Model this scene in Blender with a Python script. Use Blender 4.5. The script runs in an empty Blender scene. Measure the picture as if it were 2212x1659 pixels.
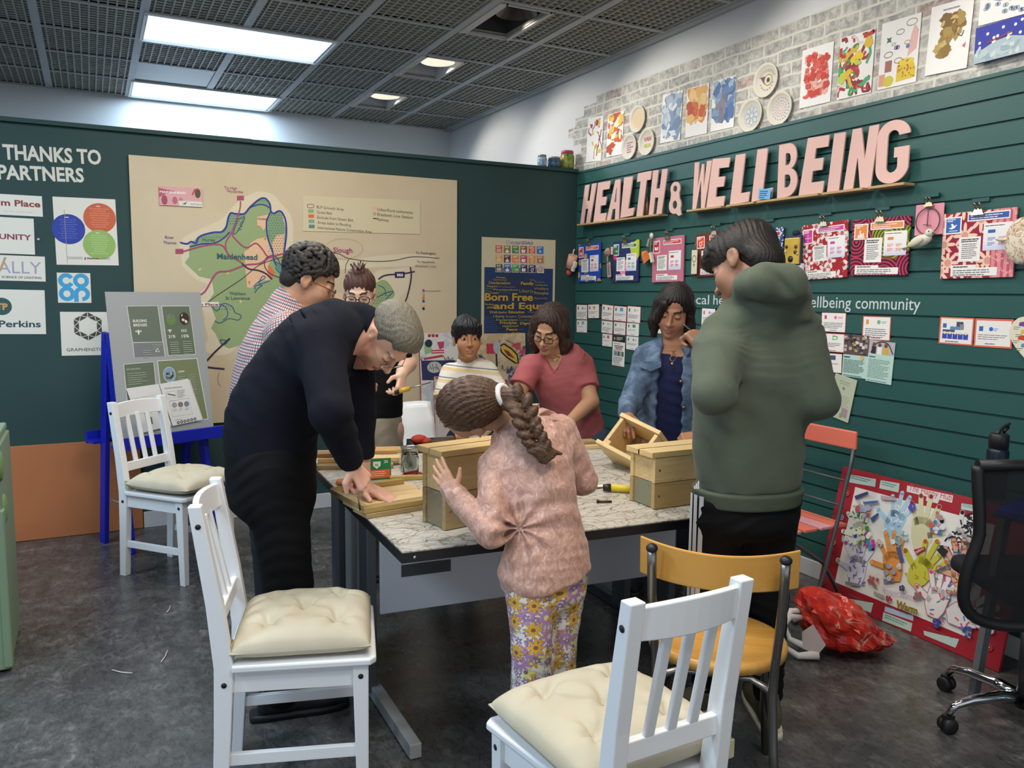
import bpy,bmesh,math,random
import numpy as np
from mathutils import Matrix,Vector,Euler,Quaternion
SC=bpy.context.scene
COL=SC.collection
PI=math.pi
# camera, world, lights
IW,IH=2212,1659
FPX,TH,PT,RO=1762.79,0.4753,0.1126,0.0110
CAM=np.array([-3.3352,-5.4328,1.48])
_F=np.array([math.sin(TH)*math.cos(PT),math.cos(TH)*math.cos(PT),-math.sin(PT)])
_R=np.array([math.cos(TH),-math.sin(TH),0.])
_U=np.cross(_R,_F)
CR=_R*math.cos(RO)+_U*math.sin(RO)
CU=-_R*math.sin(RO)+_U*math.cos(RO)
CF=_F
cam=bpy.data.cameras.new('camera'); camo=bpy.data.objects.new('camera',cam); COL.objects.link(camo)
cam.sensor_fit='HORIZONTAL'; cam.sensor_width=36; cam.lens=FPX/IW*36; cam.clip_start=.05
camo.matrix_world=Matrix(((CR[0],CU[0],-CF[0],CAM[0]),(CR[1],CU[1],-CF[1],CAM[1]),(CR[2],CU[2],-CF[2],CAM[2]),(0,0,0,1)))
SC.camera=camo
SC.view_settings.view_transform='Standard'; SC.view_settings.look='None'
SC.view_settings.gamma=1; SC.view_settings.use_curve_mapping=False
SC.view_settings.exposure=-0.22
w=bpy.data.worlds.new('world'); SC.world=w; w.use_nodes=True
w.node_tree.nodes['Background'].inputs[0].default_value=(.84,.92,1,1)
w.node_tree.nodes['Background'].inputs[1].default_value=1.0
CEIL=3.112
def area(name,loc,size,power,col,rot=(0,0,0)):
 l=bpy.data.lights.new(name,'AREA'); l.shape='RECTANGLE'; l.size,l.size_y=size; l.energy=power; l.color=col
 o=bpy.data.objects.new(name,l); o.location=loc; o.rotation_euler=rot; COL.objects.link(o); return o
def spot(name,loc,to,power,col,ang=100,blend=.7,rad=.04):
 l=bpy.data.lights.new(name,'SPOT'); l.energy=power; l.color=col; l.spot_size=math.radians(ang); l.spot_blend=blend; l.shadow_soft_size=rad
 o=bpy.data.objects.new(name,l); o.location=loc
 o.rotation_euler=(Vector(to)-Vector(loc)).to_track_quat('-Z','Y').to_euler(); COL.objects.link(o); return o
COOL=(.60,.80,1.0); NEUT=(1,.93,.83)
for y in(.407,2.21):area('area_lamp',(-2.393,y,CEIL-.02),(1.1,.54),30,COOL)
for x,y,e,c in((-2.393,-1.40,40,NEUT),(-2.393,-3.21,44,NEUT),(-2.393,-5.0,50,NEUT),(-5.3,-1.4,60,COOL),(-5.3,-3.2,75,COOL),(-5.3,-5.0,60,COOL),(-5.3,.4,22,COOL)):  # unseen lamps added to fill from the camera side and cool the left floor
 area('area_lamp',(x,y,CEIL-.02),(1.1,.54),e,c)
for y,e in((1.63,38),(.45,38),(-.75,40),(-2.1,40),(-3.4,40)):
 spot('downlight_lamp',(-1.0,y,CEIL-.015),(-.05,y-.35,2.0),e,(1,.93,.82),105,.55)
 # geometry of the view (places on real planes)
def ray(px,py):
 return CF+CR*((px-IW/2)/FPX)-CU*((py-IH/2)/FPX)
def onplane(px,py,axis,v):
 d=ray(px,py); t=(v-CAM[axis])/d[axis]; return CAM+t*d
def at(px,py,dep):
 return CAM+ray(px,py)*dep
def floorp(px,py,z=0.):return onplane(px,py,2,z)
def wr(px,py):p=onplane(px,py,0,0.); return p[1],p[2]
def wb(px,py,y=0.):p=onplane(px,py,1,y); return p[0],p[2]
def V(*a):return np.array(a,float)
def nrm(v):v=np.asarray(v,float); return v/np.linalg.norm(v)
# materials
def lin(h):
 if isinstance(h,str):
  h=h.lstrip('#'); c=[int(h[i:i+2],16)/255 for i in(0,2,4)]
  return tuple(x/12.92 if x<=.04045 else((x+.055)/1.055)**2.4 for x in c)
 return tuple(h)
_M={}
def mat(col,rough=.6,metal=0.,name=None,**kw):
 key=(str(col),rough,metal,name,tuple(sorted(kw.items())))
 if key in _M:return _M[key]
 m=bpy.data.materials.new(name or 'paint_'+str(col).strip('#')); m.use_nodes=True
 b=m.node_tree.nodes['Principled BSDF']
 b.inputs['Base Color'].default_value=(*lin(col),1); b.inputs['Roughness'].default_value=rough; b.inputs['Metallic'].default_value=metal
 for k,v in kw.items():
  b.inputs[k].default_value=v
 m.diffuse_color=(*lin(col),1)
 _M[key]=m; return m
class NT:
 """small node-graph helper"""
 def __init__(s,name,rough=.6,metal=0.):
  s.m=bpy.data.materials.new(name); s.m.use_nodes=True; s.t=s.m.node_tree; s.b=s.t.nodes['Principled BSDF']
  s.b.inputs['Roughness'].default_value=rough; s.b.inputs['Metallic'].default_value=metal
 def n(s,typ,**kw):
  x=s.t.nodes.new('ShaderNode'+typ)
  for k,v in kw.items():
   if k.startswith('i_'):
    key=k[2:]; key=int(key)if key.isdigit()else key.replace('_',' '); s.put(x.inputs[key],v)
   else:setattr(x,k,v)
  return x
 def put(s,inp,v):
  if isinstance(v,bpy.types.NodeSocket):s.t.links.new(v,inp)
  elif isinstance(v,str):inp.default_value=(*lin(v),1)
  elif isinstance(v,(tuple,list))and len(v)==3 and inp.type=='RGBA':inp.default_value=(*v,1)
  else:inp.default_value=v
 def coord(s,which='Object'):return s.n('TexCoord').outputs[which]
 def mp(s,vec,scale=(1,1,1),rot=(0,0,0),loc=(0,0,0)):
  x=s.n('Mapping'); s.put(x.inputs[0],vec); x.inputs['Scale'].default_value=scale; x.inputs['Rotation'].default_value=rot; x.inputs['Location'].default_value=loc; return x.outputs[0]
 def noise(s,vec,scale=5,detail=4,rough=.55,dist=0):
  x=s.n('TexNoise'); s.put(x.inputs['Vector'],vec); x.inputs['Scale'].default_value=scale; x.inputs['Detail'].default_value=detail; x.inputs['Roughness'].default_value=rough; x.inputs['Distortion'].default_value=dist; return x.outputs['Fac']
 def ramp(s,fac,stops,interp='LINEAR'):
  x=s.n('ValToRGB'); s.put(x.inputs[0],fac); r=x.color_ramp; r.interpolation=interp
  while len(r.elements)<len(stops):r.elements.new(.5)
  for e,(p,c)in zip(r.elements,stops):e.position=p; e.color=(*lin(c),1)
  return x.outputs[0]
 def mix(s,fac,a,b,mode='MIX'):
  x=s.n('Mix',data_type='RGBA',blend_type=mode); s.put(x.inputs[0],fac); s.put(x.inputs[6],a); s.put(x.inputs[7],b); return x.outputs[2]
 def math(s,op,a,b=0.,c=0.):
  x=s.n('Math',operation=op); s.put(x.inputs[0],a); s.put(x.inputs[1],b)
  if len(x.inputs)>2:s.put(x.inputs[2],c)
  return x.outputs[0]
 def color(s,v):s.put(s.b.inputs['Base Color'],v); return s
 def bump(s,h,strength=.3,dist=.005):
  x=s.n('Bump'); s.put(x.inputs['Height'],h); x.inputs['Strength'].default_value=strength; x.inputs['Distance'].default_value=dist
  s.put(s.b.inputs['Normal'],x.outputs[0]); return s
  # objects
def ID():return Matrix.Identity(4)
def frame(o,x,y,z):
 return Matrix(((x[0],y[0],z[0],o[0]),(x[1],y[1],z[1],o[1]),(x[2],y[2],z[2],o[2]),(0,0,0,1)))
def tag(o,label=None,cat=None,group=None,kind=None):
 if label:o['label']=label
 if cat:o['category']=cat
 if group:o['group']=group
 if kind:o['kind']=kind
 return o
def thing(name,label,cat,loc=(0,0,0),rz=0.,group=None,M=None):
 o=bpy.data.objects.new(name,None); COL.objects.link(o); o.empty_display_size=.05
 if M is not None:o.matrix_world=M
 else:o.location=loc; o.rotation_euler=(0,0,rz)
 return tag(o,label,cat,group)
class MB:
 """collects shapes into one mesh"""
 def __init__(s):s.v=[]; s.f=[]; s.mi=[]; s.mats=[]; s.sm=[]; s.M=ID()
 def mid(s,m):
  if m is None:m=s.mats[0]if s.mats else mat('#888888')
  for i,x in enumerate(s.mats):
   if x==m:return i
  s.mats.append(m); return len(s.mats)-1
 def add(s,vs,fs,m=None,smooth=False,M=None):
  k=s.mid(m); b=len(s.v); T=s.M if M is None else s.M@M
  for p in vs:s.v.append((T@Vector(p))[:])
  for f in fs:s.f.append([b+i for i in f]); s.mi.append(k); s.sm.append(smooth)
  return s
 def box(s,c,d,m=None,M=None):
  x,y,z=d[0]/2,d[1]/2,d[2]/2
  vs=[(c[0]+i*x,c[1]+j*y,c[2]+k*z)for i in(-1,1)for j in(-1,1)for k in(-1,1)]
  return s.add(vs,[(0,1,3,2),(4,6,7,5),(0,4,5,1),(2,3,7,6),(0,2,6,4),(1,5,7,3)],m,False,M)
 def hexa(s,b4,t4,m=None):
  return s.add(list(b4)+list(t4),[(3,2,1,0),(4,5,6,7),(0,1,5,4),(1,2,6,5),(2,3,7,6),(3,0,4,7)],m)
 def bar(s,a,b,wx,wy,m=None,up=(0,0,1)):
  a,b=Vector(a),Vector(b); z=(b-a).normalized(); u=Vector(up)
  if abs(z.dot(u))>.98:u=Vector((1,0,0))
  x=u.cross(z).normalized(); y=z.cross(x)
  def q(p):return[p+x*(i*wx/2)+y*(j*wy/2)for i,j in((-1,-1),(1,-1),(1,1),(-1,1))]
  return s.hexa(q(a),q(b),m)
 def prism(s,poly,z0,z1,m=None,M=None,smooth=False):
  n=len(poly); vs=[(p[0],p[1],z0)for p in poly]+[(p[0],p[1],z1)for p in poly]
  fs=[tuple(range(n-1,-1,-1)),tuple(range(n,2*n))]
  s.add(vs,fs,m,False,M)
  k=len(s.v)-2*n; mi=s.mid(m)
  for i in range(n):j=(i+1)%n; s.f.append([k+i,k+j,k+n+j,k+n+i]); s.mi.append(mi); s.sm.append(smooth)
  return s
 def tube(s,path,r,m=None,n=12,caps=True,smooth=True):
  P=[Vector(p)for p in path]; R=r if isinstance(r,(list,tuple))else[r]*len(P)
  vs=[]; up=None
  for i,p in enumerate(P):
   t=((P[min(i+1,len(P)-1)]-P[max(i-1,0)])).normalized()
   if up is None:
    up=Vector((0,0,1))if abs(t.z)<.9 else Vector((1,0,0))
   x=(up-t*up.dot(t)).normalized(); up=x; y=t.cross(x)
   for k in range(n):a=2*PI*k/n; vs.append(p+x*(R[i]*math.cos(a))+y*(R[i]*math.sin(a)))
  fs=[]
  for i in range(len(P)-1):
   for k in range(n):j=(k+1)%n; fs.append((i*n+k,i*n+j,(i+1)*n+j,(i+1)*n+k))
  s.add(vs,fs,m,smooth)
  if caps:s.add(vs[:n],[tuple(range(n-1,-1,-1))],m); s.add(vs[-n:],[tuple(range(n))],m)
  return s
 def lathe(s,prof,m=None,n=24,M=None,smooth=True):
  vs=[(r*math.cos(2*PI*k/n),r*math.sin(2*PI*k/n),z)for r,z in prof for k in range(n)]
  fs=[(i*n+k,i*n+(k+1)%n,(i+1)*n+(k+1)%n,(i+1)*n+k)for i in range(len(prof)-1)for k in range(n)]
  return s.add(vs,fs,m,smooth,M)
 def ball(s,c,r,m=None,n=14,k=8,M=None):
  r=r if isinstance(r,(tuple,list))else(r,r,r)
  vs=[]; fs=[]
  for i in range(k+1):
   a=PI*i/k
   for j in range(n):b=2*PI*j/n; vs.append((c[0]+r[0]*math.sin(a)*math.cos(b),c[1]+r[1]*math.sin(a)*math.sin(b),c[2]+r[2]*math.cos(a)))
  for i in range(k):
   for j in range(n):fs.append((i*n+j,(i+1)*n+j,(i+1)*n+(j+1)%n,i*n+(j+1)%n))
  return s.add(vs,fs,m,True,M)
 def build(s,name,parent=None,m=None,bevel=0,seg=2,M=None,sub=0):
  me=bpy.data.meshes.new(name)
  me.from_pydata(s.v,[],s.f)
  for x in(s.mats or[m or mat('#888888')]):me.materials.append(x)
  me.polygons.foreach_set('material_index',s.mi); me.polygons.foreach_set('use_smooth',s.sm); me.update()
  bm=bmesh.new(); bm.from_mesh(me); bmesh.ops.remove_doubles(bm,verts=bm.verts,dist=1e-6)if len(s.v)<4000 and not getattr(s,'nomerge',0)else None
  if not getattr(s,'nomerge',0):bmesh.ops.recalc_face_normals(bm,faces=bm.faces)
  bm.to_mesh(me); bm.free()
  o=bpy.data.objects.new(name,me); COL.objects.link(o)
  if parent:o.parent=parent
  if M is not None:o.matrix_world=M
  if bevel:
   b=o.modifiers.new('edge','BEVEL'); b.width=bevel; b.segments=seg; b.limit_method='ANGLE'; b.angle_limit=math.radians(40)
  if sub:
   b=o.modifiers.new('soft','SUBSURF'); b.levels=sub; b.render_levels=sub
  return o
def struct(o):o['kind']='structure'; return o
def dup(root,group=None):
 r=root.copy(); COL.objects.link(r)
 for ch in list(root.children):
  c=ch.copy(); COL.objects.link(c); c.parent=r
  for g in ch.children:d=g.copy(); COL.objects.link(d); d.parent=c
 return r
 # flat printed sheets, boards and lettering
_T={}
def glyphs(s,bold=0.,shear=0.,spacing=1.):
 k=(s,bold,shear,spacing)
 if k not in _T:
  c=bpy.data.curves.new('t','FONT'); c.body=s; c.size=1; c.offset=bold; c.shear=shear; c.space_character=spacing; c.resolution_u=3
  o=bpy.data.objects.new('t',c); COL.objects.link(o)
  me=o.to_mesh(); vs=[(v.co.x,v.co.y)for v in me.vertices]; fs=[tuple(p.vertices)for p in me.polygons]
  o.to_mesh_clear(); bpy.data.objects.remove(o); bpy.data.curves.remove(c)
  if not vs:vs=[(0,0)]; fs=[]
  _T[k]=(vs,fs,min(v[0]for v in vs),max(v[0]for v in vs))
 return _T[k]
class Sheet(MB):
 """x to the right, y up, z out of the sheet; origin at the sheet's centre"""
 def __init__(s,w,h,col='#f2f0ea',thick=.0008,edge=None,rough=.6,outline=None,m=None):
  super().__init__(); s.w,s.h,s.z=w,h,thick; s.rough=rough; s.nomerge=1
  m=m or mat(col,rough); e=mat(edge,rough)if edge else m
  P=outline or[(-w/2,-h/2),(w/2,-h/2),(w/2,h/2),(-w/2,h/2)]
  n=len(P)
  s.add([(p[0],p[1],thick)for p in P],[tuple(range(n))],m)
  s.add([(p[0],p[1],0)for p in P],[tuple(range(n-1,-1,-1))],e)
  s.add([(p[0],p[1],z)for z in(0,thick)for p in P],[(i,(i+1)%n,n+(i+1)%n,n+i)for i in range(n)],e)
 def up(s):s.z+=.00004; return s.z
 def c(s,col):return col if isinstance(col,bpy.types.Material)else mat(col,s.rough)
 def poly(s,P,col,z=None):
  z=z or s.up(); a=sum(P[i][0]*P[(i+1)%len(P)][1]-P[(i+1)%len(P)][0]*P[i][1]for i in range(len(P)))
  P=P if a>0 else P[::-1]
  s.add([(p[0],p[1],z)for p in P],[tuple(range(len(P)))],s.c(col)); return s
 def rect(s,x,y,w,h,col,z=None):
  return s.poly([(x,y),(x+w,y),(x+w,y+h),(x,y+h)],col,z)
 def disc(s,x,y,r,col,n=24,ry=None,z=None,rot=0):
  ry=ry or r; c0,s0=math.cos(rot),math.sin(rot)
  return s.poly([(x+r*math.cos(2*PI*i/n)*c0-ry*math.sin(2*PI*i/n)*s0,y+r*math.cos(2*PI*i/n)*s0+ry*math.sin(2*PI*i/n)*c0)for i in range(n)],col,z)
 def ring(s,x,y,r,wd,col,n=24,ry=None):
  ry=ry or r; pts=[(x+r*math.cos(2*PI*i/n),y+ry*math.sin(2*PI*i/n))for i in range(n+1)]
  return s.line(pts,wd,col)
 def line(s,pts,wd,col,z=None,dots=None):
  z=z or s.up(); m=s.c(col); pts=[Vector((p[0],p[1]))for p in pts]
  if dots:
   out=[]; acc=0.
   for a,b in zip(pts[:-1],pts[1:]):
    L=(b-a).length; t=dots-acc if acc else 0
    while t<L:s.disc(*(a+(b-a)*(t/L)),wd,col,6,z=z); t+=dots
    acc=L-(t-dots)
   return s
  L=[]; Rr=[]
  for i,p in enumerate(pts):
   d=(pts[min(i+1,len(pts)-1)]-pts[max(i-1,0)]); d=d.normalized()if d.length>1e-9 else Vector((1,0)); nn=Vector((-d.y,d.x))*(wd/2)
   L.append(p+nn); Rr.append(p-nn)
  k=len(pts)
  s.add([(p.x,p.y,z)for p in L+Rr],[(k+i,k+i+1,i+1,i)for i in range(k-1)],m); return s
 def text(s,t,x,y,h,col,bold=0.,align='l',fit=None,shear=0.,rot=0.,z=None,spacing=1.):
  vs,fs,x0,x1=glyphs(t,bold,shear,spacing); k=h/.727; sx=k
  if fit:sx=fit/max(1e-6,(x1-x0))
  off={'l':-x0,'c':-(x0+x1)/2,'r':-x1}[align]
  z=z or s.up(); c0,s0=math.cos(rot),math.sin(rot)
  pts=[((p[0]+off)*sx,p[1]*k)for p in vs]
  s.add([(x+a*c0-b*s0,y+a*s0+b*c0,z)for a,b in pts],fs,s.c(col)); return s
 def tlines(s,x,y,w,n,pitch,col='#6a6a70',th=None,seed=1,center=False):
  """small print too fine to read: n lines of word-long dashes, the first at y, going down"""
  r=random.Random(seed); z=s.up(); th=th or pitch*.42
  for i in range(n):
   ww=w*(r.uniform(.55,.98)if i%4==3 or i==n-1 else r.uniform(.88,1)); xx=x+(w-ww)/2 if center else x; e=xx+ww
   while xx<e-w*.02:
    q=min(w*r.uniform(.06,.2),e-xx); s.rect(xx,y-i*pitch-th,q,th,col,z); xx+=q+w*.018
  return s
def RW(y,z,x=0.,tilt=0.):
 """placing matrix on the slat wall (faces -x)"""
 return Matrix.Translation((x,y,z))@frame((0,0,0),(0,-1,0),(0,0,1),(-1,0,0))@Matrix.Rotation(tilt,4,'Z')
def BW(x,z,y=0.,tilt=0.):
 """placing matrix on the green back partition (faces -y)"""
 return Matrix.Translation((x,y,z))@frame((0,0,0),(1,0,0),(0,0,1),(0,-1,0))@Matrix.Rotation(tilt,4,'Z')
def quadR(q):
 """(centre y, z, width, height, tilt) of a sheet whose corners TL TR BR BL show at pixels q on the slat wall"""
 P=[wr(*p)for p in q]; P=[(-a,b)for a,b in P]
 return _quad(P)
def quadB(q,y=0.):
 return _quad([wb(*p,y)for p in q])
def _quad(P):
 P=[Vector(p)for p in P]; c=(P[0]+P[1]+P[2]+P[3])/4
 wv=(P[1]-P[0]+P[2]-P[3])/2; hv=(P[0]-P[3]+P[1]-P[2])/2
 a=math.atan2(wv.y,wv.x); b=math.atan2(hv.y,hv.x)-PI/2
 return c.x,c.y,wv.length,hv.length,(a+b)/2
 # the room
def m_floor():
 g=NT('dark_mottled_vinyl',.34); p=g.coord()
 a=g.noise(g.mp(p,(1,1,1)),6.5,8,.75,.6); b=g.noise(g.mp(p,(1.6,.8,1),(0,0,.5)),24,6,.75,1.2)
 f=g.math('ADD',g.math('MULTIPLY',a,.55),g.math('MULTIPLY',b,.45))
 g.color(g.ramp(f,[(.36,'#2f2e2e'),(.47,'#444342'),(.55,'#585756'),(.66,'#838281')]))
 g.put(g.b.inputs['Roughness'],g.math('ADD',g.math('MULTIPLY',b,.3),.14))
 return g.bump(b,.10,.004).m
def m_green(name,c1,c2,rough=.55):
 g=NT(name,rough); p=g.coord()
 f=g.noise(p,1.6,5,.6); h=g.noise(p,140,2,.5)
 g.color(g.ramp(f,[(.3,c1),(.7,c2)])); return g.bump(h,.12,.002).m
def m_bricks():
 g=NT('brick_pattern_wallpaper',.7); p=g.coord(); sp=g.n('SeparateXYZ'); g.put(sp.inputs[0],p)
 cb=g.n('CombineXYZ'); wob=g.noise(p,6,3,.5)
 g.put(cb.inputs[0],g.math('ADD',sp.outputs[1],g.math('MULTIPLY',wob,.03))); g.put(cb.inputs[1],g.math('ADD',sp.outputs[2],g.math('MULTIPLY',g.noise(p,9,3,.5),.022)))
 b=g.n('TexBrick'); g.put(b.inputs['Vector'],cb.outputs[0])
 b.inputs['Scale'].default_value=1; b.inputs['Brick Width'].default_value=.21; b.inputs['Row Height'].default_value=.068
 b.inputs['Mortar Size'].default_value=.007; b.inputs['Mortar Smooth'].default_value=.35; b.inputs['Bias'].default_value=0
 b.inputs['Color1'].default_value=(.0,.0,.0,1); b.inputs['Color2'].default_value=(1,1,1,1)
 sep=g.n('SeparateColor'); g.put(sep.inputs[0],b.outputs['Color'])
 tone=g.ramp(sep.outputs[0],[(.0,'#c9c7c0'),(.35,'#aeada8'),(.62,'#bdbbb5'),(.80,'#8f908e'),(.90,'#b39088'),(1.,'#a87c72')])
 gr=g.noise(p,26,6,.7,.4); tone=g.mix(g.ramp(gr,[(.38,'#000000'),(.62,'#ffffff')]),g.mix(.55,tone,'#77787a'),g.mix(.45,tone,'#e6e3d9'))
 g.color(g.mix(b.outputs['Fac'],tone,'#d6d3c8')); return g.m
M_SLAT=m_green('teal_slat_paint','#2a5552','#2e5a56',.38)
M_PART=m_green('dark_green_panel_paint','#223f3e','#264342',.7)
M_WHITE=m_green('white_wall_paint','#d9dadb','#dedfe0',.8)
M_DARK=mat('#0d0d0f',.9,name='dark_void')
b=MB(); b.add([(-8,-8,0),(.1,-8,0),(.1,2.6,0),(-8,2.6,0)],[(0,1,2,3)],m_floor()); b.box((-3.95,-2.7,-.05),(8.1,10.6,.098),M_DARK); struct(b.build('floor'))
b=MB(); b.box((-4,2.6,1.8),(8.2,.1,3.6),M_WHITE); struct(b.build('wall_back'))
b=MB(); b.box((-7.6,-2.7,1.8),(.1,10.6,3.6),M_WHITE); struct(b.build('wall_left'))
b=MB(); b.box((.06,-2.7,1.8),(.08,10.6,3.6),M_WHITE); struct(b.build('wall_right'))
b=MB(); b.box((-3.8,.06,1.193),(7.6,.12,2.386),M_PART)
b.box((-5.0,.052,2.399),(5.2,.15,.026),M_PART); b.box((-1.2,.052,2.397),(2.4,.146,.026),M_PART)
struct(b.build('wall_partition',bevel=.003))
b=MB(); b.box((-1.55,-.008,.05),(3.1,.016,.10),mat('#c9cacb',.5)); struct(b.build('baseboard_back',bevel=.003))
b=MB(); prof=[(.0,.085)]
zs=sorted(2.3887-.1*n for n in range(1,23))
for z in zs:
 prof+=[(0,z-.0055),(.013,z-.0055),(.013,z+.0055),(.0005,z+.0055)]
prof+=[(0,2.368),(.003,2.370),(.003,2.374),(-.004,2.376),(-.004,2.392),(.05,2.392)]
n=len(prof); vs=[(x,y,z)for y in(-7.,0.)for x,z in prof]
b.add(vs,[(i,i+1,n+i+1,n+i)for i in range(n-1)],M_SLAT)
struct(b.build('wall_slats'))
b=MB(); b.box((-.006,-3.5,.045),(.014,7.,.09),mat('#d4d4d2',.45)); struct(b.build('baseboard_right',bevel=.003))
P=[(-7,2.392),(.12,2.392),(.12,2.46),(.06,2.46),(.06,2.53),(-.02,2.53),(-.02,2.60),(.10,2.60),(.10,2.665),(.17,2.665),(.17,2.735),(.07,2.735),(.07,2.80),(-.05,2.80),(-.05,2.865),(-.22,2.865),(-.22,2.915),(-7,2.912)]
b=MB(); b.nomerge=1
b.add([(.0185,y,z)for y,z in P],[tuple(range(len(P)))],m_bricks()); struct(b.build('wall_wallpaper'))
XK=[-1.805+.588*k for k in range(-9,4)]; XK[-1]=-.035; YK=[.107+.602*k for k in range(-4,5)]
M_BAR=mat('#a9abad',.5,name='ceiling_bar_paint'); M_CELL=mat('#98968c',.55,name='ceiling_cell_metal')
LIGHTS=[(-2.393,.407),(-2.393,2.21)]; SPOTS=[(-1.022,1.63),(-1.022,.43),(-1.0,-.77)]
b=MB(); b.nomerge=1
for x in XK:
 segs=[(-2.4,2.55)]
 if abs(x+2.393)<.01:segs=[(-2.4,.107),(.709,1.913),(2.515,2.55)]
 for y0,y1 in segs:b.box((x,(y0+y1)/2,CEIL+.008),(.05,y1-y0,.016),M_BAR)
for y in YK:
 for i in range(len(XK)-1):
  b.box(((XK[i]+XK[i+1])/2,y,CEIL+.008),(XK[i+1]-XK[i]-.05,.022,.015),M_BAR)
for x,y in[(-.02,.07)]:b.box((x,.1,CEIL+.004),(.04,5.,.03),M_BAR)
struct(b.build('trim_1'))
b=MB(); b.nomerge=1
for i in range(len(XK)-1):
 for y0 in YK+[2.515]:
  x0,x1,y1=XK[i],XK[i+1],min(y0+.602,2.545)
  if y0>=2.5:y0=2.515
  if y1-y0<.02:continue
  cx,cy=(x0+x1)/2,(y0+y1)/2
  if any(abs(cx-lx)<.6 and abs(cy-ly)<.2 for lx,ly in LIGHTS):continue
  if abs(cx+2.69)<.05 and abs(cy-1.61)<.1:continue
  xs=x0
  if any(abs(cy-sy)<.3 and x0<sx<x1 for sx,sy in SPOTS):xs=-.865
  k=max(1,round((x1-xs)/.05));
  for j in range(k+1):b.box((xs+(x1-xs)*j/k,cy,CEIL+.016),(.010,y1-y0,.024),M_CELL)
  k=max(1,round((y1-y0)/.05))
  for j in range(k+1):b.box(((xs+x1)/2,y0+(y1-y0)*j/k,CEIL+.020),(x1-xs,.022,.016),M_CELL)
b.box((-3.9,-5.3,CEIL+.02),(7.8,5.8,.02),M_BAR)
b.box((-3.95,.2,3.62),(8.1,5.4,.02),mat('#23262a',.9))
for x,y,z,l in((-2.6,1.55,3.34,.9),(-2.9,1.7,3.30,.7)):b.tube([(x-l,y,z),(x+l,y+.05,z)],.07,mat('#5a5c60',.6))
struct(b.build('ceiling'))
LB=['long bluish white ceiling light panel, the nearer and larger looking of two','long bluish white ceiling light panel close above the green partition']
for(x,y),lb in zip(LIGHTS,LB):
 t=thing('ceiling_light',lb,'light',(x,y,CEIL),0,'ceiling light panels')
 f=MB();
 for c,d in(((0,.295,.0),(1.17,.014,.02)),((0,-.295,0),(1.17,.014,.02)),((.58,0,0),(.014,.6,.02)),((-.58,0,0),(.014,.6,.02))):f.box(c,d,mat('#e8eaec',.4))
 f.build('frame',t)
 e=NT('lit_diffuser'); e.put(e.b.inputs['Emission Color'],(.62,.82,1.)); e.b.inputs['Emission Strength'].default_value=2.2; e.color('#e8f0ff')
 MB().box((0,0,.012),(1.15,.58,.01),e.m).build('diffuser',t)
for i,(x,y)in enumerate(SPOTS):
 t=thing('recessed_downlight',['square recessed downlight with lit reflector, farthest along the ceiling','square recessed downlight with lit reflector, middle of three','dark square recessed downlight with coloured reflections, nearest of three'][i],'light',(x,y,CEIL),0,'square downlights in the ceiling')
 f=MB()
 for c,d in(((-.165,0,.002),(.05,.6,.012)),((.15,0,.002),(.022,.6,.012)),((0,.293,.002),(.3,.014,.012)),((0,-.293,.002),(.3,.014,.012))):f.box(c,d,mat('#b9b2a8',.4))
 f.build('frame',t)
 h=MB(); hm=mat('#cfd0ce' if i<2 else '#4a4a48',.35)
 for c,d in(((-.145,0,.07),(.008,.58,.13)),((.145,0,.07),(.008,.58,.13)),((0,.288,.07),(.29,.008,.13)),((0,-.288,.07),(.29,.008,.13)),((0,0,.138),(.29,.58,.006))):h.box(c,d,hm)
 h.build('housing',t)
 r=MB(); M=Matrix.Translation((0,-.13,.12))@Matrix.Diagonal((1,1,-1,1))
 if i<2:em=NT('lit_reflector',.3); em.color('#fff6e0'); em.put(em.b.inputs['Emission Color'],(1.,.94,.78)); em.b.inputs['Emission Strength'].default_value=.75; rm=em.m
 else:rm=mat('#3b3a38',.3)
 r.lathe([(.02,.0),(.05,.02),(.09,.06),(.125,.10)],rm,24,M); r.build('reflector',t)
 if i<2:
  g=NT('blue_glass',.1); g.color(g.ramp(g.noise(g.coord(),9,4,.6,1),[(.4,'#8fb2d4'),(.55,'#3d6fb8'),(.65,'#dfe8f0')]))
 else:
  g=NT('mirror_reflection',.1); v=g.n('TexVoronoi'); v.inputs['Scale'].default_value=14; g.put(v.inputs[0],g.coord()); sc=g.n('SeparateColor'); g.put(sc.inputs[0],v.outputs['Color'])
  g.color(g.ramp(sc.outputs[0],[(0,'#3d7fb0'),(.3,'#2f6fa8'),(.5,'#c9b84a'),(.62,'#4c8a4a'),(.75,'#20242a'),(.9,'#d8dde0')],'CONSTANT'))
 MB().box((0,.14,.06),(.27,.27,.006),g.m,Matrix.Rotation(.25,4,'X')).build('lens',t)
t=MB(); t.box((-3.465,-.010,.283),(.72,.016,.562),m_green('orange_board','#b56d40','#bb7346',.6))
tag(t.build('board',bevel=.002),'plain orange board standing on floor against the green partition','board')
# lettering and sheets on the walls
def put(s,name,label,cat,M,group=None,parent=None):
 o=s.build(name,parent)
 if parent is None:o.matrix_world=M
 else:o.matrix_local=M
 return tag(o,label,cat,group)
def sheetR(q,name,label,cat,draw=None,group=None,off=.001,**kw):
 a,z,w,h,t=quadR(q); s=Sheet(w,h,**kw)
 if draw:draw(s,w,h)
 return put(s,name,label,cat,RW(-a,z,-off,t),group)
def sheetB(q,name,label,cat,draw=None,group=None,off=.001,**kw):
 x,z,w,h,t=quadB(q,-off); s=Sheet(w,h,**kw)
 if draw:draw(s,w,h)
 return put(s,name,label,cat,BW(x,z,-off,t),group)
class Letters(Sheet):
 def __init__(s):MB.__init__(s); s.z=.0008; s.rough=.6; s.nomerge=1
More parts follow.
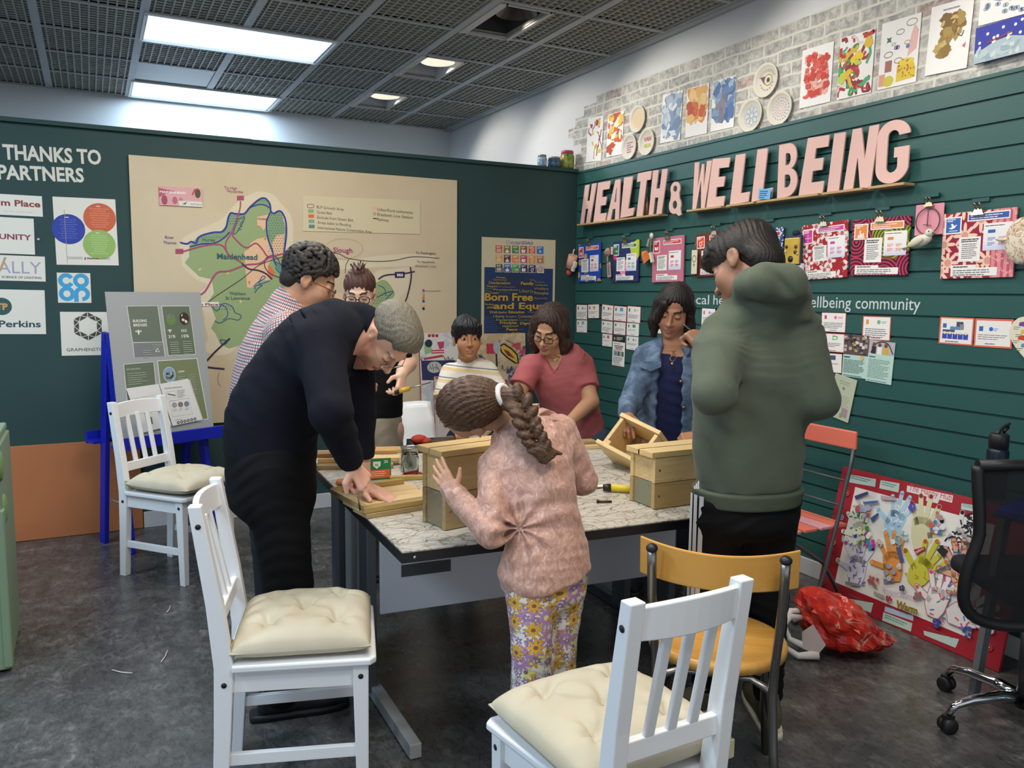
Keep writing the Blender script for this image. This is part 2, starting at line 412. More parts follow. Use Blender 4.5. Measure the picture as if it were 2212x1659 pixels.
 # back partition
def wall_text(t,q0,q1,hpx,label,bold=.03,sp=1.):
 """letters painted on the partition between pixel q0 (baseline start) and q1 (baseline end)"""
 (x0,z0),(x1,z1)=wb(*q0),wb(*q1); h=wb(q1[0],q1[1]-hpx)[1]-z1
 s=Letters(); s.text(t,0,0,h,'#d8d5c8',bold,'l',fit=math.hypot(x1-x0,z1-z0),spacing=sp)
 put(s,'wall_lettering',label,'lettering',BW(x0,z0,-.0005,math.atan2(z1-z0,x1-x0)),'painted thanks lettering')
wall_text('THANKS TO',(7,343),(219,355),31,'white capital lettering reading THANKS TO, on the green partition')
wall_text('PARTNERS',(-4,386),(182,393),30,'white capital lettering reading PARTNERS, below the THANKS TO line')
W2='#e2ded2'
def d1(s,w,h):
 s.text('m Place',w/2-.01,-.005,h*.30,'#8c3d33',.03,'r',fit=w*.48); s.text('AL BY NATURE',w/2-.05,-h*.36,h*.09,'#d3bcae',0,'r',fit=w*.36)
sheetB([(-90,414),(90.4,423.6),(92.8,468),(-88,460)],'logo_sheet','white logo sheet with brown Place wording, topmost in left column','sign',d1,'partner logo sheets',col=W2)
def d2(s,w,h):
 s.text('COMMUNITY',w/2-.015,-h*.10,h*.15,'#8d3450',.03,'r',fit=w*.86); s.text('FUND',-w*.03,-h*.36,h*.13,'#3a3f40',.02,'r')
sheetB([(-95,463),(72.3,472.8),(76,549),(-93,545)],'logo_sheet','white logo sheet with crimson COMMUNITY wording, below the Place sheet','sign',d2,'partner logo sheets',col=W2)
def d3(s,w,h):
 s.text('ALLY',w/2-.02,-h*.20,h*.50,'#a49bb8',.0,'r',fit=w*.5); s.text('SCIENCE OF LIGHTING',w/2-.02,-h*.40,h*.09,'#4c4a50',.02,'r',fit=w*.46)
 s.poly([(w/2-.535*w,-h*.12),(w/2-.47*w,h*.42),(w/2-.44*w,h*.42),(w/2-.505*w,-h*.12)],'#b79d6e')
sheetB([(-95,546),(96.4,555.5),(99.3,607.8),(-93,604)],'logo_sheet','white logo sheet with lilac ALLY wording and small lighting line','sign',d3,'partner logo sheets',col=W2)
def d4(s,w,h):
 s.disc(w*.0,h*.12,h*.195,'#2d5553',32)
 s.text('TP',w*.0,h*.05,h*.14,'#cf9a5c',.05,'c'); s.text('Atkins Perkins'[5:],w/2-.025,-h*.34,h*.15,'#2f4a54',.025,'r',fit=w*.60)
sheetB([(-95,622),(95.2,627.8),(100.8,721.4),(-92,722)],'logo_sheet','white logo sheet with round green badge above Perkins wording','sign',d4,'partner logo sheets',col=W2)
def d5(s,w,h):
 X=lambda u:(u-.5)*w
 Y=lambda v:(.5-v)*h
 for u,v,c,l,sd in((.73,.29,'#c9623f','#e08a68',1),(.22,.47,'#273c9c','#5566b8',2),(.70,.69,'#92b563','#b4cd8c',3)):
  s.disc(X(u),Y(v),w*.265,c,40)
  for k in range(9):s.tlines(X(u)-w*.17,Y(v)+w*.17-k*w*.04,w*.34,1,.01,l,w*.014,sd*20+k,True)
  s.tlines(X(u)-w*.05,Y(v)+w*.215,w*.10,1,.01,'#e9e4da',w*.014,3)
 s.line([(X(.17),Y(.18)),(X(.17),Y(.98))],.002,'#a9a59a');
 for v in(.885,.905):s.line([(X(.17),Y(v)),(X(.42),Y(v))],.002,'#8a867c'); s.line([(X(.70),Y(v)),(X(.86),Y(v))],.002,'#8a867c')
 s.text('JJ Rhatigan',X(.56),Y(.91),h*.03,'#5a3b48',.02,'c',fit=w*.24)
sheetB([(113.3,424.8),(248.8,430.6),(256.7,573.6),(122.2,571.6)],'circle_poster','white poster with overlapping orange, blue and green circles of text','poster',d5,col=W2)
def d6(s,w,h):
 c='#3f9fd0'; r=w*.175; t=w*.135; k=.62
 def arc(cx,cy,a0,a1,n=26):return[(cx+r*math.cos(math.radians(a0+(a1-a0)*i/n)),cy+r*1.02*math.sin(math.radians(a0+(a1-a0)*i/n)))for i in range(n+1)]
 s.line(arc(-w*.23,h*.24,28,332),t,c); s.line(arc(w*.215,h*.24,0,360),t,c); s.line(arc(-w*.225,-h*.2,0,360),t,c)
 s.line(arc(w*.225,-h*.2,180,-90)[::1],t,c); s.line([(w*.225-r,-h*.2),(w*.225-r,-h*.47)],t,c)
sheetB([(122.2,588.5),(194.8,590.5),(197.7,654.3),(125.8,653.9)],'logo_sheet','small square white logo sheet with sky blue CO OP letters','sign',d6,'partner logo sheets',col=W2)
def d7(s,w,h):
 R,r,cx,cy=w*.30,w*.185,-w*.0,h*.17
 for k in range(6):
  a0,a1=PI/2+k*PI/3,PI/2+(k+1)*PI/3; P=lambda q,a:V(cx+q*math.cos(a),cy+q*math.sin(a))
  A,B,C,D=P(R,a0),P(R,a1),P(r,a0),P(r,a1); m=(A+B)/2
  for tri in((A,(A*.5+B*.5),C),(m,C,D),(m,B,D)):
   g=sum(tri)/3; s.poly([tuple(g+(p-g)*.84)for p in tri],'#45453d')
 s.text('GRAPHENSTONE',0,-h*.40,h*.075,'#4a4a46',0,'c',fit=w*.82)
sheetB([(129,674),(247,673.6),(250,767),(133.8,768)],'logo_sheet','white logo sheet with hexagon of dark triangles above GRAPHENSTONE','sign',d7,'partner logo sheets',col=W2)
b=MB(); b.lathe([(0,.006),(.006,.005),(.007,0),(0,0)],mat('#dcd8cc',.4),10); x,z=wb(83,517)
o=b.build('wall_pin'); o.matrix_world=BW(x,z,0); tag(o,'small white pin in the green partition beside the COMMUNITY sheet','pin')
# painted map board
MX,MZ,MWd,MH=(-3.103-1.004)/2,(2.256+.632)/2,2.10,1.624
def m_map():
 g=NT('painted_map_board',.75); p=g.coord(); f=g.noise(p,2.2,5,.6,.5)
 g.color(g.ramp(f,[(.3,'#c9b797'),(.7,'#d2c1a3')])); return g.m
def mq(x,y):
 px,py=280+x/3.0725,330+y/3.0725; a,z=wb(px,py,-.022); return a-MX,z-MZ
S_=Sheet(MWd,MH,thick=.02,m=m_map(),edge='#b9a27c')
def mpoly(P,c):S_.poly([mq(*p)for p in P],c)
def smooth(P,n=4):
 P=[Vector(p)for p in P]; out=[]
 for i in range(len(P)-1):
  p0,p1,p2,p3=P[max(i-1,0)],P[i],P[i+1],P[min(i+2,len(P)-1)]
  for k in range(n):
   t=k/n; out.append(.5*((2*p1)+(p2-p0)*t+(2*p0-5*p1+4*p2-p3)*t*t+(3*p1-p0-3*p2+p3)*t**3))
 return[tuple(p)for p in out+[P[-1]]]
def mline(P,wd,c,dots=None):S_.line([mq(*p)for p in smooth(P)],wd,c,dots=dots)
def mtext(t,x,y,hpx,c,wpx=None,bold=0.,rot=0.):
 a,z=mq(x,y); h=mq(x,y-hpx)[1]-z; w=(mq(x+wpx,y)[0]-a)if wpx else None
 b_,zb=mq(x+100,y); S_.text(t,a,z,h,c,bold,'l',fit=w,rot=rot)
PALE,GRN,PEA,ORG,BLU,PNK,PUR,TEA='#d8cbae','#93a673','#e3b994','#d8703f','#25308c','#a84468','#35243f','#2d5a63'
mpoly(smooth([(330,600),(370,555),(480,500),(610,440),(700,340),(800,275),(870,258),(950,275),(1000,330),(1060,400),(1085,480),(1085,560),(1115,650),(1300,700),(1450,715),(1600,690),(1880,670),(2030,690),(1880,750),(1600,760),(1100,820),(950,1000),(800,1200),(660,1330),(560,1340),(490,1300),(520,1230),(500,1150),(490,1050),(430,960),(520,880),(440,840),(350,750)]),PALE)
mpoly([(1650,780),(1860,760),(1850,900),(1700,1060),(1560,1060),(1560,850)],PALE)
mpoly([(395,615),(450,560),(540,525),(610,520),(640,480),(670,400),(760,400),(800,355),(860,308),(905,303),(935,350),(940,400),(980,392),(1010,395),(1040,520),(1035,600),(1020,650),(1025,740),(1035,850),(1000,1000),(900,1150),(800,1260),(660,1300),(600,1270),(570,1200),(540,1165),(572,1100),(535,1010),(525,985),(560,930),(545,840),(460,820),(365,730),(395,690)],GRN)
mpoly(smooth([(1640,860),(1680,843),(1715,860),(1750,910),(1757,950),(1700,1020),(1640,1045),(1600,1010),(1600,900),(1640,860)]),GRN)
for P in([(845,425),(920,410),(915,470),(890,515),(870,490),(848,482)],[(762,655),(790,640),(800,600),(850,570),(905,560),(930,620),(950,680),(915,760),(945,840),(870,850),(820,895),(780,895),(770,780)],[(945,600),(975,540),(1025,535),(1020,690),(960,690)],[(940,405),(970,405),(980,450),(950,430)],[(640,790),(665,785),(650,810)],[(725,985),(748,975),(740,1000)],[(455,770),(480,765),(465,785)],[(1330,950),(1400,930),(1420,980),(1340,985)]):mpoly(P,PEA)
for P in([(925,740),(965,795),(945,835),(915,800)],[(890,572),(905,560),(905,582)],[(846,482),(872,490),(850,492)],[(785,855),(800,850),(798,880)]):mpoly(P,ORG)
TEALC='#7f9c74'
for P in([(400,622),(455,560),(540,530),(612,525),(645,480),(670,405),(760,405),(700,520),(620,570),(500,605)],[(800,360),(865,312),(905,305),(932,350),(930,375),(880,345),(830,360)],[(938,400),(1000,392),(1038,520),(1020,540),(975,545),(945,600),(910,520),(912,450)]):mpoly(P,TEALC)
rr=random.Random(4)
def dots(box,n,c='#31544f'):
 x0,y0,x1,y1=box; z=S_.up(); k=0
 for j in range(int((y1-y0)/17)):
  for i in range(int((x1-x0)/17)):S_.disc(*mq(x0+i*17+(j%2)*8,y0+j*17),.0032,c,6,z=z)
dots((925,415,1030,690),0); dots((460,560,640,590),0); dots((660,420,745,500),0); dots((840,320,925,345),0); dots((555,1020,700,1060),0); dots((1620,930,1740,1020),0)
mline([(335,595),(380,605),(410,590),(440,600),(455,565),(490,545),(560,528),(610,525),(640,495),(655,430),(672,400),(700,405),(760,405),(800,360),(860,310),(900,303),(930,340),(938,390),(960,402),(985,388),(1010,395),(1035,450),(1040,540),(1028,640),(1020,700),(1028,760)],.011,BLU)
mline([(938,390),(910,450),(910,520),(925,590),(950,660),(960,720),(1000,790),(1025,800)],.009,BLU)
mline([(400,625),(480,605),(560,600),(620,570),(665,525)],.008,BLU); mline([(775,395),(800,365),(850,345),(900,348),(935,370)],.007,BLU)
for k in range(6):mline([(710+k*8,520-k*18),(745+k*4,505-k*18)],.004,TEA)
mline([(720,440),(690,525),(710,530),(765,430),(720,440)],.005,TEA)
for P in([(540,1010),(580,1050),(620,1000),(680,1020),(700,1060),(740,1080),(720,1110),(660,1100),(600,1130),(565,1115)],[(545,1015),(600,1005),(640,1030),(650,1080),(620,1110)],[(820,890),(850,860),(900,830),(880,820),(860,870),(930,850)],[(830,930),(850,900),(880,880),(840,880),(830,910)],[(600,1240),(650,1250),(620,1275),(600,1240)],[(1640,960),(1700,930),(1750,920),(1710,960),(1690,1000)],[(1650,880),(1690,900),(1700,950)],[(960,720),(1000,740),(1030,770),(1000,800),(965,760)]):mline(P,.005,'#2f4f8c')
mpoly([(970,730),(1005,742),(1022,790),(1005,800),(980,780)],'#5b8a82')
mline([(735,320),(730,380),(680,520),(640,590),(640,640),(660,690)],.008,PNK)
mline([(355,655),(480,620),(570,608),(620,620),(660,680),(720,715),(750,735)],.009,PNK)
mline([(685,525),(690,560),(770,630),(835,600),(880,640),(920,690),(980,680),(1050,660)],.009,PNK)
mline([(435,955),(500,920),(575,800),(660,785),(770,745),(860,735),(930,695),(1000,675)],.010,PNK)
mline([(745,735),(790,770),(850,780),(900,800),(945,840)],.010,PUR); mline([(945,680),(905,700),(895,750),(930,800),(1000,830)],.006,'#5d3a66'); mline([(945,680),(980,700),(1010,760)],.006,'#5d3a66')
mline([(425,1065),(560,960),(740,840),(860,745),(1000,695),(1100,665),(1360,665),(1450,700),(1600,720),(1750,715),(1880,690),(2055,700)],.0045,'#4d4038')
mline([(1455,705),(1435,745),(1430,800)],.004,'#4d4038')
mline([(630,1435),(500,1415),(540,1350),(600,1290),(665,1232)],.011,PUR); mline([(1650,840),(1690,815),(1760,806),(1830,800),(1892,788)],.010,PUR); mline([(1862,758),(1868,830),(1840,960),(1805,1028)],.010,PUR); mline([(1800,1385),(1862,1384)],.010,PUR)
mline([(605+20*math.cos(a),1500+45*math.sin(a))for a in np.linspace(1.8,4.6,12)],.003,'#a5564e',dots=.012)
for x,y,a,b_ in((735,300,46,30),(330,654,52,32),(417,953,36,24),(1055,658,42,18)):mpoly([(x-a/2,y-b_/2),(x+a/2,y-b_/2),(x+a/2,y+b_/2),(x-a/2,y+b_/2)],PNK)
mpoly([(1759,791),(1825,789),(1825,829),(1759,830)],'#34204a'); mtext('M4',1775,820,19,'#e9e4da',38,.04); mtext('A4',404,960,12,'#e9e4da',22,.03)
mline([(1420+127*math.cos(a),637+66*math.sin(a))for a in np.linspace(0,6.28,50)],.0025,'#8d5a52',dots=.014)
mtext('Maidenhead',580,703,38,TEA,268,.02); mtext('Hurley',483,586,22,TEA,86); mtext('Cookham',848,443,14,'#31302c',70); mtext('Waltham',662,942,22,TEA,108,.005,-.02); mtext('St Lawrence',637,974,22,TEA,160,.005)
mtext('Slough',1350,660,34,PNK,128,.015); mtext('River',236,570,21,'#3a4388',58); mtext('Thames',224,604,20,'#3a4388',86); mtext('To High',628,240,19,PNK,84); mtext('Wycombe',644,262,19,PNK,108)
mtext('To Paddington',1897,672,17,'#3d3630',134); mtext('To Heathrow',1905,730,16,'#5a5046',118); mtext('(Elizabeth Line)',1893,758,16,'#83786a',140)
mpoly([(412,992),(592,990),(593,1018),(414,1020)],'#e6e2d8'); mtext('ham Place',416,1014,17,'#7c2f3c',172,.03)
mtext('Accomodate Pink',1963,920,9,'#4a4038',100)
for y,c in((914,'#b0448c'),(938,'#8fb58a'),(961,ORG),(984,'#2f5a78'),(1008,PEA),(1034,'#2d2350')):S_.disc(*mq(1949,y),.010,c,14)
mpoly([(1150,284),(1926,318),(1927,540),(1150,520)],'#d4c6a4')
for i,(t,c,w)in enumerate((('BLP Growth Area',None,180),('Green Belt','#86ab80',100),('Exclude from Green Belt',ORG,240),('Areas liable to flooding','#7fa58c',222),('International Nature Conservation Area','#4b8a78',355))):
 y=365+i*34; x0=1181+i*2
 if c:mpoly([(x0,y-24),(x0+38,y-23),(x0+38,y),(x0,y-1)],c)
 else:mline([(x0,y-22),(x0+36,y-21),(x0+36,y-1),(x0,y-2),(x0,y-22)],.004,'#8c3d4a')
 mtext(t,1240+i*2,y+4,20,'#4a3f30',w,.004,-.035)
for i,(t,w)in enumerate((('Urban/Rural settlements',234),('Elizabeth Line Station',236),('Railway',76))):
 y=385+i*33; mtext(t,1643,y,20,'#4a3f30',w,.004,-.035)
mpoly([(1605,355),(1642,356),(1642,378),(1605,377)],PEA); mline([(1612+8*math.cos(a)+13,405+8*math.sin(a))for a in np.linspace(0,6.28,14)],.003,'#6a5c48'); mline([(1614,436),(1640,438)],.007,'#3a3028')
put(S_,'map_board','large cream painted map board of Maidenhead with green area, roads and legend','map',BW(MX,MZ,-.002,0))
def dm(s,w,h):
 s.poly([(-w/2,-h*.1),(-w*.35,h*.1),(-w*.1,h*.25),(-w/2,h*.4)],'#b5566a'); s.disc(-w*.38,-h*.22,w*.07,'#a34a62',16,h*.26); s.disc(-w*.14,-h*.22,w*.06,'#b86478',16,h*.2); s.disc(w*.0,-h*.2,w*.05,'#c27a88',16,h*.15)
 s.rect(-w*.05,-h/2,w*.55,h*.28,'#ddd9cf'); s.disc(w*.40,h*.22,w*.07,'#5a463a',14,h*.26); s.line([(w*.27,h*.1),(w*.33,h*.4),(w*.42,h*.46)],.008,'#b5483c')
 s.text('MAIDENHEAD',-w*.48,h*.14,h*.12,'#f2e8e4',.03,'l',fit=w*.6); s.text('tempo',w*.22,-h*.42,h*.14,'#8a8680',0,'l',fit=w*.26); s.poly([(w*.03,-h*.38),(w*.15,-h*.25),(w*.1,-h*.42)],'#55636a')
sheetB([(343,402.5),(436,406),(436.5,446.5),(344,443.5)],'postcard','pink bridge picture card stuck to top left of the map board','card',dm,off=.0285,col='#d9a3a4')
# SDG poster
PX0,PX1,PZ0,PZ1=-.800,-.183,1.163,1.872
def pq(x,y):
 a,z=wb(900+x/5.53,480+y/5.53,-.002); return a-(PX0+PX1)/2,z-(PZ0+PZ1)/2
s=Sheet(PX1-PX0,PZ1-PZ0,'#cbbf9f',.002)
P=[pq(*p)for p in((802,542),(1634,545),(1600,1345),(805,1338))]; w_,h_=PX1-PX0,PZ1-PZ0
s.rect(-w_/2+.022,-h_/2+.004,w_-.04,P[0][1]+h_/2,'#1c3562'); s.disc(-.02,-h_*.19,w_*.43,'#22304f',40,h_*.33)
a,z=pq(1116,262); a2=pq(1245,262)[0]; k=pq(1116,240)[1]-z
s.text('SUSTAINABLE',a,z+.012,.008,'#4a58a8',.03,'l',fit=a2-a); s.text('DEVELOPMENT',a,z+.0,.008,'#4a58a8',.03,'l',fit=a2-a)
a,z=pq(1250,262); s.text('GOALS',a,z,.023,'#4453a6',.03,'l',fit=pq(1388,262)[0]-a); s.ring(*pq(1086,236),.012,.003,'#5a68b0')
cols=['#c54a3c','#86702f','#3c7848','#8d4438','#cf5a34','#2f6db8','#d29a38','#5a2a30','#d8803f','#b93358','#d98a34','#a5793c','#39452f','#2c4f9c','#4a9252','#28204f','#2a2452','#b5aebc']
for j in range(3):
 for i in range(6):
  x,y=940+i*98.4,275+j*112+i*2.5; q=[pq(x-3,y-3),pq(x+85,y-1),pq(x+84,y+98),pq(x-3,y+96)]; s.poly(q,'#d9d2c0')
  q=[pq(x,y),pq(x+82,y+2),pq(x+81,y+93),pq(x,y+91)]; s.poly(q,cols[j*6+i]); cx,cy=(q[0][0]+q[2][0])/2,(q[0][1]+q[2][1])/2
  wc='#e6e2d8'; s.tlines(q[0][0]+.008,q[0][1]-.006,.04,2,.008,wc,.004,i+j*7); r=.013; cy-=.010
  kk=(i+j*6)%6
  if j==2 and i==5:s.ring(cx,cy+.01,.018,.008,'#b0563c'); s.ring(cx,cy+.01,.018,.003,'#d8b04a')
  elif kk==0:
   for t in(-2,-1,0,1,2):s.rect(cx+t*.008-.002,cy-r,.004,r*(1.4+.3*(t%2)),wc); s.disc(cx+t*.008,cy+r*.7,.003,wc,8)
  elif kk==1:s.poly([(cx-.018,cy),(cx+.018,cy),(cx+.01,cy-.014),(cx-.01,cy-.014)],wc); s.disc(cx,cy+.006,.006,wc,10)
  elif kk==2:s.line([(cx-.02,cy),(cx-.008,cy),(cx-.003,cy+.012),(cx+.004,cy-.012),(cx+.008,cy)],.003,wc); s.disc(cx+.015,cy,.006,wc,10)
  elif kk==3:s.poly([(cx-.018,cy-.01),(cx,cy-.014),(cx,cy+.010),(cx-.018,cy+.013)],wc); s.poly([(cx+.002,cy-.014),(cx+.014,cy-.01),(cx+.014,cy+.013),(cx+.002,cy+.010)],wc)
  elif kk==4:s.ring(cx,cy,.010,.004,wc); s.line([(cx+.006,cy+.006),(cx+.016,cy+.018)],.004,wc); s.line([(cx,cy-.01),(cx,cy-.02)],.004,wc)
  else:s.disc(cx,cy,.010,wc,6); s.disc(cx,cy,.005,cols[j*6+i],8)
GLD,GL2='#b8963c','#9c8a52'
for t,x,y,hh,wd,c,bd in(('Human',948,668,22,106,GL2,.03),('Universal',910,698,30,160,GL2,.0),('Declaration',858,738,34,256,GL2,.03),('Respect',836,775,24,130,GL2,.03),('Protection',980,782,26,190,'#7d7660',0.),('Security',816,800,20,100,'#8a8058',.0),('Protection',915,815,22,290,GL2,.03),('Health',878,855,24,95,GL2,.03),('Privacy',980,850,30,140,'#56607a',0),('Family',1240,748,38,156,GLD,.03),('Reason',1405,725,28,115,'#7d7660',0),('Wellbeing',1405,760,22,155,'#8a8058',.02),('Welfare',1398,808,32,170,'#7d7660',.03),('Liberty',1222,840,42,170,GL2,0),('Principles',1398,862,36,172,GL2,.02),('Security',1396,920,28,164,'#7d7660',.02),('hope',1345,695,14,60,GL2,.03),('Trust',1290,690,30,100,'#44506e',0),('Hope',820,830,18,60,'#8a8058',0.),('Born Free',808,935,92,575,GLD,.03),('and Equal',915,1035,78,640,GLD,.03),('Rights',815,992,24,100,GL2,.02),('HOPE',836,1030,22,78,GLD,.03),('Well-being',862,1090,32,212,'#a39256',.02),('Education',1092,1088,32,188,GLD,.03),('Human',1325,1088,30,120,'#7d7660',0),('Liberty',910,1138,32,135,GL2,.03),('Respect',1060,1138,30,128,'#a39256',.0),('Conscience',1204,1140,34,220,GL2,.02),('Declaration',945,1180,28,252,'#a39256',.02),('Equality',1212,1178,26,130,'#7d7660',0),('Principles',988,1215,30,205,GLD,.03),('Dignity',1230,1222,30,160,GLD,.03),('FREEDOM',1020,1255,24,190,'#a39256',.02),('Peace',1066,1295,32,132,GLD,.03),('Health',1208,1290,16,60,'#7d7660',0),('Welfare',1132,1333,24,112,GL2,.0)):
 a,z=pq(x,y); s.text(t,a,z,pq(x,y-hh)[1]-z,c,bd,'l',fit=pq(x+wd,y)[0]-a)
for i in range(9):s.tlines(-w_/2+.03,-h_/2+.13-i*.013,.10+.006*i,1,.01,'#4a5c86',.004,i)
for i in range(7):s.tlines(w_/2-.16,-h_/2+.10-i*.013,.13,1,.01,'#4a5c86',.004,i+30)
put(s,'goals_poster','dark blue poster of gold heart shaped words under colourful goal squares','poster',BW((PX0+PX1)/2,(PZ0+PZ1)/2,-.002,0))
# lettering painted on the slat wall
def slat_text(t,x0,x1,ypx,label):
 y0,z0=wr(x0,ypx[0]); y1,z1=wr(x1,ypx[1]); zc=1.4887-.032-.052
 s=Letters(); s.text(t,0,0,.060,'#c9d2d0',.004,'l',fit=abs(y1-y0)); put(s,'wall_lettering',label,'lettering',RW(y0,zc+.012,-.0005),'white lettering on the slat wall')
slat_text('local',1483,1532,(655,656),'white slat wall word local, beside the denim jacket woman hair')
slat_text('heroes',1541,1612,(656,660),'white slat wall word hero, cut off by the hooded teenager')
slat_text('Wellbeing',1722,1838,(668,669),'white slat wall word Wellbeing, right of the hooded teenager')
slat_text('community',1848,1988,(669,670),'white slat wall word community at the end of its line')
# large pink letters standing on small wooden ledges in a groove
M_PINK=m_green('pink_card','#d9b1a9','#ddb8b0',.7)
def clp(P):return P
LSH={'H':[[(0,0),(.36,0),(.36,.38),(.60,.38),(.60,0),(1,0),(1,1),(.62,1),(.62,.58),(.38,.58),(.38,1),(0,1)]],'E':[[(0,0),(1,0),(1,.21),(.46,.21),(.46,.41),(.86,.41),(.86,.62),(.46,.62),(.46,.80),(1,.80),(1,1),(0,1)]],'A':[[(0,0),(.34,0),(.40,.27),(.62,.27),(.68,0),(1,0),(.74,1),(.30,1)],[(.43,.44),(.60,.44),(.53,.80),(.50,.80)]],'L':[[(0,0),(1,0),(1,.20),(.52,.20),(.52,1),(0,1)]],'T':[[(.28,0),(.72,0),(.72,.80),(1,.80),(1,1),(0,1),(0,.80),(.28,.80)]],'W':[[(.05,0),(.30,0),(.48,.62),(.66,0),(.90,0),(1,1),(.72,1),(.70,.42),(.56,.95),(.44,.95),(.30,.42),(.26,1),(0,1)]],'I':[[(0,0),(1,0),(1,1),(0,1)]],'N':[[(0,0),(.36,0),(.36,.52),(.62,0),(1,0),(1,1),(.64,1),(.64,.46),(.34,1),(0,1)]],}
def arcp(cx,cy,rx,ry,a0,a1,n=14):return[(cx+rx*math.cos(math.radians(a0+(a1-a0)*i/n)),cy+ry*math.sin(math.radians(a0+(a1-a0)*i/n)))for i in range(n+1)]
LSH['B']=[[(0,0),(.5,0)]+arcp(.5,.27,.5,.27,-90,75)[1:]+[(.72,.53)]+arcp(.52,.75,.40,.25,-55,90)+[(0,1)],[(.36,.18)]+[(.50,.18)]+arcp(.50,.30,.16,.12,-90,90)[1:]+[(.36,.42)],[(.36,.60),(.48,.60)]+arcp(.48,.71,.14,.11,-90,90)[1:]+[(.36,.82)]]
LSH['G']=[arcp(.5,.74,.5,.26,5,180,16)+arcp(.5,.26,.5,.26,180,350,16)+[(.99,.56),(.55,.56),(.55,.40),(.66,.40)]+arcp(.5,.27,.17,.10,-10,-180,10)+arcp(.5,.74,.17,.10,180,5,10)]
LSH['&']=[arcp(.48,.80,.40,.20,-35,215,16)+arcp(.45,.33,.45,.25,140,285,12)+[(.80,0),(1,.03),(.92,.18)]+arcp(.5,.33,.46,.25,-25,45,8),arcp(.48,.80,.17,.09,0,360,14)[:-1],arcp(.47,.34,.18,.12,0,360,14)[:-1]]
def letter3d(ch,q,label):
 """q: pixel corners TL TR BR BL; leans a little against the slat wall"""
 X=-.045
 P=[onplane(*p,0,X)for p in q]; P=[V(-p[1],p[2])for p in P]
 def bil(u,v):return P[3]*(1-u)*(1-v)+P[2]*u*(1-v)+P[0]*(1-u)*v+P[1]*u*v
 o0=(P[2]+P[3])/2
 loops=[[tuple(bil(u,v)-o0)for u,v in L]for L in LSH[ch]]
 cu=bpy.data.curves.new('sign_letter','CURVE'); cu.dimensions='2D'; cu.fill_mode='BOTH'; cu.extrude=.004
 for L in loops:
  sp=cu.splines.new('POLY'); sp.points.add(len(L)-1); sp.use_cyclic_u=True
  for p,a in zip(sp.points,L):p.co=(a[0],a[1],0,1)
 o=bpy.data.objects.new('t',cu); COL.objects.link(o); dg=bpy.context.evaluated_depsgraph_get(); me=bpy.data.meshes.new_from_object(o.evaluated_get(dg)); bpy.data.objects.remove(o)
 me.materials.clear(); me.materials.append(M_PINK); ob=bpy.data.objects.new('sign_letter',me); COL.objects.link(ob)
 ob.matrix_world=RW(-o0[0],o0[1],X)@Matrix.Rotation(-.06,4,'X')
 return tag(ob,label,'letter','pink wall letters')
LQ=[('H',[(1260.4,400),(1284.8,395),(1275,482),(1254,485)],'pink card letter H nearest the corner, first of HEALTH'),('E',[(1288.8,394.6),(1315,390),(1308.6,478),(1282.4,481)],'pink card letter E in the word HEALTH'),('A',[(1319,390),(1343,385),(1338,472.5),(1311,477)],'pink card letter A in HEALTH'),('L',[(1345,383),(1382,378),(1368,465.5),(1341,471)],'pink card letter L in HEALTH, before the T'),('T',[(1374.5,374),(1404,368),(1398,465),(1367,468.5)],'pink card letter T in HEALTH'),('H',[(1407,368),(1439,364),(1430,461.5),(1402,465)],'pink card letter H at the end of HEALTH'),('&',[(1444,394),(1470,390),(1473,466),(1445,470)],'pink card ampersand between the two words'),('W',[(1497,351),(1534,346),(1526,450),(1495,455)],'pink card letter W starting WELLBEING'),('E',[(1536,343),(1573.3,339.5),(1564,445),(1526.5,450)],'pink card letter E right after the W'),('L',[(1585.7,334.4),(1626,328),(1618,435),(1577.4,443)],'pink card first letter L in WELLBEING'),('L',[(1632.5,322.7),(1676,316),(1667,427),(1624,436.5)],'pink card second letter L in WELLBEING, beside the B'),('B',[(1679.4,312.7),(1722,305),(1722,421),(1679.4,429.8)],'pink card letter B in WELLBEING'),('E',[(1741,297.7),(1788,290.3),(1778,417),(1726,424)],'pink card letter E right after the B'),('I',[(1798,288.3),(1823,284.3),(1813,413),(1787,419)],'pink card letter I in WELLBEING'),('N',[(1838,279),(1895,267.6),(1881.7,405),(1822.5,411)],'pink card letter N in WELLBEING'),('G',[(1893,264),(1965,252),(1961,390),(1890,402)],'pink rounded card letter G ending WELLBEING')]
for a in LQ:letter3d(*a)
M_LEDGE=mat('#b89a6c',.6,name='raw_wood_ledge')
for k,(x0,x1,yb,lb)in enumerate(((1253,1309,483,'under H and E near the corner'),(1310,1366,474,'under A and L of HEALTH'),(1367,1431,466,'under T and H of HEALTH'),(1491,1566,453,'under W and E'),(1577,1636,440,'under the two Ls, left piece'),(1643,1706,431,'under the B and blue note'),(1706,1776,424,'under the E after B'),(1784,1872,415,'under I and N'),(1884,1962,401,'under the G'))):
 ya,za=onplane(x0,yb,0,-.05)[1:]; yb_=onplane(x1,yb-8,0,-.05)[1]
 b=MB(); b.box((0,0,0),(.075,abs(ya-yb_),.012),M_LEDGE); o=b.build('ledge',bevel=.001); o.location=(-.042,(ya+yb_)/2,1.981)
 tag(o,'thin raw wooden ledge on the slat wall '+lb,'shelf','letter ledges')
sheetR([(1659,411),(1685,408),(1681,430),(1655,433)],'note','small light blue printed note between the L and B letters','note',lambda s,w,h:s.tlines(-w*.4,h*.3,w*.7,4,h*.2,'#2a3c78',h*.10,5),off=.062,col='#6bb4e6')
t=thing('small_bottle','small dark amber bottle standing behind the T and H letters','bottle',(-.020,onplane(1396,464,0,-.03)[1],1.988))
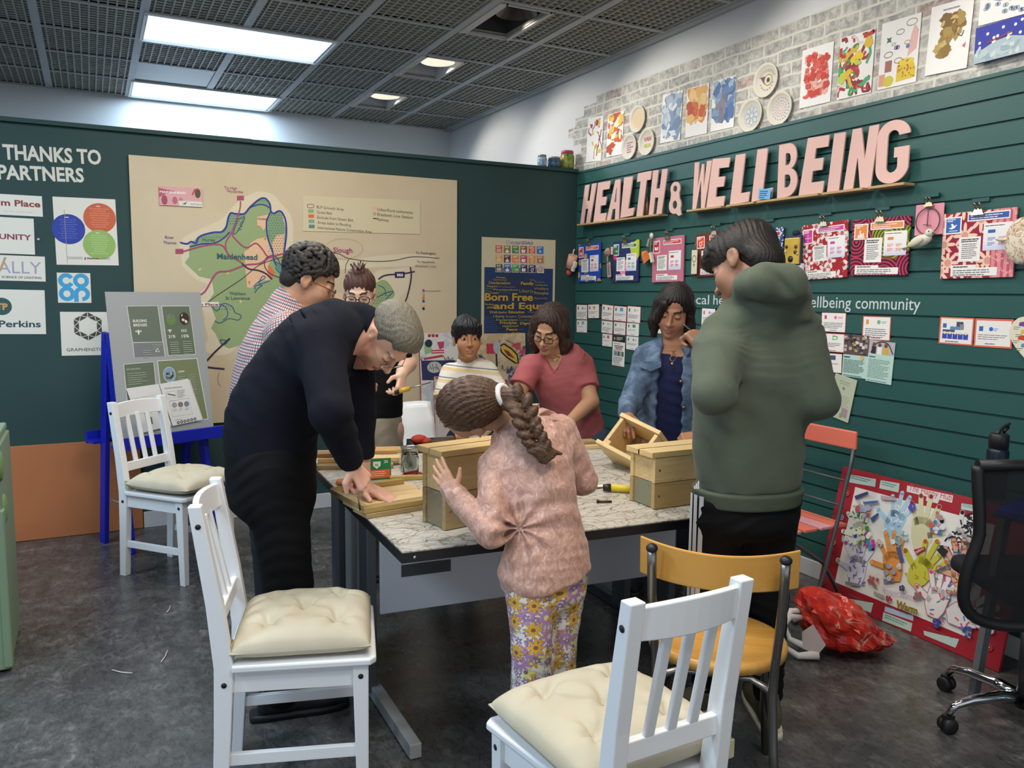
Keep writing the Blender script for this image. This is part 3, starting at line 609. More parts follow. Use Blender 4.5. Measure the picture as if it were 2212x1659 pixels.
b=MB(); b.lathe([(0,0),(.014,0),(.016,.01),(.016,.07),(.009,.095),(.009,.11),(0,.11)],mat('#5a3512',.25),14); b.build('body',t)
b=MB(); b.lathe([(.011,.105),(.011,.125),(0,.126)],mat('#1c1a18',.5),12); b.build('cap',t)
# goal boards, cards and pictures on the slat wall
def fabric(kind):
 g=NT('fabric_'+kind,.85); p=g.coord()
 def vor(scale,feat='F1',out='Distance'):
  v=g.n('TexVoronoi',feature=feat); v.inputs['Scale'].default_value=scale; g.put(v.inputs[0],p); return v.outputs[out]
 def flowers(scale,n,rad,bg,pet,cen,jit=.9):
  v=g.n('TexVoronoi',voronoi_dimensions='2D'); v.inputs['Scale'].default_value=scale; v.inputs['Randomness'].default_value=jit; g.put(v.inputs[0],p)
  q=g.n('VectorMath',operation='SUBTRACT'); sc=g.n('VectorMath',operation='SCALE'); g.put(sc.inputs[0],p); sc.inputs['Scale'].default_value=1
  g.put(q.inputs[0],sc.outputs[0]); g.put(q.inputs[1],v.outputs['Position']); s=g.n('SeparateXYZ'); g.put(s.inputs[0],q.outputs[0])
  an=g.math('ARCTAN2',s.outputs[1],s.outputs[0]); r=g.math('MULTIPLY',v.outputs['Distance'],1.)
  lim=g.math('MULTIPLY',g.math('ADD',.68,g.math('MULTIPLY',g.math('COSINE',g.math('MULTIPLY',an,n)),.32)),rad)
  inp=g.math('LESS_THAN',r,lim); c=g.mix(inp,bg,pet); return g.mix(g.math('LESS_THAN',r,rad*.28),c,cen)
 if kind=='rings':
  d=vor(14); w=g.math('SINE',g.math('MULTIPLY',d,34)); g.color(g.ramp(g.math('ADD',d,g.math('GREATER_THAN',vor(5),.62)),[(0,'#c4a76c'),(.2,'#8d3030'),(.24,'#c9b27c'),(.34,'#1d49ae'),(.5,'#1a45a8')],'CONSTANT'))
 elif kind=='leaves':
  v=g.n('TexVoronoi'); v.inputs['Scale'].default_value=9; n=g.n('TexNoise'); n.inputs['Scale'].default_value=9; g.put(n.inputs['Vector'],p); mm=g.mix(.12,p,n.outputs['Color']); g.put(v.inputs[0],mm); s=g.n('SeparateColor'); g.put(s.inputs[0],v.outputs['Color'])
  g.color(g.ramp(s.outputs[0],[(0,'#20295f'),(.42,'#d83a7c'),(.52,'#e98ab0'),(.62,'#b8cc35'),(.74,'#e8e3dc'),(.82,'#20295f')],'CONSTANT'))
 elif kind=='pink':g.color(g.ramp(g.noise(g.mp(p,(1,3,1)),160,2,.5),[(.35,'#b5627a'),(.65,'#c97b90')]))
 elif kind=='wood':g.color(g.ramp(g.noise(g.mp(p,(9,1,1)),12,5,.6,1),[(.35,'#4a1f14'),(.6,'#7a3422')]))
 elif kind=='bluewhite':g.color(g.mix(g.math('LESS_THAN',vor(70),.38),'#33477f',g.ramp(vor(70,'F1','Color'),[(.3,'#dfe3ec'),(.7,'#8fa0c8')])))
 elif kind=='redwhite':g.color(g.mix(g.math('LESS_THAN',g.noise(p,26,3,.5,2.),.40),flowers(14,5,.55,'#a31f2c','#e6d9d4','#b9606a'),'#d9b9b6'))
 elif kind=='wax':
  s=g.n('SeparateXYZ'); g.put(s.inputs[0],p); v=g.n('TexVoronoi',voronoi_dimensions='2D'); v.inputs['Scale'].default_value=6.5; v.inputs['Randomness'].default_value=.35; g.put(v.inputs[0],p)
  w=g.math('SINE',g.math('MULTIPLY',v.outputs['Distance'],60)); a=g.mix(g.math('GREATER_THAN',w,.1),'#3a1423','#c02f5c'); sc=g.n('SeparateColor'); g.put(sc.inputs[0],v.outputs['Color'])
  g.color(g.mix(g.math('GREATER_THAN',sc.outputs[0],.72),a,g.mix(g.math('GREATER_THAN',w,0),'#9c9a2a','#39501f')))
 elif kind=='flowerpink':
  s=g.n('SeparateXYZ'); g.put(s.inputs[0],p); fl=flowers(11,8,.62,'#9a1f3c','#eccbb6','#d99a8c'); st=g.mix(g.math('GREATER_THAN',g.math('SINE',g.math('MULTIPLY',s.outputs[0],240)),.2),'#d98c92','#c0566c'); st=g.mix(g.math('GREATER_THAN',g.noise(p,60,2,.5),.56),st,'#e0a39c')
  g.color(g.mix(g.math('GREATER_THAN',s.outputs[0],.06),fl,st))
 return g.bump(g.noise(p,300,1,.5),.15,.002).m
def m_gradcard(c):
 g=NT('gradient_card',.6); s=g.n('SeparateXYZ'); g.put(s.inputs[0],g.coord()); g.color(g.ramp(g.math('ADD',g.math('MULTIPLY',s.outputs[1],6),.5),[(0,'#b9bbdd'),(.4,'#e9e7ec'),(1,'#eeecea')])); return g.m
M_GC=m_gradcard(0); WHT='#eceae6'
def clip(t,x,y,z,s=1.):
 """bulldog clip on a hook"""
 m=mat('#b5a88e',.25,.9,name='clip_metal'); b=MB()
 b.hexa([(x-.028*s,y-.012*s,z-.006),(x+.028*s,y-.012*s,z-.006),(x+.028*s,y-.012*s,z+.012),(x-.028*s,y-.012*s,z+.012)],[(x-.014*s,y+.014*s,z),(x+.014*s,y+.014*s,z),(x+.014*s,y+.014*s,z+.006),(x-.014*s,y+.014*s,z+.006)],m)
 for k in(-1,1):b.tube([(x+k*.006,y+.010*s,z+.004),(x+k*.016*s,y+.028*s,z+.016),(x+k*.012*s,y+.038*s,z+.02),(x+k*.002,y+.026*s,z+.012)],.0035*s,m,6)
 b.build('bulldog_clip',t)
 MB().box((x,y+.05*s,-.004),(.075,.016,.016),M_SLAT).build('hook',t)
def icon(s,kind,r,c):
 if kind==0:
  for k in(-2,-1,0,1,2):s.rect(k*r*.36-.1*r,-r*.7,r*.22,r*(.8+.25*(k%2)),c); s.disc(k*r*.36,r*.4,r*.14,c,8)
 elif kind==1:s.line([(-r,0),(-r*.4,0),(-r*.1,r*.6),(r*.2,-r*.6),(r*.4,0)],r*.16,c); s.disc(r*.75,0,r*.26,c,10)
 elif kind==2:s.poly([(-r,-r*.4),(-r*.1,-r*.7),(-r*.1,r*.4),(-r,r*.6)],c); s.poly([(r*.1,-r*.7),(r*.7,-r*.4),(r*.7,r*.6),(r*.1,r*.4)],c); s.rect(r*.82,-r*.5,r*.14,r*1.1,c)
 elif kind==3:s.ring(0,0,r*.6,r*.2,c); s.line([(r*.4,r*.4),(r*.9,r*.9)],r*.2,c); s.line([(0,-r*.6),(0,-r)],r*.2,c)
 elif kind==4:
  s.rect(-r*.35,r*.08,r*.7,r*.14,c); s.rect(-r*.35,-r*.22,r*.7,r*.14,c)
  for a in range(4):d=V(math.cos(a*PI/2),math.sin(a*PI/2)); n_=V(-d[1],d[0]); s.poly([tuple(d*r),tuple(d*r*.65+n_*r*.25),tuple(d*r*.65-n_*r*.25)],c)
 elif kind==5:
  for k,(h,w)in enumerate(((.5,.3),(1.1,.35),(.7,.3),(.9,.3))):s.rect(-r*.8+k*r*.42,-r*.7,r*w,r*h*.9,c)
  s.disc(-r*.2,r*.5,r*.2,c,8); s.rect(-r,-r*.9,r*2,r*.2,c)
 else:
  s.poly([(-r,-r*.1),(-r*.3,-r*.35),(r*.4,-r*.1),(r*.7,r*.35),(r,r*.4),(r*.65,r*.55),(r*.3,r*.3),(-r*.1,r*.8),(-r*.5,r*.75),(-r*.25,r*.1)],c); s.rect(-r*.8,-r*.75,r*1.8,r*.14,c)
def goal_board(q,fab,gc,tc,ic,label,lay=None,ttl=None):
 a,z,w,h,tl=quadR(q); t=thing('goal_board',label,'display board',M=RW(-a,z,-.006,tl),group='goal boards hanging from clips')
 s=Sheet(w,h,thick=.008,m=fabric(fab)); s.build('fabric_board',t)
 L=lay or dict(g=(.03,.65,.24,.93),t=(.36,.82,.92,.93),a=(.16,.26,.48,.60),b=(.54,.26,.92,.68),c=(.14,.04,.82,.18))
 def sub(key,name,col,off=.0085,m=None):
  u0,v0,u1,v1=L[key]; s=Sheet((u1-u0)*w,(v1-v0)*h,col,m=m); o=(u0+u1-1)*w/2,(v0+v1-1)*h/2,off; return s,o,(u1-u0)*w,(v1-v0)*h
 s,o,a,b=sub('g','goal_card',WHT); s.rect(-a/2+.006,-b/2+.006,a-.012,b-.012,gc); s.tlines(-a*.36,b*.38,a*.5,2,b*.10,'#f2eeea',b*.05,ic)
 s.M=Matrix.Translation((0,-b*.12,0)); icon(s,ic,a*.27,'#f4f0ec'); s.M=ID(); s.build('goal_card',t).location=o
 s,o,a,b=sub('t','title_strip',WHT); s.rect(-a/2+.005,-b/2+.005,a-.01,b-.01,tc); s.tlines(-a*.42,b*.18,a*.8,2,b*.28,'#f0d9d6',b*.12,ic+3); s.build('title_strip',t).location=o
 s,o,a,b=sub('a','text_card',WHT); s.tlines(-a*.40,b*.42,a*.8,2,b*.08,'#3b3b40',b*.05,ic+9); s.tlines(-a*.36,b*.22,a*.72,8,b*.08,'#6a6a70',b*.035,ic+11); s.build('text_card',t).location=o
 s,o,a,b=sub('b','facts_card',WHT,m=M_GC); s.tlines(-a*.44,b*.42,a*.8,1,b*.1,'#3b3b40',b*.03,ic+21); s.rect(-a*.34,b*.14,a*.26,b*.12,gc)
 for i in range(2):
  for j in range(2):s.tlines(-a*.34+i*a*.38,-b*.02-j*b*.18,a*.27,3,b*.045,gc if ic!=6 else '#5f7dbb',b*.025,i+j*3)
 s.build('facts_card',t).location=o
 u0,v0,u1,v1=L['c']; a,b=(u1-u0)*w,(v1-v0)*h
 s=Sheet(a,b,WHT,outline=[(-a/2,-b/2),(a/2,-b/2),(a/2,b*.22),(a*.05,b*.22),(a*.05,b/2),(-a/2,b/2)]); s.tlines(-a*.45,b*.38,a*.4,1,.01,'#3b3b40',b*.11,5); s.tlines(-a*.45,b*.05,a*.85,3,b*.2,'#6a6a70',b*.09,7); s.build('caption_card',t).location=((u0+u1-1)*w/2,(v0+v1-1)*h/2,.0085)
 clip(t,0,h/2-.006,.010); return t
goal_board([(1252.4,528),(1300.5,524),(1300.5,608),(1252.4,609)],'rings','#c23440','#d9544c',0,'blue patterned fabric goal board, first from the corner')
goal_board([(1328.6,522),(1383.5,518),(1382.8,608),(1326,609)],'leaves','#1f7a4d','#2f7f55',1,'navy, pink and lime leaf fabric goal board, second from the corner')
goal_board([(1414,514.5),(1481.5,508),(1479.7,608),(1412,610)],'pink','#c22b3c','#cf3f48',2,'plain dusty pink fabric goal board, third from the corner')
goal_board([(1507,505),(1592,497),(1590,594),(1506,598)],'wood','#dd4a30','#d8503a',3,'dark brown goal board partly hidden by the teenager head')
goal_board([(1628,497),(1697.5,490.5),(1692,597),(1625,600)],'bluewhite','#a82a48','#b23a52',5,'blue and white sprigged goal board right of the teenager head')
goal_board([(1735.4,487.4),(1836.4,475.4),(1834,599.7),(1736,604)],'redwhite','#c9389c','#cc46a4',4,'red goal board with white flowers and magenta card',dict(g=(.03,.65,.26,.92),t=(.36,.82,.93,.93),a=(.26,.32,.56,.60),b=(.58,.36,.95,.74),c=(.12,.02,.77,.16)))
goal_board([(1846.7,475),(1972,467),(1964,595),(1840.4,595)],'wax','#e08a44','#e59350',5,'magenta and green wax print goal board with orange card',dict(g=(.04,.64,.29,.92),t=(.33,.80,.90,.93),a=(.24,.23,.55,.66),b=(.58,.34,.96,.76),c=(.09,.02,.85,.18)))
goal_board([(2043,462.4),(2202,448),(2193,598.5),(2035.6,602)],'flowerpink','#2a62b2','#2f58a8',6,'crimson and pink flower print goal board with blue dove card',dict(g=(.03,.68,.27,.94),t=(.35,.85,.92,.97),a=(.25,.25,.55,.62),b=(.58,.40,.96,.80),c=(.15,.03,.79,.20)))
def cards(q,label,frame_c='#d9604f',bd=.05,logo='#c0505a',sq='#c23440',n=4,seed=1,pos=(.3,.72),kind='disc'):
 def d(s,w,h):
  if frame_c:s.rect(-w/2*(1-bd),-h/2*(1-bd),w*(1-bd),h*(1-bd),'#edeae6')
  s.rect(-w*.38,h*.16,w*.10,h*.20,sq)
  if kind=='disc':s.disc(w*.08,h*.26,h*.09,logo,12); s.tlines(w*.18,h*.30,w*.2,2,h*.06,logo,h*.03,seed)
  elif kind=='heart':s.disc(-w*.0+.0,h*.30,h*.08,logo,12); s.disc(w*.10,h*.30,h*.08,logo,12); s.poly([(-w*.07,h*.28),(w*.17,h*.28),(w*.05,h*.08)],logo)
  elif kind=='box':s.rect(-w*.02,h*.16,w*.24,h*.24,logo)
  else:s.poly([(0,h*.14),(w*.2,h*.18),(w*.2,h*.36),(0,h*.40)],logo); s.rect(w*.03,h*.2,w*.13,h*.12,'#edeae6')
  s.tlines(-w*.40,-h*.02,w*.8,n,h*.085,'#77777c',h*.035,seed); s.tlines(-w*.2,-h*.40,w*.4,1,.01,'#55555c',h*.03,seed+1,True)
 sheetR(q,'charity_card',label,'card',d,'charity cards pinned to the slat wall',.0012,col=frame_c or '#edeae6')
cards([(1246,658.5),(1269.4,658),(1268.2,690),(1245.2,690)],'pinkish charity card nearest the corner, top row','#c9857a',.04,'#8a8f98','#c23440',4,2)
cards([(1270.6,657.6),(1294.7,657.6),(1294.4,687.5),(1271,687.5)],'charity card with small gold heart, second from the corner','#c9857a',.04,'#c9a640','#c23440',2,3,kind='heart')
cards([(1246,691.5),(1269,691.5),(1268.4,718.4),(1245.6,718)],'nearly blank charity card hanging below the one nearest the corner','#c9857a',.04,'#8fa8c0','#c23440',1,4,kind='box')
cards([(1302,658),(1326.2,659),(1324.4,692),(1298.7,691)],'charity card with red logo, top left of the block of eight','#d9604f',.05,'#c8404c','#1f7a4d',3,5)
cards([(1327.2,660.6),(1355,662),(1353,694.6),(1325.6,693)],'charity card with light blue square logo, top middle of the block','#d9604f',.05,'#5f9fdc','#1f7a4d',2,6,kind='box')
cards([(1356.2,661.4),(1385.3,662),(1382.8,697.6),(1354.4,696.6)],'charity card with round yellow logo, top right of the block','#d9604f',.05,'#c9b94a','#1f7a4d',3,7)
cards([(1300.8,693),(1324.6,694),(1323.4,721),(1298.7,719)],'charity card with blue and yellow swirl, below the red logo card','#c9857a',.05,'#7fb0a8','#1f7a4d',4,8)
cards([(1326.6,695.4),(1352.7,696),(1351.4,723.6),(1325.3,722.6)],'plain red framed charity card in the middle of the block','#d9604f',.06,'#d8d5d0','#1f7a4d',3,9)
cards([(1355,698.4),(1381.3,698.4),(1379.7,726),(1353.4,724.7)],'charity card with small green logo at right of the block',None,.0,'#4a9a5a','#1f7a4d',1,10,kind='box')
cards([(1302,721.6),(1323.5,722.4),(1321.5,748.7),(1301.3,747.5)],'small charity card with pink square, bottom left of the block',None,.0,'#d8606c','#1f7a4d',1,11,kind='box')
cards([(1354.4,727.2),(1380.3,727.2),(1378.2,756.3),(1352.4,755)],'charity card with small crest, bottom right of the block',None,0,'#8f7a80','#1f7a4d',2,12)
def dl(s,w,h):
 s.rect(-w/2,h*.30,w,h*.2,'#23201e'); s.disc(-w*.36,h*.40,w*.08,'#b58a78',12); s.tlines(-w*.2,h*.46,w*.55,3,h*.04,'#d8d4cf',h*.02,3)
 s.tlines(-w*.42,h*.25,w*.84,1,.01,'#b55a5e',h*.025,4); s.tlines(-w*.38,h*.18,w*.76,3,h*.05,'#3b3a40',h*.03,5,True); s.tlines(-w*.42,h*.03,w*.84,1,.01,'#b55a5e',h*.02,6)
 r=random.Random(3)
 for i in range(9):s.rect(-w*.42+i*w*.093,-h*.17,w*.095,h*.16,['#5a4a48','#9db5b0','#3b4650','#c9b49a','#7a8a94'][r.randrange(5)])
 s.tlines(-w*.42,-h*.21,w*.84,5,h*.045,'#66666c',h*.02,8); s.tlines(-w*.42,-h*.45,w*.84,1,.01,'#b55a5e',h*.02,9)
sheetR([(1325.6,724.8),(1352,727),(1348.4,791.8),(1322,788.7)],'leaflet','tall white leaflet with black heading hanging below the block of cards','leaflet',dl,off=.002)
cards([(1409,688),(1432,689),(1430,720),(1408,719)],'charity card mostly hidden behind the denim jacket woman hair',None,0,'#8fa8c0','#c23440',2,13)
cards([(1517,667),(1546.8,666.5),(1542.5,704.4),(1516,703)],'charity card with lilac oval logo beside the teenager hand',None,0,'#a99ad0','#d83a54',3,14)
cards([(1776,674.6),(1828.5,677),(1826,718),(1774,716)],'charity card with pink logo just right of the green hood, top','#d9857a',.03,'#e0708a','#d83a7c',4,15)
cards([(1774,719.5),(1826.7,721),(1823.5,761.4),(1772,759)],'red framed charity card with green arrow logo','#d95a55',.07,'#4fae5e','#d83a7c',3,16,kind='flag')
cards([(1772,762.5),(1821,764),(1817,805),(1770,803)],'charity card with small dark photo, below the green arrow card','#d9857a',.03,'#3a5a78','#d83a7c',2,17,kind='box')
cards([(1865,682.6),(1926,684.6),(1922.5,736.5),(1862.6,733)],'orange framed charity card with green ring logo, above the mint leaflets','#dd6a50',.06,'#7fae88','#e0944a',5,18)
def dm1(s,w,h,sd=1):
 s.rect(-w/2,h*.02,w,h*.48,'#5a4a4c'); r=random.Random(sd)
 for i in range(46):s.rect(-w/2+r.random()*w*.88,h*.03+r.random()*h*.40,w*.12,h*r.uniform(.04,.09),r.choice(['#2b2430','#b8a8a8','#7a4a52','#d8cfc8','#3a3340','#c9a83c','#8a7a80']))
 s.tlines(-w*.45,-h*.02,w*.4,1,.01,'#3a5878',h*.03,1); s.disc(w*.28,-h*.03,w*.08,'#e0b068',10); s.tlines(-w*.45,-h*.09,w*.86,9,h*.036,'#7d9a94',h*.018,sd); s.tlines(-w*.45,-h*.46,w*.8,1,.01,'#4a6a90',h*.015,2)
def dm2(s,w,h):
 s.rect(-w/2,h*.18,w,h*.32,'#b5b0b4'); s.line(smooth([(-w*.4,h*.2),(-w*.2,h*.44),(w*.2,h*.46),(w*.45,h*.22)]),h*.03,'#35303c')
 for x,c in((-w*.30,'#2a2830'),(-w*.08,'#ece9e6'),(w*.16,'#d2ac2c')):s.rect(x-w*.08,h*.18,w*.17,h*.18,c); s.disc(x,h*.40,w*.07,'#6a463a',10)
 s.tlines(-w*.45,h*.12,w*.4,1,.01,'#3a5878',h*.03,1); s.tlines(-w*.45,h*.05,w*.86,13,h*.036,'#7d9a94',h*.018,12); s.tlines(-w*.45,-h*.46,w*.8,1,.01,'#4a6a90',h*.015,2)
sheetR([(1826.7,722),(1879,724.5),(1872,818.8),(1818.5,811)],'leaflet','mint green leaflet with crowd photo, left of the mint pair','leaflet',dm1,'mint green leaflets',off=.0025,col='#b8d6ca')
sheetR([(1879.6,735),(1937.5,739.5),(1924.5,831.8),(1871,821.8)],'leaflet','mint green leaflet with yellow shirted person photo, right of the mint pair','leaflet',dm2,'mint green leaflets',off=.0035,col='#b8d6ca')
def dn1(s,w,h):
 s.rect(-w*.46,-h*.45,w*.92,h*.90,'#ebe8e4'); s.rect(-w*.40,h*.10,w*.11,h*.16,'#2f66b4'); s.rect(-w*.18,h*.04,w*.32,h*.12,'#5f86b8'); s.rect(.0,h*.16,w*.2,h*.18,'#4a4a58'); s.rect(w*.1,h*.05,w*.12,h*.2,'#8a8894'); s.rect(-w*.40,-h*.05,w*.36,h*.09,'#4a5068')
 for i in range(5):s.rect(-w*.40+i*w*.155,-h*.30,w*.14,h*.20,'#3446b0'); s.disc(-w*.33+i*w*.155,-h*.08,w*.04,'#e3dcae',10)
 s.tlines(-w*.3,-h*.38,w*.6,1,.01,'#55555c',h*.03,3)
def dn2(s,w,h):
 s.rect(-w*.455,-h*.44,w*.91,h*.87,'#ebe8e4'); s.rect(-w*.38,h*.06,w*.11,h*.17,'#2f66b4'); s.disc(-w*.06,h*.14,h*.075,'#3566c0',16); s.tlines(w*.0,h*.17,w*.14,2,h*.06,'#7f9fd0',h*.03,3); s.tlines(-w*.40,-h*.06,w*.8,3,h*.07,'#77777c',h*.025,5); s.tlines(-w*.2,-h*.36,w*.4,1,.01,'#55555c',h*.03,8)
sheetR([(2032,684),(2105.5,687),(2101,747.4),(2027.4,741.5)],'charity_card','orange framed charity card with row of blue squares, left of the far right pair','card',dn1,'charity cards pinned to the slat wall',col='#dd6a50')
sheetR([(2108,687.5),(2191,690),(2186,753),(2103.7,749)],'charity_card','orange framed charity card with round blue logo, right of the far right pair','card',dn2,'charity cards pinned to the slat wall',off=.0022,col='#dd6a50')
def dfold(s,w,h):s.disc(-w*.0,h*.22,w*.06,'#7a8070',10); s.tlines(-w*.25,h*.38,w*.5,2,h*.05,'#8d9380',h*.02,2,True); s.tlines(-w*.38,h*.05,w*.75,6,h*.05,'#9aa08c',h*.02,4); s.rect(w*.1,-h*.42,w*.28,h*.2,'#a08a92'); s.rect(w*.05,-h*.45,w*.12,h*.1,'#7fa060')
sheetR([(1806,806),(1857,822),(1831,912),(1789,896)],'leaflet','tilted pale sage leaflet below the mint pair','leaflet',dfold,off=.006,col='#b5bda3')
def hang(name,label,cat,px,py,x=-.03,group='small crafts hanging on the slat wall'):
 p=onplane(px,py,0,x); return thing(name,label,cat,M=RW(p[1],p[2],x),group=group)
t=hang('hanging_roll','peach paper roll with red tip hanging in the corner','craft',1235,566,-.06)
b=MB(); b.tube([(-.022,-.045,0),(.018,.05,0)],.036,mat('#d9a38c',.7),16); b.build('roll',t)
b=MB(); b.ball((-.040,-.078,.0),(.022,.026,.022),mat('#c25440',.6)); b.build('tip',t)
b=MB(); b.box((.052,.0,.0),(.026,.04,.02),mat('#e8e2d6',.6),Matrix.Rotation(-.4,4,'Z')); b.box((.04,-.04,.0),(.024,.035,.02),mat('#e8e2d6',.6),Matrix.Rotation(-.4,4,'Z')); b.tube([(.018,.05,0),(.02,.075,.0),(.035,.095,-.0)],.005,mat('#d8d3c8',.6),8); b.build('toggle',t)
t=hang('rope_tag','coiled rope knot with pink photo tag between first two boards','craft',1314,545)
b=MB();
for k in range(5):b.tube([(.026*math.cos(a)*(1-k*.16),.026*math.sin(a)*(1-k*.16),.006+k*.004)for a in np.linspace(0,6.28,18)],.006,mat('#a58a78',.9),6)
b.tube([(0,-.02,.006),(.004,-.06,.006),(.012,-.08,.004)],.006,mat('#a58a78',.9),6); b.build('rope',t)
s=Sheet(.045,.105,'#d99aa6'); s.rect(-.014,-.04,.028,.08,'#8a8078'); s.rect(-.006,-.03,.004,.06,'#5a5048'); o=s.build('tag',t); o.location=(.02,-.125,.004); o.rotation_euler=(0,0,.12)
s=Sheet(.03,.055,'#dba8b4'); o=s.build('paper',t); o.location=(.042,.01,-.002)
t=hang('paper_chain','orange folded paper with white beads and disc, left of the pink board','craft',1396,553)
s=MB(); s.add([(-.055,.03,0),(.03,.035,.02),(.055,-.01,0),(.01,-.05,.02),(-.03,-.055,0),(-.01,-.005,.03)],[(0,5,1),(1,5,2),(2,5,3),(3,5,4),(4,5,0),(0,1,2,3,4)],mat('#dd7a35',.7)); s.build('folded_paper',t)
b=MB(); b.lathe([(0,.008),(.019,.006),(.019,0),(0,0)],mat('#dcd7c4',.5),16,Matrix.Translation((.055,.13,0))); b.build('disc',t)
b=MB(); b.bar((.06,.02,.01),(.085,-.045,.01),.018,.018,mat('#ddd8c8',.6)); b.bar((.03,.06,.01),(.05,.11,.01),.018,.02,mat('#8f9088',.6)); b.tube([(.055,.115,.004),(.045,.03,.004)],.003,mat('#b9a25c',.6),6); b.build('bead',t)
t=hang('fabric_tag','cream fabric tag with black ring symbol left of the teenager','craft',1500.5,566)
s=Sheet(.05,.145,'#d9d2b8',.004); s.ring(0,.02,.018,.004,'#2b2a28'); s.line([(0,.0),(0,-.03)],.004,'#2b2a28'); s.line([(-.01,-.018),(.01,-.018)],.004,'#2b2a28'); s.build('tag',t)
b=MB(); b.tube([(0,.07,.002),(.0,.10,0),(.006,.12,0)],.003,mat('#8a6a48',.8),6); b.build('cord',t)
t=hang('yellow_pouch','yellow plastic pouch with navy rim holding small buttons','craft',1714,541,-.03)
b=MB(); b.box((0,0,0),(.118,.158,.014),mat('#2a3350',.7)); b.build('rim',t,bevel=.005)
g=NT('yellow_plastic',.25); g.color(g.ramp(g.noise(g.coord(),18,3,.5),[(.4,'#bd9a3c'),(.6,'#cfae4c')])); b=MB(); b.box((0,-.004,.009),(.104,.138,.012),g.m); b.build('pouch',t,bevel=.004)
b=MB();
for x,y,r,c in((-.035,.02,.009,'#3a332c'),(.03,.018,.010,'#5a4a38'),(.028,-.01,.010,'#3b3a44'),(-.003,-.045,.017,'#2a2828'),(-.042,-.004,.006,'#d8d2c8'),(.042,-.02,.007,'#e0b93c')):b.lathe([(0,.004),(r,.003),(r,0)],mat(c,.4),12,Matrix.Translation((x,y,.015)))
b.build('button',t)
b=MB(); b.ball((.012,.09,0),(.026,.016,.014),mat('#202845',.9)); b.build('bow',t)
t=hang('small_bag','small white drawstring bag printed orange B4, under the yellow pouch','craft',1724,588,-.02)
b=MB(); b.add([(-.035,.05,0),(.04,.045,0),(.045,-.045,.012),(-.03,-.05,.012),(-.03,.05,.014),(.035,.045,.014)],[(0,1,5,4),(4,5,2,3),(0,4,3),(1,2,5),(0,3,2,1)],mat('#dcdcdc',.7)); b.build('bag',t)
s=Letters(); s.text('B4',.002,.0,.022,'#d8632f',.05,'c'); s.text('GOOD',.004,-.032,.016,'#2f62b0',.05,'c',fit=.042); o=s.build('print',t); o.location=(0,0,.0165)
t=hang('dove_ring','pink card with wire ring and white dove hanging on a clip','craft',2008,474,-.015)
s=Sheet(.137,.135,'#dd92a2',.003); s.build('card',t)
b=MB(); b.tube([(.058*math.cos(a),.058*math.sin(a)-.008,.012)for a in np.linspace(0,2*PI,30)],.0025,mat('#5a4a42',.7),6); b.tube([(0,.055,.012),(0,-.03,.014)],.002,mat('#5a4a42',.7),6); b.tube([(-.02,-.022,.014),(.02,-.028,.014)],.002,mat('#5a4a42',.7),6); b.build('ring',t)
wm=mat('#dedacb',.8); b=MB(); b.ball((0,0,0),(.055,.026,.026),wm,16,10,Matrix.Translation((-.012,-.095,.035))@Matrix.Rotation(.30,4,'Z')); b.ball((.034,-.062,.040),(.019,.018,.017),wm); b.add([(-.05,-.10,.02),(-.05,-.115,.05),(-.095,-.135,.03),(-.10,-.125,.045),(-.09,-.12,.03)],[(0,1,3,4),(1,2,3),(0,4,2)],wm); b.build('dove',t)
b=MB(); b.ball((0,0,0),(.042,.016,.010),mat('#cfcab2',.8),14,8,Matrix.Translation((-.02,-.102,.060))@Matrix.Rotation(.38,4,'Z')); b.build('wing',t)
b=MB(); b.tube([(.05,-.064,.042),(.064,-.068,.042)],[.006,.001],mat('#6b5a4a',.6),8); b.ball((.040,-.056,.056),.003,mat('#1a1818',.3)); b.build('beak',t)
clip(t,0,.065,.006,.8)
t=hang('fabric_fish','cream fabric fish with red and brown swirls at the right edge','craft',2212,520,-.05)
g=NT('cream_print_cloth',.8); g.color(g.ramp(g.noise(g.coord(),22,2,.5,1.5),[(.46,'#ddd6c0'),(.52,'#b5604a'),(.56,'#ddd6c0'),(.66,'#a98f66')])); b=MB(); b.ball((0,0,0),(.075,.095,.03),g.m,20,12); b.add([(-.055,.03,0),(-.115,.01,.005),(-.06,-.02,.0),(-.06,.005,.02)],[(0,1,3),(1,2,3),(0,2,1)],g.m); b.build('fish',t)
t=hang('heart_card','white heart shaped card with coloured drawings at the right edge','craft',2238,735,-.01)
P=[]
for i in range(40):
 a=2*PI*i/40; P.append((.105*math.sin(a)**3*1.0,.1*(13*math.cos(a)-5*math.cos(2*a)-2*math.cos(3*a)-math.cos(4*a))/13))
s=Sheet(.2,.2,'#dfd9c2',.004,outline=P[::-1])
for x,y,c in((-.05,.06,'#6a3f8a'),(-.04,.03,'#cdbb3c'),(-.05,.005,'#c2402f'),(-.035,-.025,'#5a8fb8'),(.03,.05,'#3f8a50'),(.04,.0,'#c27a9a')):s.poly([(x-.02,y-.006),(x+.02,y-.010),(x+.022,y+.008),(x,y+.012),(x-.018,y+.008)],c); s.tlines(x-.04,y-.01,.03,2,.008,'#7a756a',.003,3)
s.build('heart',t)
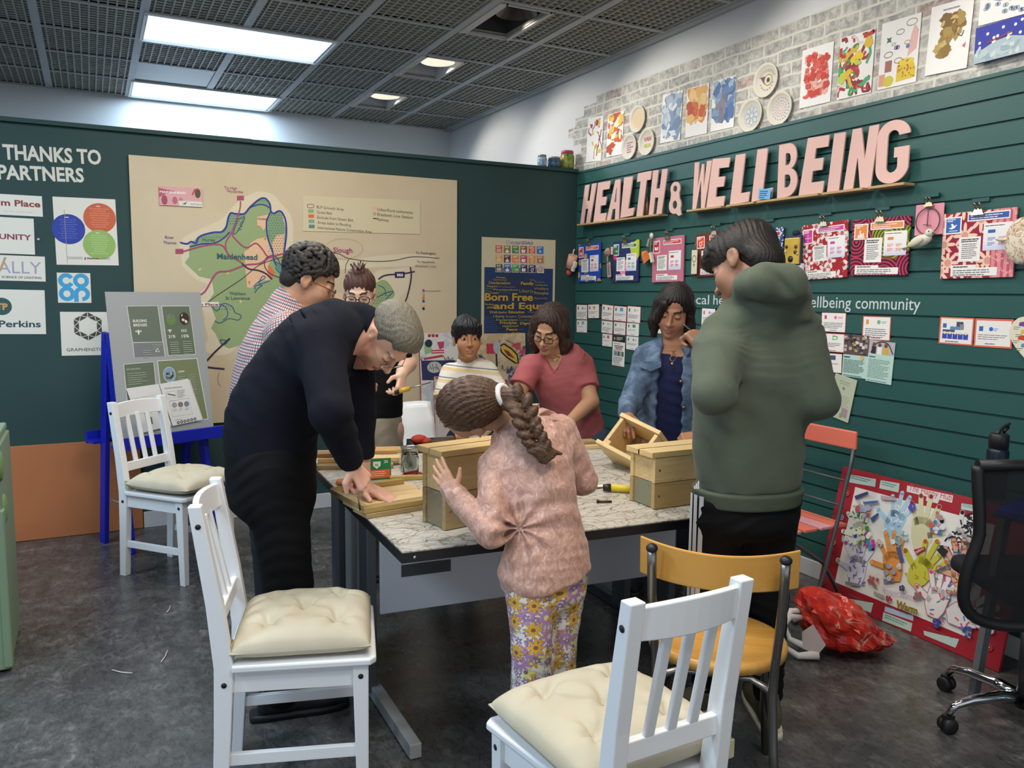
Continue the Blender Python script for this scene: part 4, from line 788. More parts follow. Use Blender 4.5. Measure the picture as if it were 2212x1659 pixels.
# paintings and paper plates above the slat wall
def blobs(s,w,h,cols,n,r0,r1,seed,box=(-.40,-.30,.40,.40),ell=1.5):
 r=random.Random(seed); x0,y0,x1,y1=box
 for i in range(n):
  a=r.uniform(0,PI); q=r.uniform(r0,r1)*w; k=12; cx,cy=r.uniform(x0,x1)*w,r.uniform(y0,y1)*h
  pts=[]
  for j in range(k):
   t=2*PI*j/k; rr_=q*(1+.35*r.uniform(-1,1)); x,y=rr_*ell*math.cos(t),rr_*math.sin(t); X,Y=cx+x*math.cos(a)-y*math.sin(a),cy+x*math.sin(a)+y*math.cos(a); pts.append((max(-w*.49,min(w*.49,X)),max(-h*.49,min(h*.49,Y))))
  s.poly(pts,r.choice(cols))
def strokes(s,w,h,cols,n,wd,seed,box=(-.42,-.35,.42,.45),L=.4):
 r=random.Random(seed); x0,y0,x1,y1=box
 for i in range(n):
  x,y=r.uniform(x0,x1)*w,r.uniform(y0,y1)*h; a=r.uniform(0,2*PI); P=[(x,y)]
  for j in range(4):a+=r.uniform(-.8,.8); x+=math.cos(a)*L*w/4; y+=math.sin(a)*L*w/4; P.append((max(-w*.46,min(w*.46,x)),max(-h*.46,min(h*.46,y))))
  s.line(smooth(P,3),wd*w*r.uniform(.5,1.3),r.choice(cols))
def pic(q,label,d,col='#eceae8',off=.003,**kw):
 a,z,w,h,t=quadR(q); s=Sheet(w,h,col,**kw); d(s,w,h); put(s,'painting',label,'painting',RW(-a,z,.018-off,t),'childrens pictures on the brick wallpaper')
pic([(1266,251.5),(1299,252.5),(1296,346),(1263.4,350.5)],'white paper with sparse red and yellow doodles, nearest the corner',lambda s,w,h:(strokes(s,w,h,['#8a2f34','#a5444a','#6b2a30'],9,.05,3),blobs(s,w,h,['#e2bc3c','#a82f2c','#d9a92f'],7,.05,.10,5)))
pic([(1309.6,247),(1343.7,239),(1340.3,332.8),(1306,339.5)],'paper with orange leaf shapes and yellow flecks',lambda s,w,h:(blobs(s,w,h,['#c4531f','#cc6227','#b84a22'],26,.09,.16,8,(-.34,-.1,.34,.42)),blobs(s,w,h,['#eee6d8','#e5b93a','#f0ead8'],22,.05,.11,9,(-.34,-.15,.36,.40),2.2),blobs(s,w,h,['#bb4a1c'],3,.08,.12,2,(-.35,-.35,.1,-.15),2)))
pic([(1426.6,202),(1469,198),(1466.4,302.7),(1424.6,307.7)],'paper with pale blue wash, left of the orange wash',lambda s,w,h:(blobs(s,w,h,['#8197b4','#91a6bf','#a9b8c9','#6f88aa'],60,.08,.17,12,(-.38,-.36,.38,.42)),blobs(s,w,h,['#d6dbe2','#c3ccd6'],12,.05,.10,13,(-.35,-.4,.35,.3),2)))
pic([(1480.4,190.6),(1526.5,180),(1524,287),(1476,297.7)],'paper with orange and yellow wash between two blue ones',lambda s,w,h:(blobs(s,w,h,['#e0a960','#e2b878','#d98a45','#e6c48a'],50,.09,.17,22,(-.36,-.16,.36,.42)),blobs(s,w,h,['#c2592f','#b84f35','#cf6a38'],10,.07,.13,23,(-.40,-.1,.35,.2))))
pic([(1535.5,175.6),(1586.4,161.5),(1580.7,274),(1531.5,284)],'paper with deep blue wash and muddy purple peak',lambda s,w,h:(blobs(s,w,h,['#4a6fa3','#5d80ad','#7d98bb','#3c629c','#9fb3ca'],70,.08,.15,32,(-.40,-.28,.40,.44)),s.poly([(-w*.2,-h*.34),(-w*.02,h*.35),(w*.12,-h*.2),(0,-h*.38)],'#75778c'),blobs(s,w,h,['#6b7289','#867d8d'],6,.05,.09,33,(-.15,-.2,.1,.2),2)))
pic([(1729.5,108.7),(1797,87.6),(1789,219),(1722,234)],'white paper covered with red sponge dabs',lambda s,w,h:(blobs(s,w,h,['#e39a8c','#e0b0a4','#dc8478'],40,.07,.12,42,(-.32,-.30,.36,.36),1),blobs(s,w,h,['#c63b31','#cf4a3e','#d65e50'],48,.05,.10,43,(-.34,-.34,.36,.34),1.1)))
pic([(1811.5,83.6),(1887.4,57.5),(1876.7,200.7),(1803,214)],'vivid red, green and yellow swirled paint picture',lambda s,w,h:(strokes(s,w,h,['#a5222a','#b82f33','#8c1f2a'],26,.09,52,(-.4,-.38,.4,.46)),strokes(s,w,h,['#2f8a55','#4aa56c','#d9cfc6','#3a9a4a'],16,.08,53,(-.42,-.38,.35,.4)),strokes(s,w,h,['#c02a2a','#d2b23a'],10,.08,57),blobs(s,w,h,['#e6c52f','#ddb62c','#b8cc4a'],7,.06,.10,54,(-.4,-.3,.4,.4))))
def p8(s,w,h):
 r=random.Random(7); s.poly([(w*.22,-h*.1),(w*.45,h*.0),(w*.47,h*.26),(w*.36,h*.36),(w*.28,h*.2)],'#e2b3ae')
 for x,y,rr_,c in((0.,.30,.10,'#8a8580'),(.28,.40,.13,'#9a8a70'),(-.27,.0,.11,'#8a7a70'),(0,-.12,.10,'#8a7f8a'),(-.06,.08,.07,'#6a5a8a'),(.2,.12,.07,'#c09a84'),(-.15,.14,.05,'#9aa39c')):s.ring(x*w,y*h,rr_*w,w*.02,c,20,rr_*w*.55)
 s.poly([(-w*.28+w*.09*math.cos(a)*(1 if i%2 else .45),h*.22+w*.09*math.sin(a)*(1 if i%2 else .45))for i,a in enumerate(np.linspace(0,2*PI,9)[:-1])],'#2f6a4c'); s.disc(-w*.06,h*.08,w*.04,'#3a3f78',10); s.disc(w*.22,h*.06,w*.05,'#4a86a8',10)
 s.rect(-w*.34,-h*.26,w*.18,h*.17,'#a3655a'); s.rect(-w*.48,-h*.46,w*.16,h*.18,'#d99a84'); s.poly([(-w*.02,-h*.44),(-w*.02,-h*.20),(w*.12,-h*.14),(w*.38,-h*.16),(w*.46,-h*.28),(w*.46,-h*.42)],'#d9bd2f'); s.disc(w*.2,-h*.16,w*.22,'#e0c83a',20,h*.05)
 s.disc(-w*.22,-h*.40,w*.14,'#c9c03c',16,h*.08)
 for i in range(26):s.disc(r.uniform(-.0,.44)*w,r.uniform(-.42,-.12)*h,w*.018,r.choice(['#c2552f','#a5443a']),8)
pic([(1900,50),(1985,26.8),(1975,177),(1892.7,192.3)],'white paper with rings, shapes and yellow dotted cake',p8)
def p9(s,w,h):
 blobs(s,w,h,['#8a6a2f','#9a7a3c','#7a5c28','#a58a4a'],26,.08,.13,61,(-.15,-.02,.25,.30),1.2); blobs(s,w,h,['#8a6a2f','#94743a','#b59a55'],12,.07,.11,62,(-.30,-.22,.0,.0),1.1); blobs(s,w,h,['#5f451c','#c9b070'],8,.02,.04,63,(-.2,-.1,.25,.28),2)
 s.line(smooth([(w*.2,h*.02),(w*.3,-h*.02),(w*.34,h*.05)]),.004,'#4a4648'); s.poly([(w*.34,-h*.17),(w*.42,-h*.12),(w*.40,-h*.20)],'#d8586a'); s.tlines(-w*.2,h*.42,w*.4,1,.01,'#9a989c',.006,2)
pic([(2006.5,10),(2098,-3),(2087.4,144),(1997,164)],'white paper with glittery brown gold blob portrait',p9,off=.006)
def p10(s,w,h):
 r=random.Random(8)
 for i in range(46):
  x,y=r.uniform(-.44,.44)*w,r.uniform(-.44,.44)*h; s.ring(x,y,w*.05,w*.012,r.choice(['#6a7a9c','#8a98a8','#7f8f9c']),12,w*.032); s.disc(x,y,w*.022,r.choice(['#2f3f9c','#3a6a9c','#3f8a88']),8)
pic([(2116,-75),(2230,-100),(2226,26),(2112.5,52)],'white paper covered with small blue and teal eyes',p10)
def p11(s,w,h):
 s.poly([(-w/2,-h/2),(w/2,-h/2),(w/2,-h*.08),(w*.2,h*.04),(-w*.1,h*.0),(-w*.3,-h*.12),(-w/2,-h*.22)],'#a9bcc4'); blobs(s,w,h,['#c9d4d6','#94acb8','#b5c6c9'],26,.03,.06,71,(-.44,-.44,.44,-.2),2)
 for x,y in((-.25,.25),(.05,.32),(.28,.30),(.2,.1),(-.4,.05),(.4,.38),(-.05,.12),(.38,.05)):s.disc(x*w,y*h,w*.03,'#dfe2ea',10)
 for x in(-.12,.16):s.disc(x*w,-h*.0,w*.04,'#e6e2d8',12); s.disc(x*w,h*.1,w*.03,'#e6e2d8',12)
 s.line([(-w*.25,h*.0),(w*.25,h*.14)],.006,'#8a3a5a')
pic([(2113.5,62),(2226,31),(2222,113),(2109,139)],'deep blue snow scene canvas at the top right edge',p11,'#2c37a0',.02,thick=.015)
def plate(px,py,rx,ry,label,draw):
 p=onplane(px,py,0,0.); r=(np.linalg.norm(onplane(px,py-ry,0,0.)-p)+np.linalg.norm(onplane(px,py+ry,0,0.)-p))/2
 t=thing('paper_plate',label,'plate',M=RW(p[1],p[2],.0165),group='decorated paper plates on the brick wallpaper')
 b=MB(); b.lathe([(0,.004),(r*.74,.004),(r*.80,.010),(r*.97,.020),(r,.018),(r*.98,.012),(r*.8,.003),(0,.0005)],mat('#d8d2c4',.6),40); b.build('plate',t)
 s=Letters(); s.z=.0045; draw(s,r*.74); s.build('drawing',t)
plate(1376,257,16,29,'plain beige centred paper plate, topmost of the left three',lambda s,r:(s.disc(0,0,r,'#d9c3a4',30),[s.ring(0,0,r*k/7,r*.03,'#cbb08c',26)for k in range(1,7)]))
plate(1358,317,16,27.5,'paper plate with pink scribbled words, lower left of the left three',lambda s,r:[s.tlines(-r*.6,r*(.5-k*.24),r*1.2,1,.01,['#c05a78','#8a6a9a','#b54a68'][k%3],r*.12,k)for k in range(5)])
plate(1395.5,306.7,17.5,29,'paper plate lettered VAN in pink with lime below, right of the left three',lambda s,r:(s.text('VAN',0,r*.12,r*.42,'#b5365a',.04,'c'),s.text('HILDA',0,-r*.5,r*.36,'#a9b82f',.05,'c',fit=r*1.2)))
plate(1653,173,25,37,'paper plate with large purple and gold eye, topmost of the right three',lambda s,r:(s.poly([(-r*.75,r*.35),(-r*.2,r*.35),(r*.5,r*.3),(r*.2,-r*.35),(-r*.3,-r*.25)],'#6f3a68'),s.disc(r*.15,0,r*.42,'#d8cdb0',24),s.ring(r*.15,0,r*.42,r*.08,'#a5893c'),s.disc(r*.15,0,r*.2,'#4f6a78',18),s.disc(r*.15,0,r*.1,'#1a1a1c',12),[s.line([(r*.7*math.cos(a),r*.55*math.sin(a)+r*.1),(r*.95*math.cos(a),r*.8*math.sin(a)+r*.1)],r*.03,'#3a3034')for a in np.linspace(.3,2.8,12)],[s.disc(r*.7*math.cos(a),r*.75*math.sin(a),r*.07,'#a08a90',8)for a in np.linspace(3.5,5.9,8)]))
plate(1620,249,23,36,'paper plate with pale blue petal pattern, lower left of the right three',lambda s,r:[s.ring(r*.5*math.cos(k*PI/4),r*.5*math.sin(k*PI/4),r*.26,r*.07,'#93abc2',14)for k in range(8)]+[s.ring(0,0,r*.2,r*.06,'#93abc2'),s.ring(0,0,r*.9,r*.05,'#a9bccb',30)])
plate(1682.7,234,26,37,'paper plate with rings of lilac and blue dots, lower right of the right three',lambda s,r:[s.disc(r*q*math.cos(2*PI*k/n),r*q*math.sin(2*PI*k/n),r*.055,c,8)for q,n,c in((.2,7,'#c9a3b5'),(.4,13,'#c39ab0'),(.6,18,'#b9a3c4'),(.85,20,'#93a8c9'))for k in range(n)])
def jar(px,pyb,pyt,rpx,label,body,lid,lidh):
 p=onplane(px,pyb,1,.04); k=np.linalg.norm(onplane(px,pyt,1,.04)-p); r=np.linalg.norm(onplane(px+rpx,pyb,1,.04)-p)
 t=thing('painted_jar',label,'jar',(p[0],p[1],2.4135),0,'painted jars on the partition ledge')
 g=NT('painted_glass',.2); v=g.ramp(g.noise(g.coord(),34,3,.6),[(.36,body[0]),(.5,body[1]),(.62,body[2])]); g.color(v)
 b=MB(); b.lathe([(0,0),(r*.9,0),(r,.008),(r,k*.72),(r*.82,k*.82),(r*.8,k*.84)],g.m,20); b.build('jar',t)
 b=MB(); b.lathe([(r*.8,k*(1-lidh)),(r*.88,k*(1-lidh)),(r*.88,k*.97),(r*.8,k),(0,k)],mat(lid,.35,.0 if lid[1]!='9' else .6),20); b.build('lid',t)
jar(1171,357.5,332,9,'small silver blue painted jar, leftmost of three',('#8fa6b5','#6f94b0','#c9cfd2'),'#9aa0a4',.16)
jar(1197,360,337,12.5,'dark blue and brown painted jar with metal lid, middle of three',('#2a4a78','#3f6a8c','#4a3c28'),'#9b9a92',.2)
jar(1225,362,323,13,'green and yellow painted jar with pink lid, rightmost of three',('#4a7a3c','#8a9a3c','#b58a3c'),'#c2447a',.18)
# furniture
def m_wood(name,c1,c2,c3,rough=.6,ax=0,sc=1.):
 g=NT(name,rough); p=g.coord(); s=[9.,9.,9.]; s[ax]=.9
 a=g.noise(g.mp(p,tuple(x*sc for x in s)),6,5,.62,1.1); b=g.noise(g.mp(p,tuple(x*sc*.35 for x in s)),5,3,.5,.5)
 c=g.mix(g.ramp(b,[(.42,'#000000'),(.62,'#ffffff')]),g.ramp(a,[(.36,c1),(.64,c2)]),c3)
 v=g.n('TexVoronoi'); v.inputs['Scale'].default_value=9*sc; k=[1.,1.,1.]; k[ax]=.6; g.put(v.inputs[0],g.mp(p,tuple(k)))
 c=g.mix(g.ramp(v.outputs['Distance'],[(.05,'#ffffff'),(.12,'#000000')]),c,'#6b4a2a'); g.color(c); return g.bump(a,.15,.002).m
PINE=m_wood('pale_pine','#cfab74','#e0c491','#d6b680'); PINE_Y=m_wood('yellow_pine','#d3b078','#e6cc98','#dcbd84'); GREYW=m_wood('weathered_grey_board','#7f7460','#978a70','#8d7f63'); OLDW=m_wood('old_brown_board','#a08860','#b89d70','#8f7a55'); PINEX=m_wood('pine_end_strip','#d8bd90','#e9d6b0','#dfc59b',.6,2)
M_CHAIR=mat('#e9e9ea',.32,name='white_chair_paint'); M_PLUG=mat('#17171a',.6,name='black_plug')
def white_chair(label,cx,cy,fx,fy,wr_=.37,wf=.42):
 L=math.hypot(fx,fy); t=thing('slatted_chair',label,'chair',(cx,cy,0),math.atan2(-fx/L,fy/L),'white slatted dining chairs')
 m=M_CHAIR; hw,hf=wr_/2,wf/2-.02
 s=MB(); P=[(-hf-.02,.205),(-hw-.012,-.17),(hw+.012,-.17),(hf+.02,.205),(hf-.0,.222),(-hf+.0,.222)]; s.prism(P[::-1],.432,.452,m); s.build('seat',t,bevel=.005)
 for k in(-1,1):
  b=MB(); x=k*(hw-.018); w_=.018
  def ring(y,z,d,xx=x):return[(xx-w_,y-d,z),(xx+w_,y-d,z),(xx+w_,y+d,z),(xx-w_,y+d,z)]
  R=[ring(-.215,0,.019),ring(-.200,.25,.023),ring(-.192,.44,.026),ring(-.212,.62,.022),ring(-.255,.90,.017)]
  vs=sum(R,[]); fs=[(3,2,1,0),(16,17,18,19)]
  for i in range(4):
   for j in range(4):fs.append((i*4+j,i*4+(j+1)%4,i*4+4+(j+1)%4,i*4+4+j))
  b.add(vs,fs,m); b.build('leg',t,bevel=.003)
  b=MB(); x=k*(hf-.012); b.hexa([(x-.016,.165,0),(x+.016,.165,0),(x+.016,.197,0),(x-.016,.197,0)],[(x-.02,.155,.432),(x+.02,.155,.432),(x+.02,.2,.432),(x-.02,.2,.432)],m); b.build('leg',t,bevel=.003)
  b=MB(); b.bar((k*(hw-.018),-.19,.398),(k*(hf-.012),.17,.398),.018,.062,m); b.build('apron',t,bevel=.002)
  b=MB(); b.bar((k*(hw-.018),-.2,.17),(k*(hf-.012),.17,.17),.018,.034,m); b.build('stretcher',t,bevel=.002)
  for y,z in((-.246,.845),(-.192,.395),(.178,.398)):
   xx=k*((hw-.018)+.018 if y<0 else(hf-.012)+.019); b=MB(); b.lathe([(0,.002),(.0075,.002),(.0075,-.004)],M_PLUG,12,Matrix.Translation((xx,y,z))@Matrix.Rotation(k*PI/2,4,'Y')); b.build('screw_cap',t)
 for y,nm in((-.19,'apron'),(.178,'apron')):
  b=MB(); w2=(hw if y<0 else hf)*2-.04; b.box((0,y,.398),(w2,.018,.062),m); b.build(nm,t,bevel=.002)
 b=MB(); n=8; vs=[]
 for i in range(n+1):
  u=-1+2*i/n; y=-.262+.0-.022*(1-u*u); x=u*(hw-.03)
  vs+=[(x,y+.026,.815),(x,y+.008,.815),(x,y-.0,.885+.008*(1-u*u)),(x,y+.018,.885+.008*(1-u*u))]
 fs=[(0,1,2,3),(4*n+3,4*n+2,4*n+1,4*n)]+[(4*i+j,4*i+4+j,4*i+4+(j+1)%4,4*i+(j+1)%4)for i in range(n)for j in range(4)]
 b.add(vs,fs,m); b.build('top_rail',t,bevel=.003)
 b=MB(); b.bar((-hw+.03,-.207,.565),(hw-.03,-.207,.565),.02,.046,m); b.build('lower_rail',t,bevel=.003)
 for k in(-1,0,1):
  b=MB(); x=k*wr_*.185; b.bar((x,-.209,.58),(x,-.262,.83),.026,.013,m); b.build('slat',t,bevel=.004)
 return t
def m_cloth(col,c2,name,sc=260):
 g=NT(name,.85); p=g.coord(); g.color(g.ramp(g.noise(p,7,3,.5),[(.3,col),(.7,c2)])); return g.bump(g.noise(p,sc,2,.5),.15,.002).m
M_CUSH=m_cloth('#bfb49b','#c9bfa8','cream_cotton')
def cushion(label,cx,cy,fx,fy,z,sz=.40,th=.075,seed=1,sag=.0,col=M_CUSH,ties=((-1,-1),(1,-1)),loop=None):
 L=math.hypot(fx,fy); rz=math.atan2(-fx/L,fy/L); t=thing('seat_cushion',label,'cushion',(cx,cy,z),rz,'tufted cream seat cushions')
 n=60; T=[(0,0),(-.5,-.5),(.5,-.5),(-.5,.5),(.5,.5)]; r=random.Random(seed); ph=[r.uniform(0,6)for _ in range(6)]
 def top(u,v):
  e=max(0,(1-abs(u)**3.2)*(1-abs(v)**3.2))**.42; d=0
  for a,b_ in T:
   q=math.hypot(u-a,v-b_); an=math.atan2(v-b_,u-a); d+=.66*math.exp(-(q/.12)**2)+.34*math.exp(-(q/.34)**2)*(.5+.5*math.cos(an*5+ph[0]+a*3))
  w_=.035*math.sin(u*9+ph[1]+2*math.sin(v*3))*abs(v)**2+.04*math.sin(v*10+ph[2])*abs(u)**2
  return max(.04,e*(1-d*.62)+w_*e)
 b=MB(); vs=[]; hw=sz/2
 for s_ in(1,-1):
  for i in range(n+1):
   for j in range(n+1):
    u,v=-1+2*i/n,-1+2*j/n; k=1-.03*(abs(u*v))**3-.02*(u*u*(1-abs(v))+v*v*(1-abs(u))); zz=th*.28
    zz+=top(u,v)*th*.72 if s_>0 else-th*.27*max(0,(1-abs(u)**6)*(1-abs(v)**6))**.5
    if s_>0 and(abs(u)==1 or abs(v)==1):zz=th*.30
    vs.append((u*hw*k,v*hw*k,zz+sag*(u*u+v*v)*.5))
 N=n+1; fs=[]
 for i in range(n):
  for j in range(n):a=i*N+j; fs.append((a,a+N,a+N+1,a+1)); c=N*N+a; fs.append((c,c+1,c+N+1,c+N))
 for i in range(n):
  for a,b2 in((i*N,(i+1)*N),((i+1)*N+n,i*N+n)):fs.append((a,b2,N*N+b2,N*N+a))
  for a,b2 in((i+1,i),(n*N+i,n*N+i+1)):fs.append((a,b2,N*N+b2,N*N+a))
 b.add(vs,fs,col,True); b.build('pad',t)
 P=[(u*hw*.97,v*hw*.97,th*.29+sag)for u,v in((-1,-1),(1,-1),(1,1),(-1,1))]
 q=MB(); pts=[]
 for i in range(4):
  a,c=Vector(P[i]),Vector(P[(i+1)%4])
  for k in range(10):u=k/10; m_=a.lerp(c,u); o_=Vector((m_.x,m_.y,0))*(-.012*(1-(2*u-1)**2)); pts.append(m_+o_)
 q.tube(pts+[pts[0]],.0032,col,6); q.build('piping',t)
 for kx,ky in ties:
  q=MB(); x,y=kx*(sz/2-.005),ky*(sz/2-.0); m=mat('#bdb58f',.8)
  if loop==(kx,ky):q.tube([(x,y,.02),(x+kx*.012,y-.035,.03),(x+kx*.03,y-.045,-.02),(x+kx*.034,y-.04,-.07),(x+kx*.02,y-.03,-.06),(x+kx*.012,y-.02,-.0)],[.012,.014,.016,.015,.011,.008],m,8)
  else:
   q.lathe([(.026,-.022),(.0275,-.02),(.0275,.02),(.026,.022)],m,4,Matrix.Translation((kx*.160,ky*(sz/2)+ky*.010,.03))@Matrix.Rotation(PI/4,4,'Z'),False)
  q.build('tie',t)
 return t
white_chair('white slatted chair at the left table end behind the bending man, beside the floor glare',-2.818,-3.052,.96,-.28)
cushion('cream tufted cushion on the white chair left of the table',-2.800,-3.057,.955,-.296,.4535,.39,.10,1,loop=(-1,-1))
white_chair('white slatted chair seen from behind at the bottom centre, nearest the camera',-2.312,-3.955,-.03,1,.315,.43)
cushion('cream tufted cushion on the nearest white chair, seen through its back slats',-2.305,-3.925,-.06,1,.4535,.41,.10,2)
white_chair('white slatted chair standing in front of the blue easel',-2.972,-.935,.67,-.75,.36,.40)
cushion('greyish cream sagging cushion on the white chair by the blue easel',-2.945,-.965,.67,-.75,.4535,.40,.10,3,.01)
M_BEECH=m_wood('honey_beech_ply','#c98f3e','#d9a253','#d39a49',.3,0,.35); M_STEEL=mat('#8d8a86',.28,.95,name='worn_steel_tube'); M_BLK=mat('#18181a',.45,name='black_plastic')
f_=nrm((.68,.73)); t=thing('cafe_chair','honey coloured round seat cafe chair with steel tube frame','chair',(-1.70,-3.62,0),math.atan2(-f_[0],f_[1]))
b=MB(); b.lathe([(0,.452),(.15,.455),(.192,.460),(.203,.455),(.206,.445),(.203,.428),(.195,.425),(0,.425)],M_BEECH,48); b.build('seat',t)
b=MB(); n=20; vs=[]
for i in range(n+1):
 u=-1+2*i/n; a=u*.62; x=.208*u; y=-.315+.085*u*u; h0,h1=.712+.010*(1-u*u)*0,.812-.012*(1-u*u)*0+.008*u*u; tl=.012
 vs+=[(x,y,h0),(x,y-.011,h0),(x,y-.011-tl,h1),(x,y-tl,h1)]
fs=[(0,1,2,3),(4*n+3,4*n+2,4*n+1,4*n)]+[(4*i+j,4*i+4+j,4*i+4+(j+1)%4,4*i+(j+1)%4)for i in range(n)for j in range(4)]
b.add(vs,fs,M_BEECH); b.build('backrest',t,bevel=.004)
for k in(-1,1):
 b=MB(); b.tube(smooth3 if False else[(k*.168,-.325,.808),(k*.168,-.315,.76),(k*.167,-.300,.68),(k*.163,-.268,.58),(k*.158,-.232,.48),(k*.157,-.222,.40),(k*.165,-.235,.25),(k*.185,-.265,0)],.0125,M_STEEL,14); b.build('leg',t)
 b=MB(); b.ball((k*.168,-.327,.812),(.016,.016,.013),M_BLK); b.build('end_cap',t)
 b=MB(); b.tube([(k*.12,-.12,.415),(k*.135,.06,.415),(k*.14,.11,.39),(k*.15,.15,.25),(k*.165,.19,0)],.0125,M_STEEL,14); b.build('leg',t)
 b=MB(); b.tube([(k*.165,-.235,.25),(k*.15,.15,.25)],.008,M_STEEL,10); b.build('stretcher',t)
b=MB(); b.tube([(-.157,-.222,.408),(-.10,-.17,.415),(.10,-.17,.415),(.157,-.222,.408)],.010,M_STEEL,10); b.build('seat_support',t)
M_SAL=mat('#e2745f',.45,name='salmon_paint'); M_SAL2=mat('#d99aa0',.5,name='faded_pink_paint'); M_GREYM=mat('#55555a',.45,.5,name='grey_metal')
t=thing('garden_chair','salmon pink slatted metal garden chair against the slat wall','chair',(-.38,-2.62,0))
b=MB(); b.box((.15,0,.815),(.016,.50,.085),M_SAL); b.build('back_slat',t,bevel=.006)
for i,(x,m)in enumerate(((-.20,M_SAL2),(-.10,M_SAL),(.0,M_SAL2),(.09,M_SAL))):
 b=MB(); b.box((x,0,.42),(.075,.48,.014),m); b.build('seat_slat',t,bevel=.003)
for k in(-1,1):
 b=MB(); b.tube([(.155,k*.235,.79),(.13,k*.24,.70),(.06,k*.245,.45),(-.02,k*.25,.2),(-.08,k*.25,.06),(-.12,k*.25,.015),(-.2,k*.25,.012)],.010,M_GREYM,10); b.build('leg',t)
 b=MB(); b.tube([(-.24,k*.22,.41),(.0,k*.23,.25),(.16,k*.23,.02)],.009,M_GREYM,10); b.build('leg',t)
for z,x in((.63,.11),(.52,.075)):
 b=MB(); b.tube([(x,-.24,z),(x,.24,z)],.005,M_GREYM,8); b.build('back_wire',t)
A0=V(-3.26,-.375,0); EU=nrm((.46,.21,0)); EN=V(EU[1],-EU[0],0)
M_BLUE=m_green('blue_gloss_paint','#1420a6','#1a28b4',.4)
t=thing('easel','bright blue wooden double sided easel with tray by the green partition','easel',M=frame(A0,EU,-EN,V(0,0,1)))
W_=.50
for x in(0,W_):
 for k in(-1,1):
  b=MB(); b.bar((x,k*.02,1.23),(x,k*.155,0),.075 if k<0 else .06,.028,M_BLUE,(1,0,0)); b.build('leg',t,bevel=.004)
for k in(-1,1):
 b=MB(); b.box((W_/2-.0,k*.055-k*.0,1.17),(W_,.022,.07),M_BLUE,Matrix.Translation((0,-k*.018,0))); b.build('rail',t,bevel=.003)
 b=MB(); b.box((W_/2+.02,k*.145,.605),(W_+.16,.09,.018),M_BLUE); b.box((W_/2+.02,k*.19,.625),(W_+.16,.016,.07),M_BLUE); b.build('tray',t,bevel=.003)
b=MB(); b.add([(.02,.045,1.14),(W_-.02,.045,1.14),(W_-.02,.096,.63),(.02,.096,.63)],[(0,1,2,3)],mat('#d6d6d2',.4)); b.add([(.02,.035,1.14),(W_-.02,.035,1.14),(W_-.02,.086,.63),(.02,.086,.63)],[(3,2,1,0)],mat('#d6d6d2',.4)); b.build('white_board',t)
nv=nrm(V(0,-.11,-1.)); EM=frame(A0,EU,-EN,V(0,0,1))
zb,zt=.622,1.455; yb_,yt=-.155,-.052
O=EM@Vector((.545/2-.022,(yb_+yt)/2,(zb+zt)/2)); upv=(EM.to_3x3()@Vector((0,yt-yb_,zt-zb))).normalized(); xv=Vector(EU); zv=xv.cross(upv)
GBM=frame(O,xv,upv,zv); GH=math.hypot(yt-yb_,zt-zb); GW=.565
def gq(x,y):
 """pixel -> local place on the grey board"""
 d=ray(x,y); n_=np.array(zv); t_=(np.array(O)-CAM)@n_/(d@n_); X=CAM+d*t_-np.array(O); return float(X@np.array(xv)),float(X@np.array(upv))
def eq(x,y):return gq(180+x/2.515,620+y/2.515)
s=Sheet(GW,GH,'#a3a7a8',.006,rough=.5)
def panel(P,c,fr='#d9dcd8'):
 Q=[eq(*p)for p in P]; cx=sum(q[0]for q in Q)/4; cy=sum(q[1]for q in Q)/4; s.poly([(cx+(q[0]-cx)*1.04,cy+(q[1]-cy)*1.025)for q in Q],fr); s.poly(Q,c)
panel([(236,106),(400,104),(427,298),(266,300)],'#6b7668'); panel([(268,305),(429,300),(440,378),(275,384)],'#7d8284'); panel([(424,106),(572,105),(606,364),(460,372)],'#66725f'); panel([(218,422),(378,408),(400,640),(240,650)],'#69745f'); panel([(402,404),(612,390),(672,715),(440,730)],'#7a8560')
def et(tx,x,y,hpx,wpx,c='#e6e8e4',bold=.02):
 a,z=eq(x,y); q=eq(x+wpx,y); s.text(tx,a,z,eq(x,y-hpx)[1]-z,c,bold,'l',fit=q[0]-a,rot=0)
et('BUILDING',267,192,15,76); et('BRIDGES',270,215,15,74); et('21%',460,277,16,38); et('15%',533,275,16,38); et('££££'[:3],528,243,14,32); et('KEY PRINCIPLES',232,452,7,74,'#c9cdc4'); et('LEARN',512,465,10,34)
for x,y,r_ in((297,246,16),(467,239,11)):a,z=eq(x,y); k=eq(x+r_,y)[0]-a; s.disc(a,z,k*.3,'#e6e8e4',12,k*.9); s.disc(a-k*.6,z+k*.3,k*.55,'#cfd3cc',12,k*.28); s.disc(a+k*.6,z+k*.3,k*.55,'#cfd3cc',12,k*.28)
for x,y,c in((472,176,('#6a8a4a','#7d7a94','#55604a')),(545,172,('#3a3028','#c9a070','#e0d8cc'))):
 a,z=eq(x,y); k=eq(x+26,y)[0]-a; s.disc(a,z,k,c[0],24,k*1.2)
 r=random.Random(x)
 for i in range(8):s.disc(a+r.uniform(-.5,.5)*k,z+r.uniform(-.7,.7)*k,k*.3,c[r.randrange(3)],8)
a,z=eq(464,476); k=eq(496,476)[0]-a; s.disc(a,z,k*1.05,'#e3e6e0',28,k*1.25); s.disc(a,z,k,'#86a6c4',28,k*1.18); r=random.Random(2)
for i in range(16):s.disc(a+r.uniform(-.6,.6)*k,z+r.uniform(-.75,.25)*k,k*.2,r.choice(['#4a5a3a','#8a5a40','#c9b8a0','#3a3a48','#6a7a50']),8)
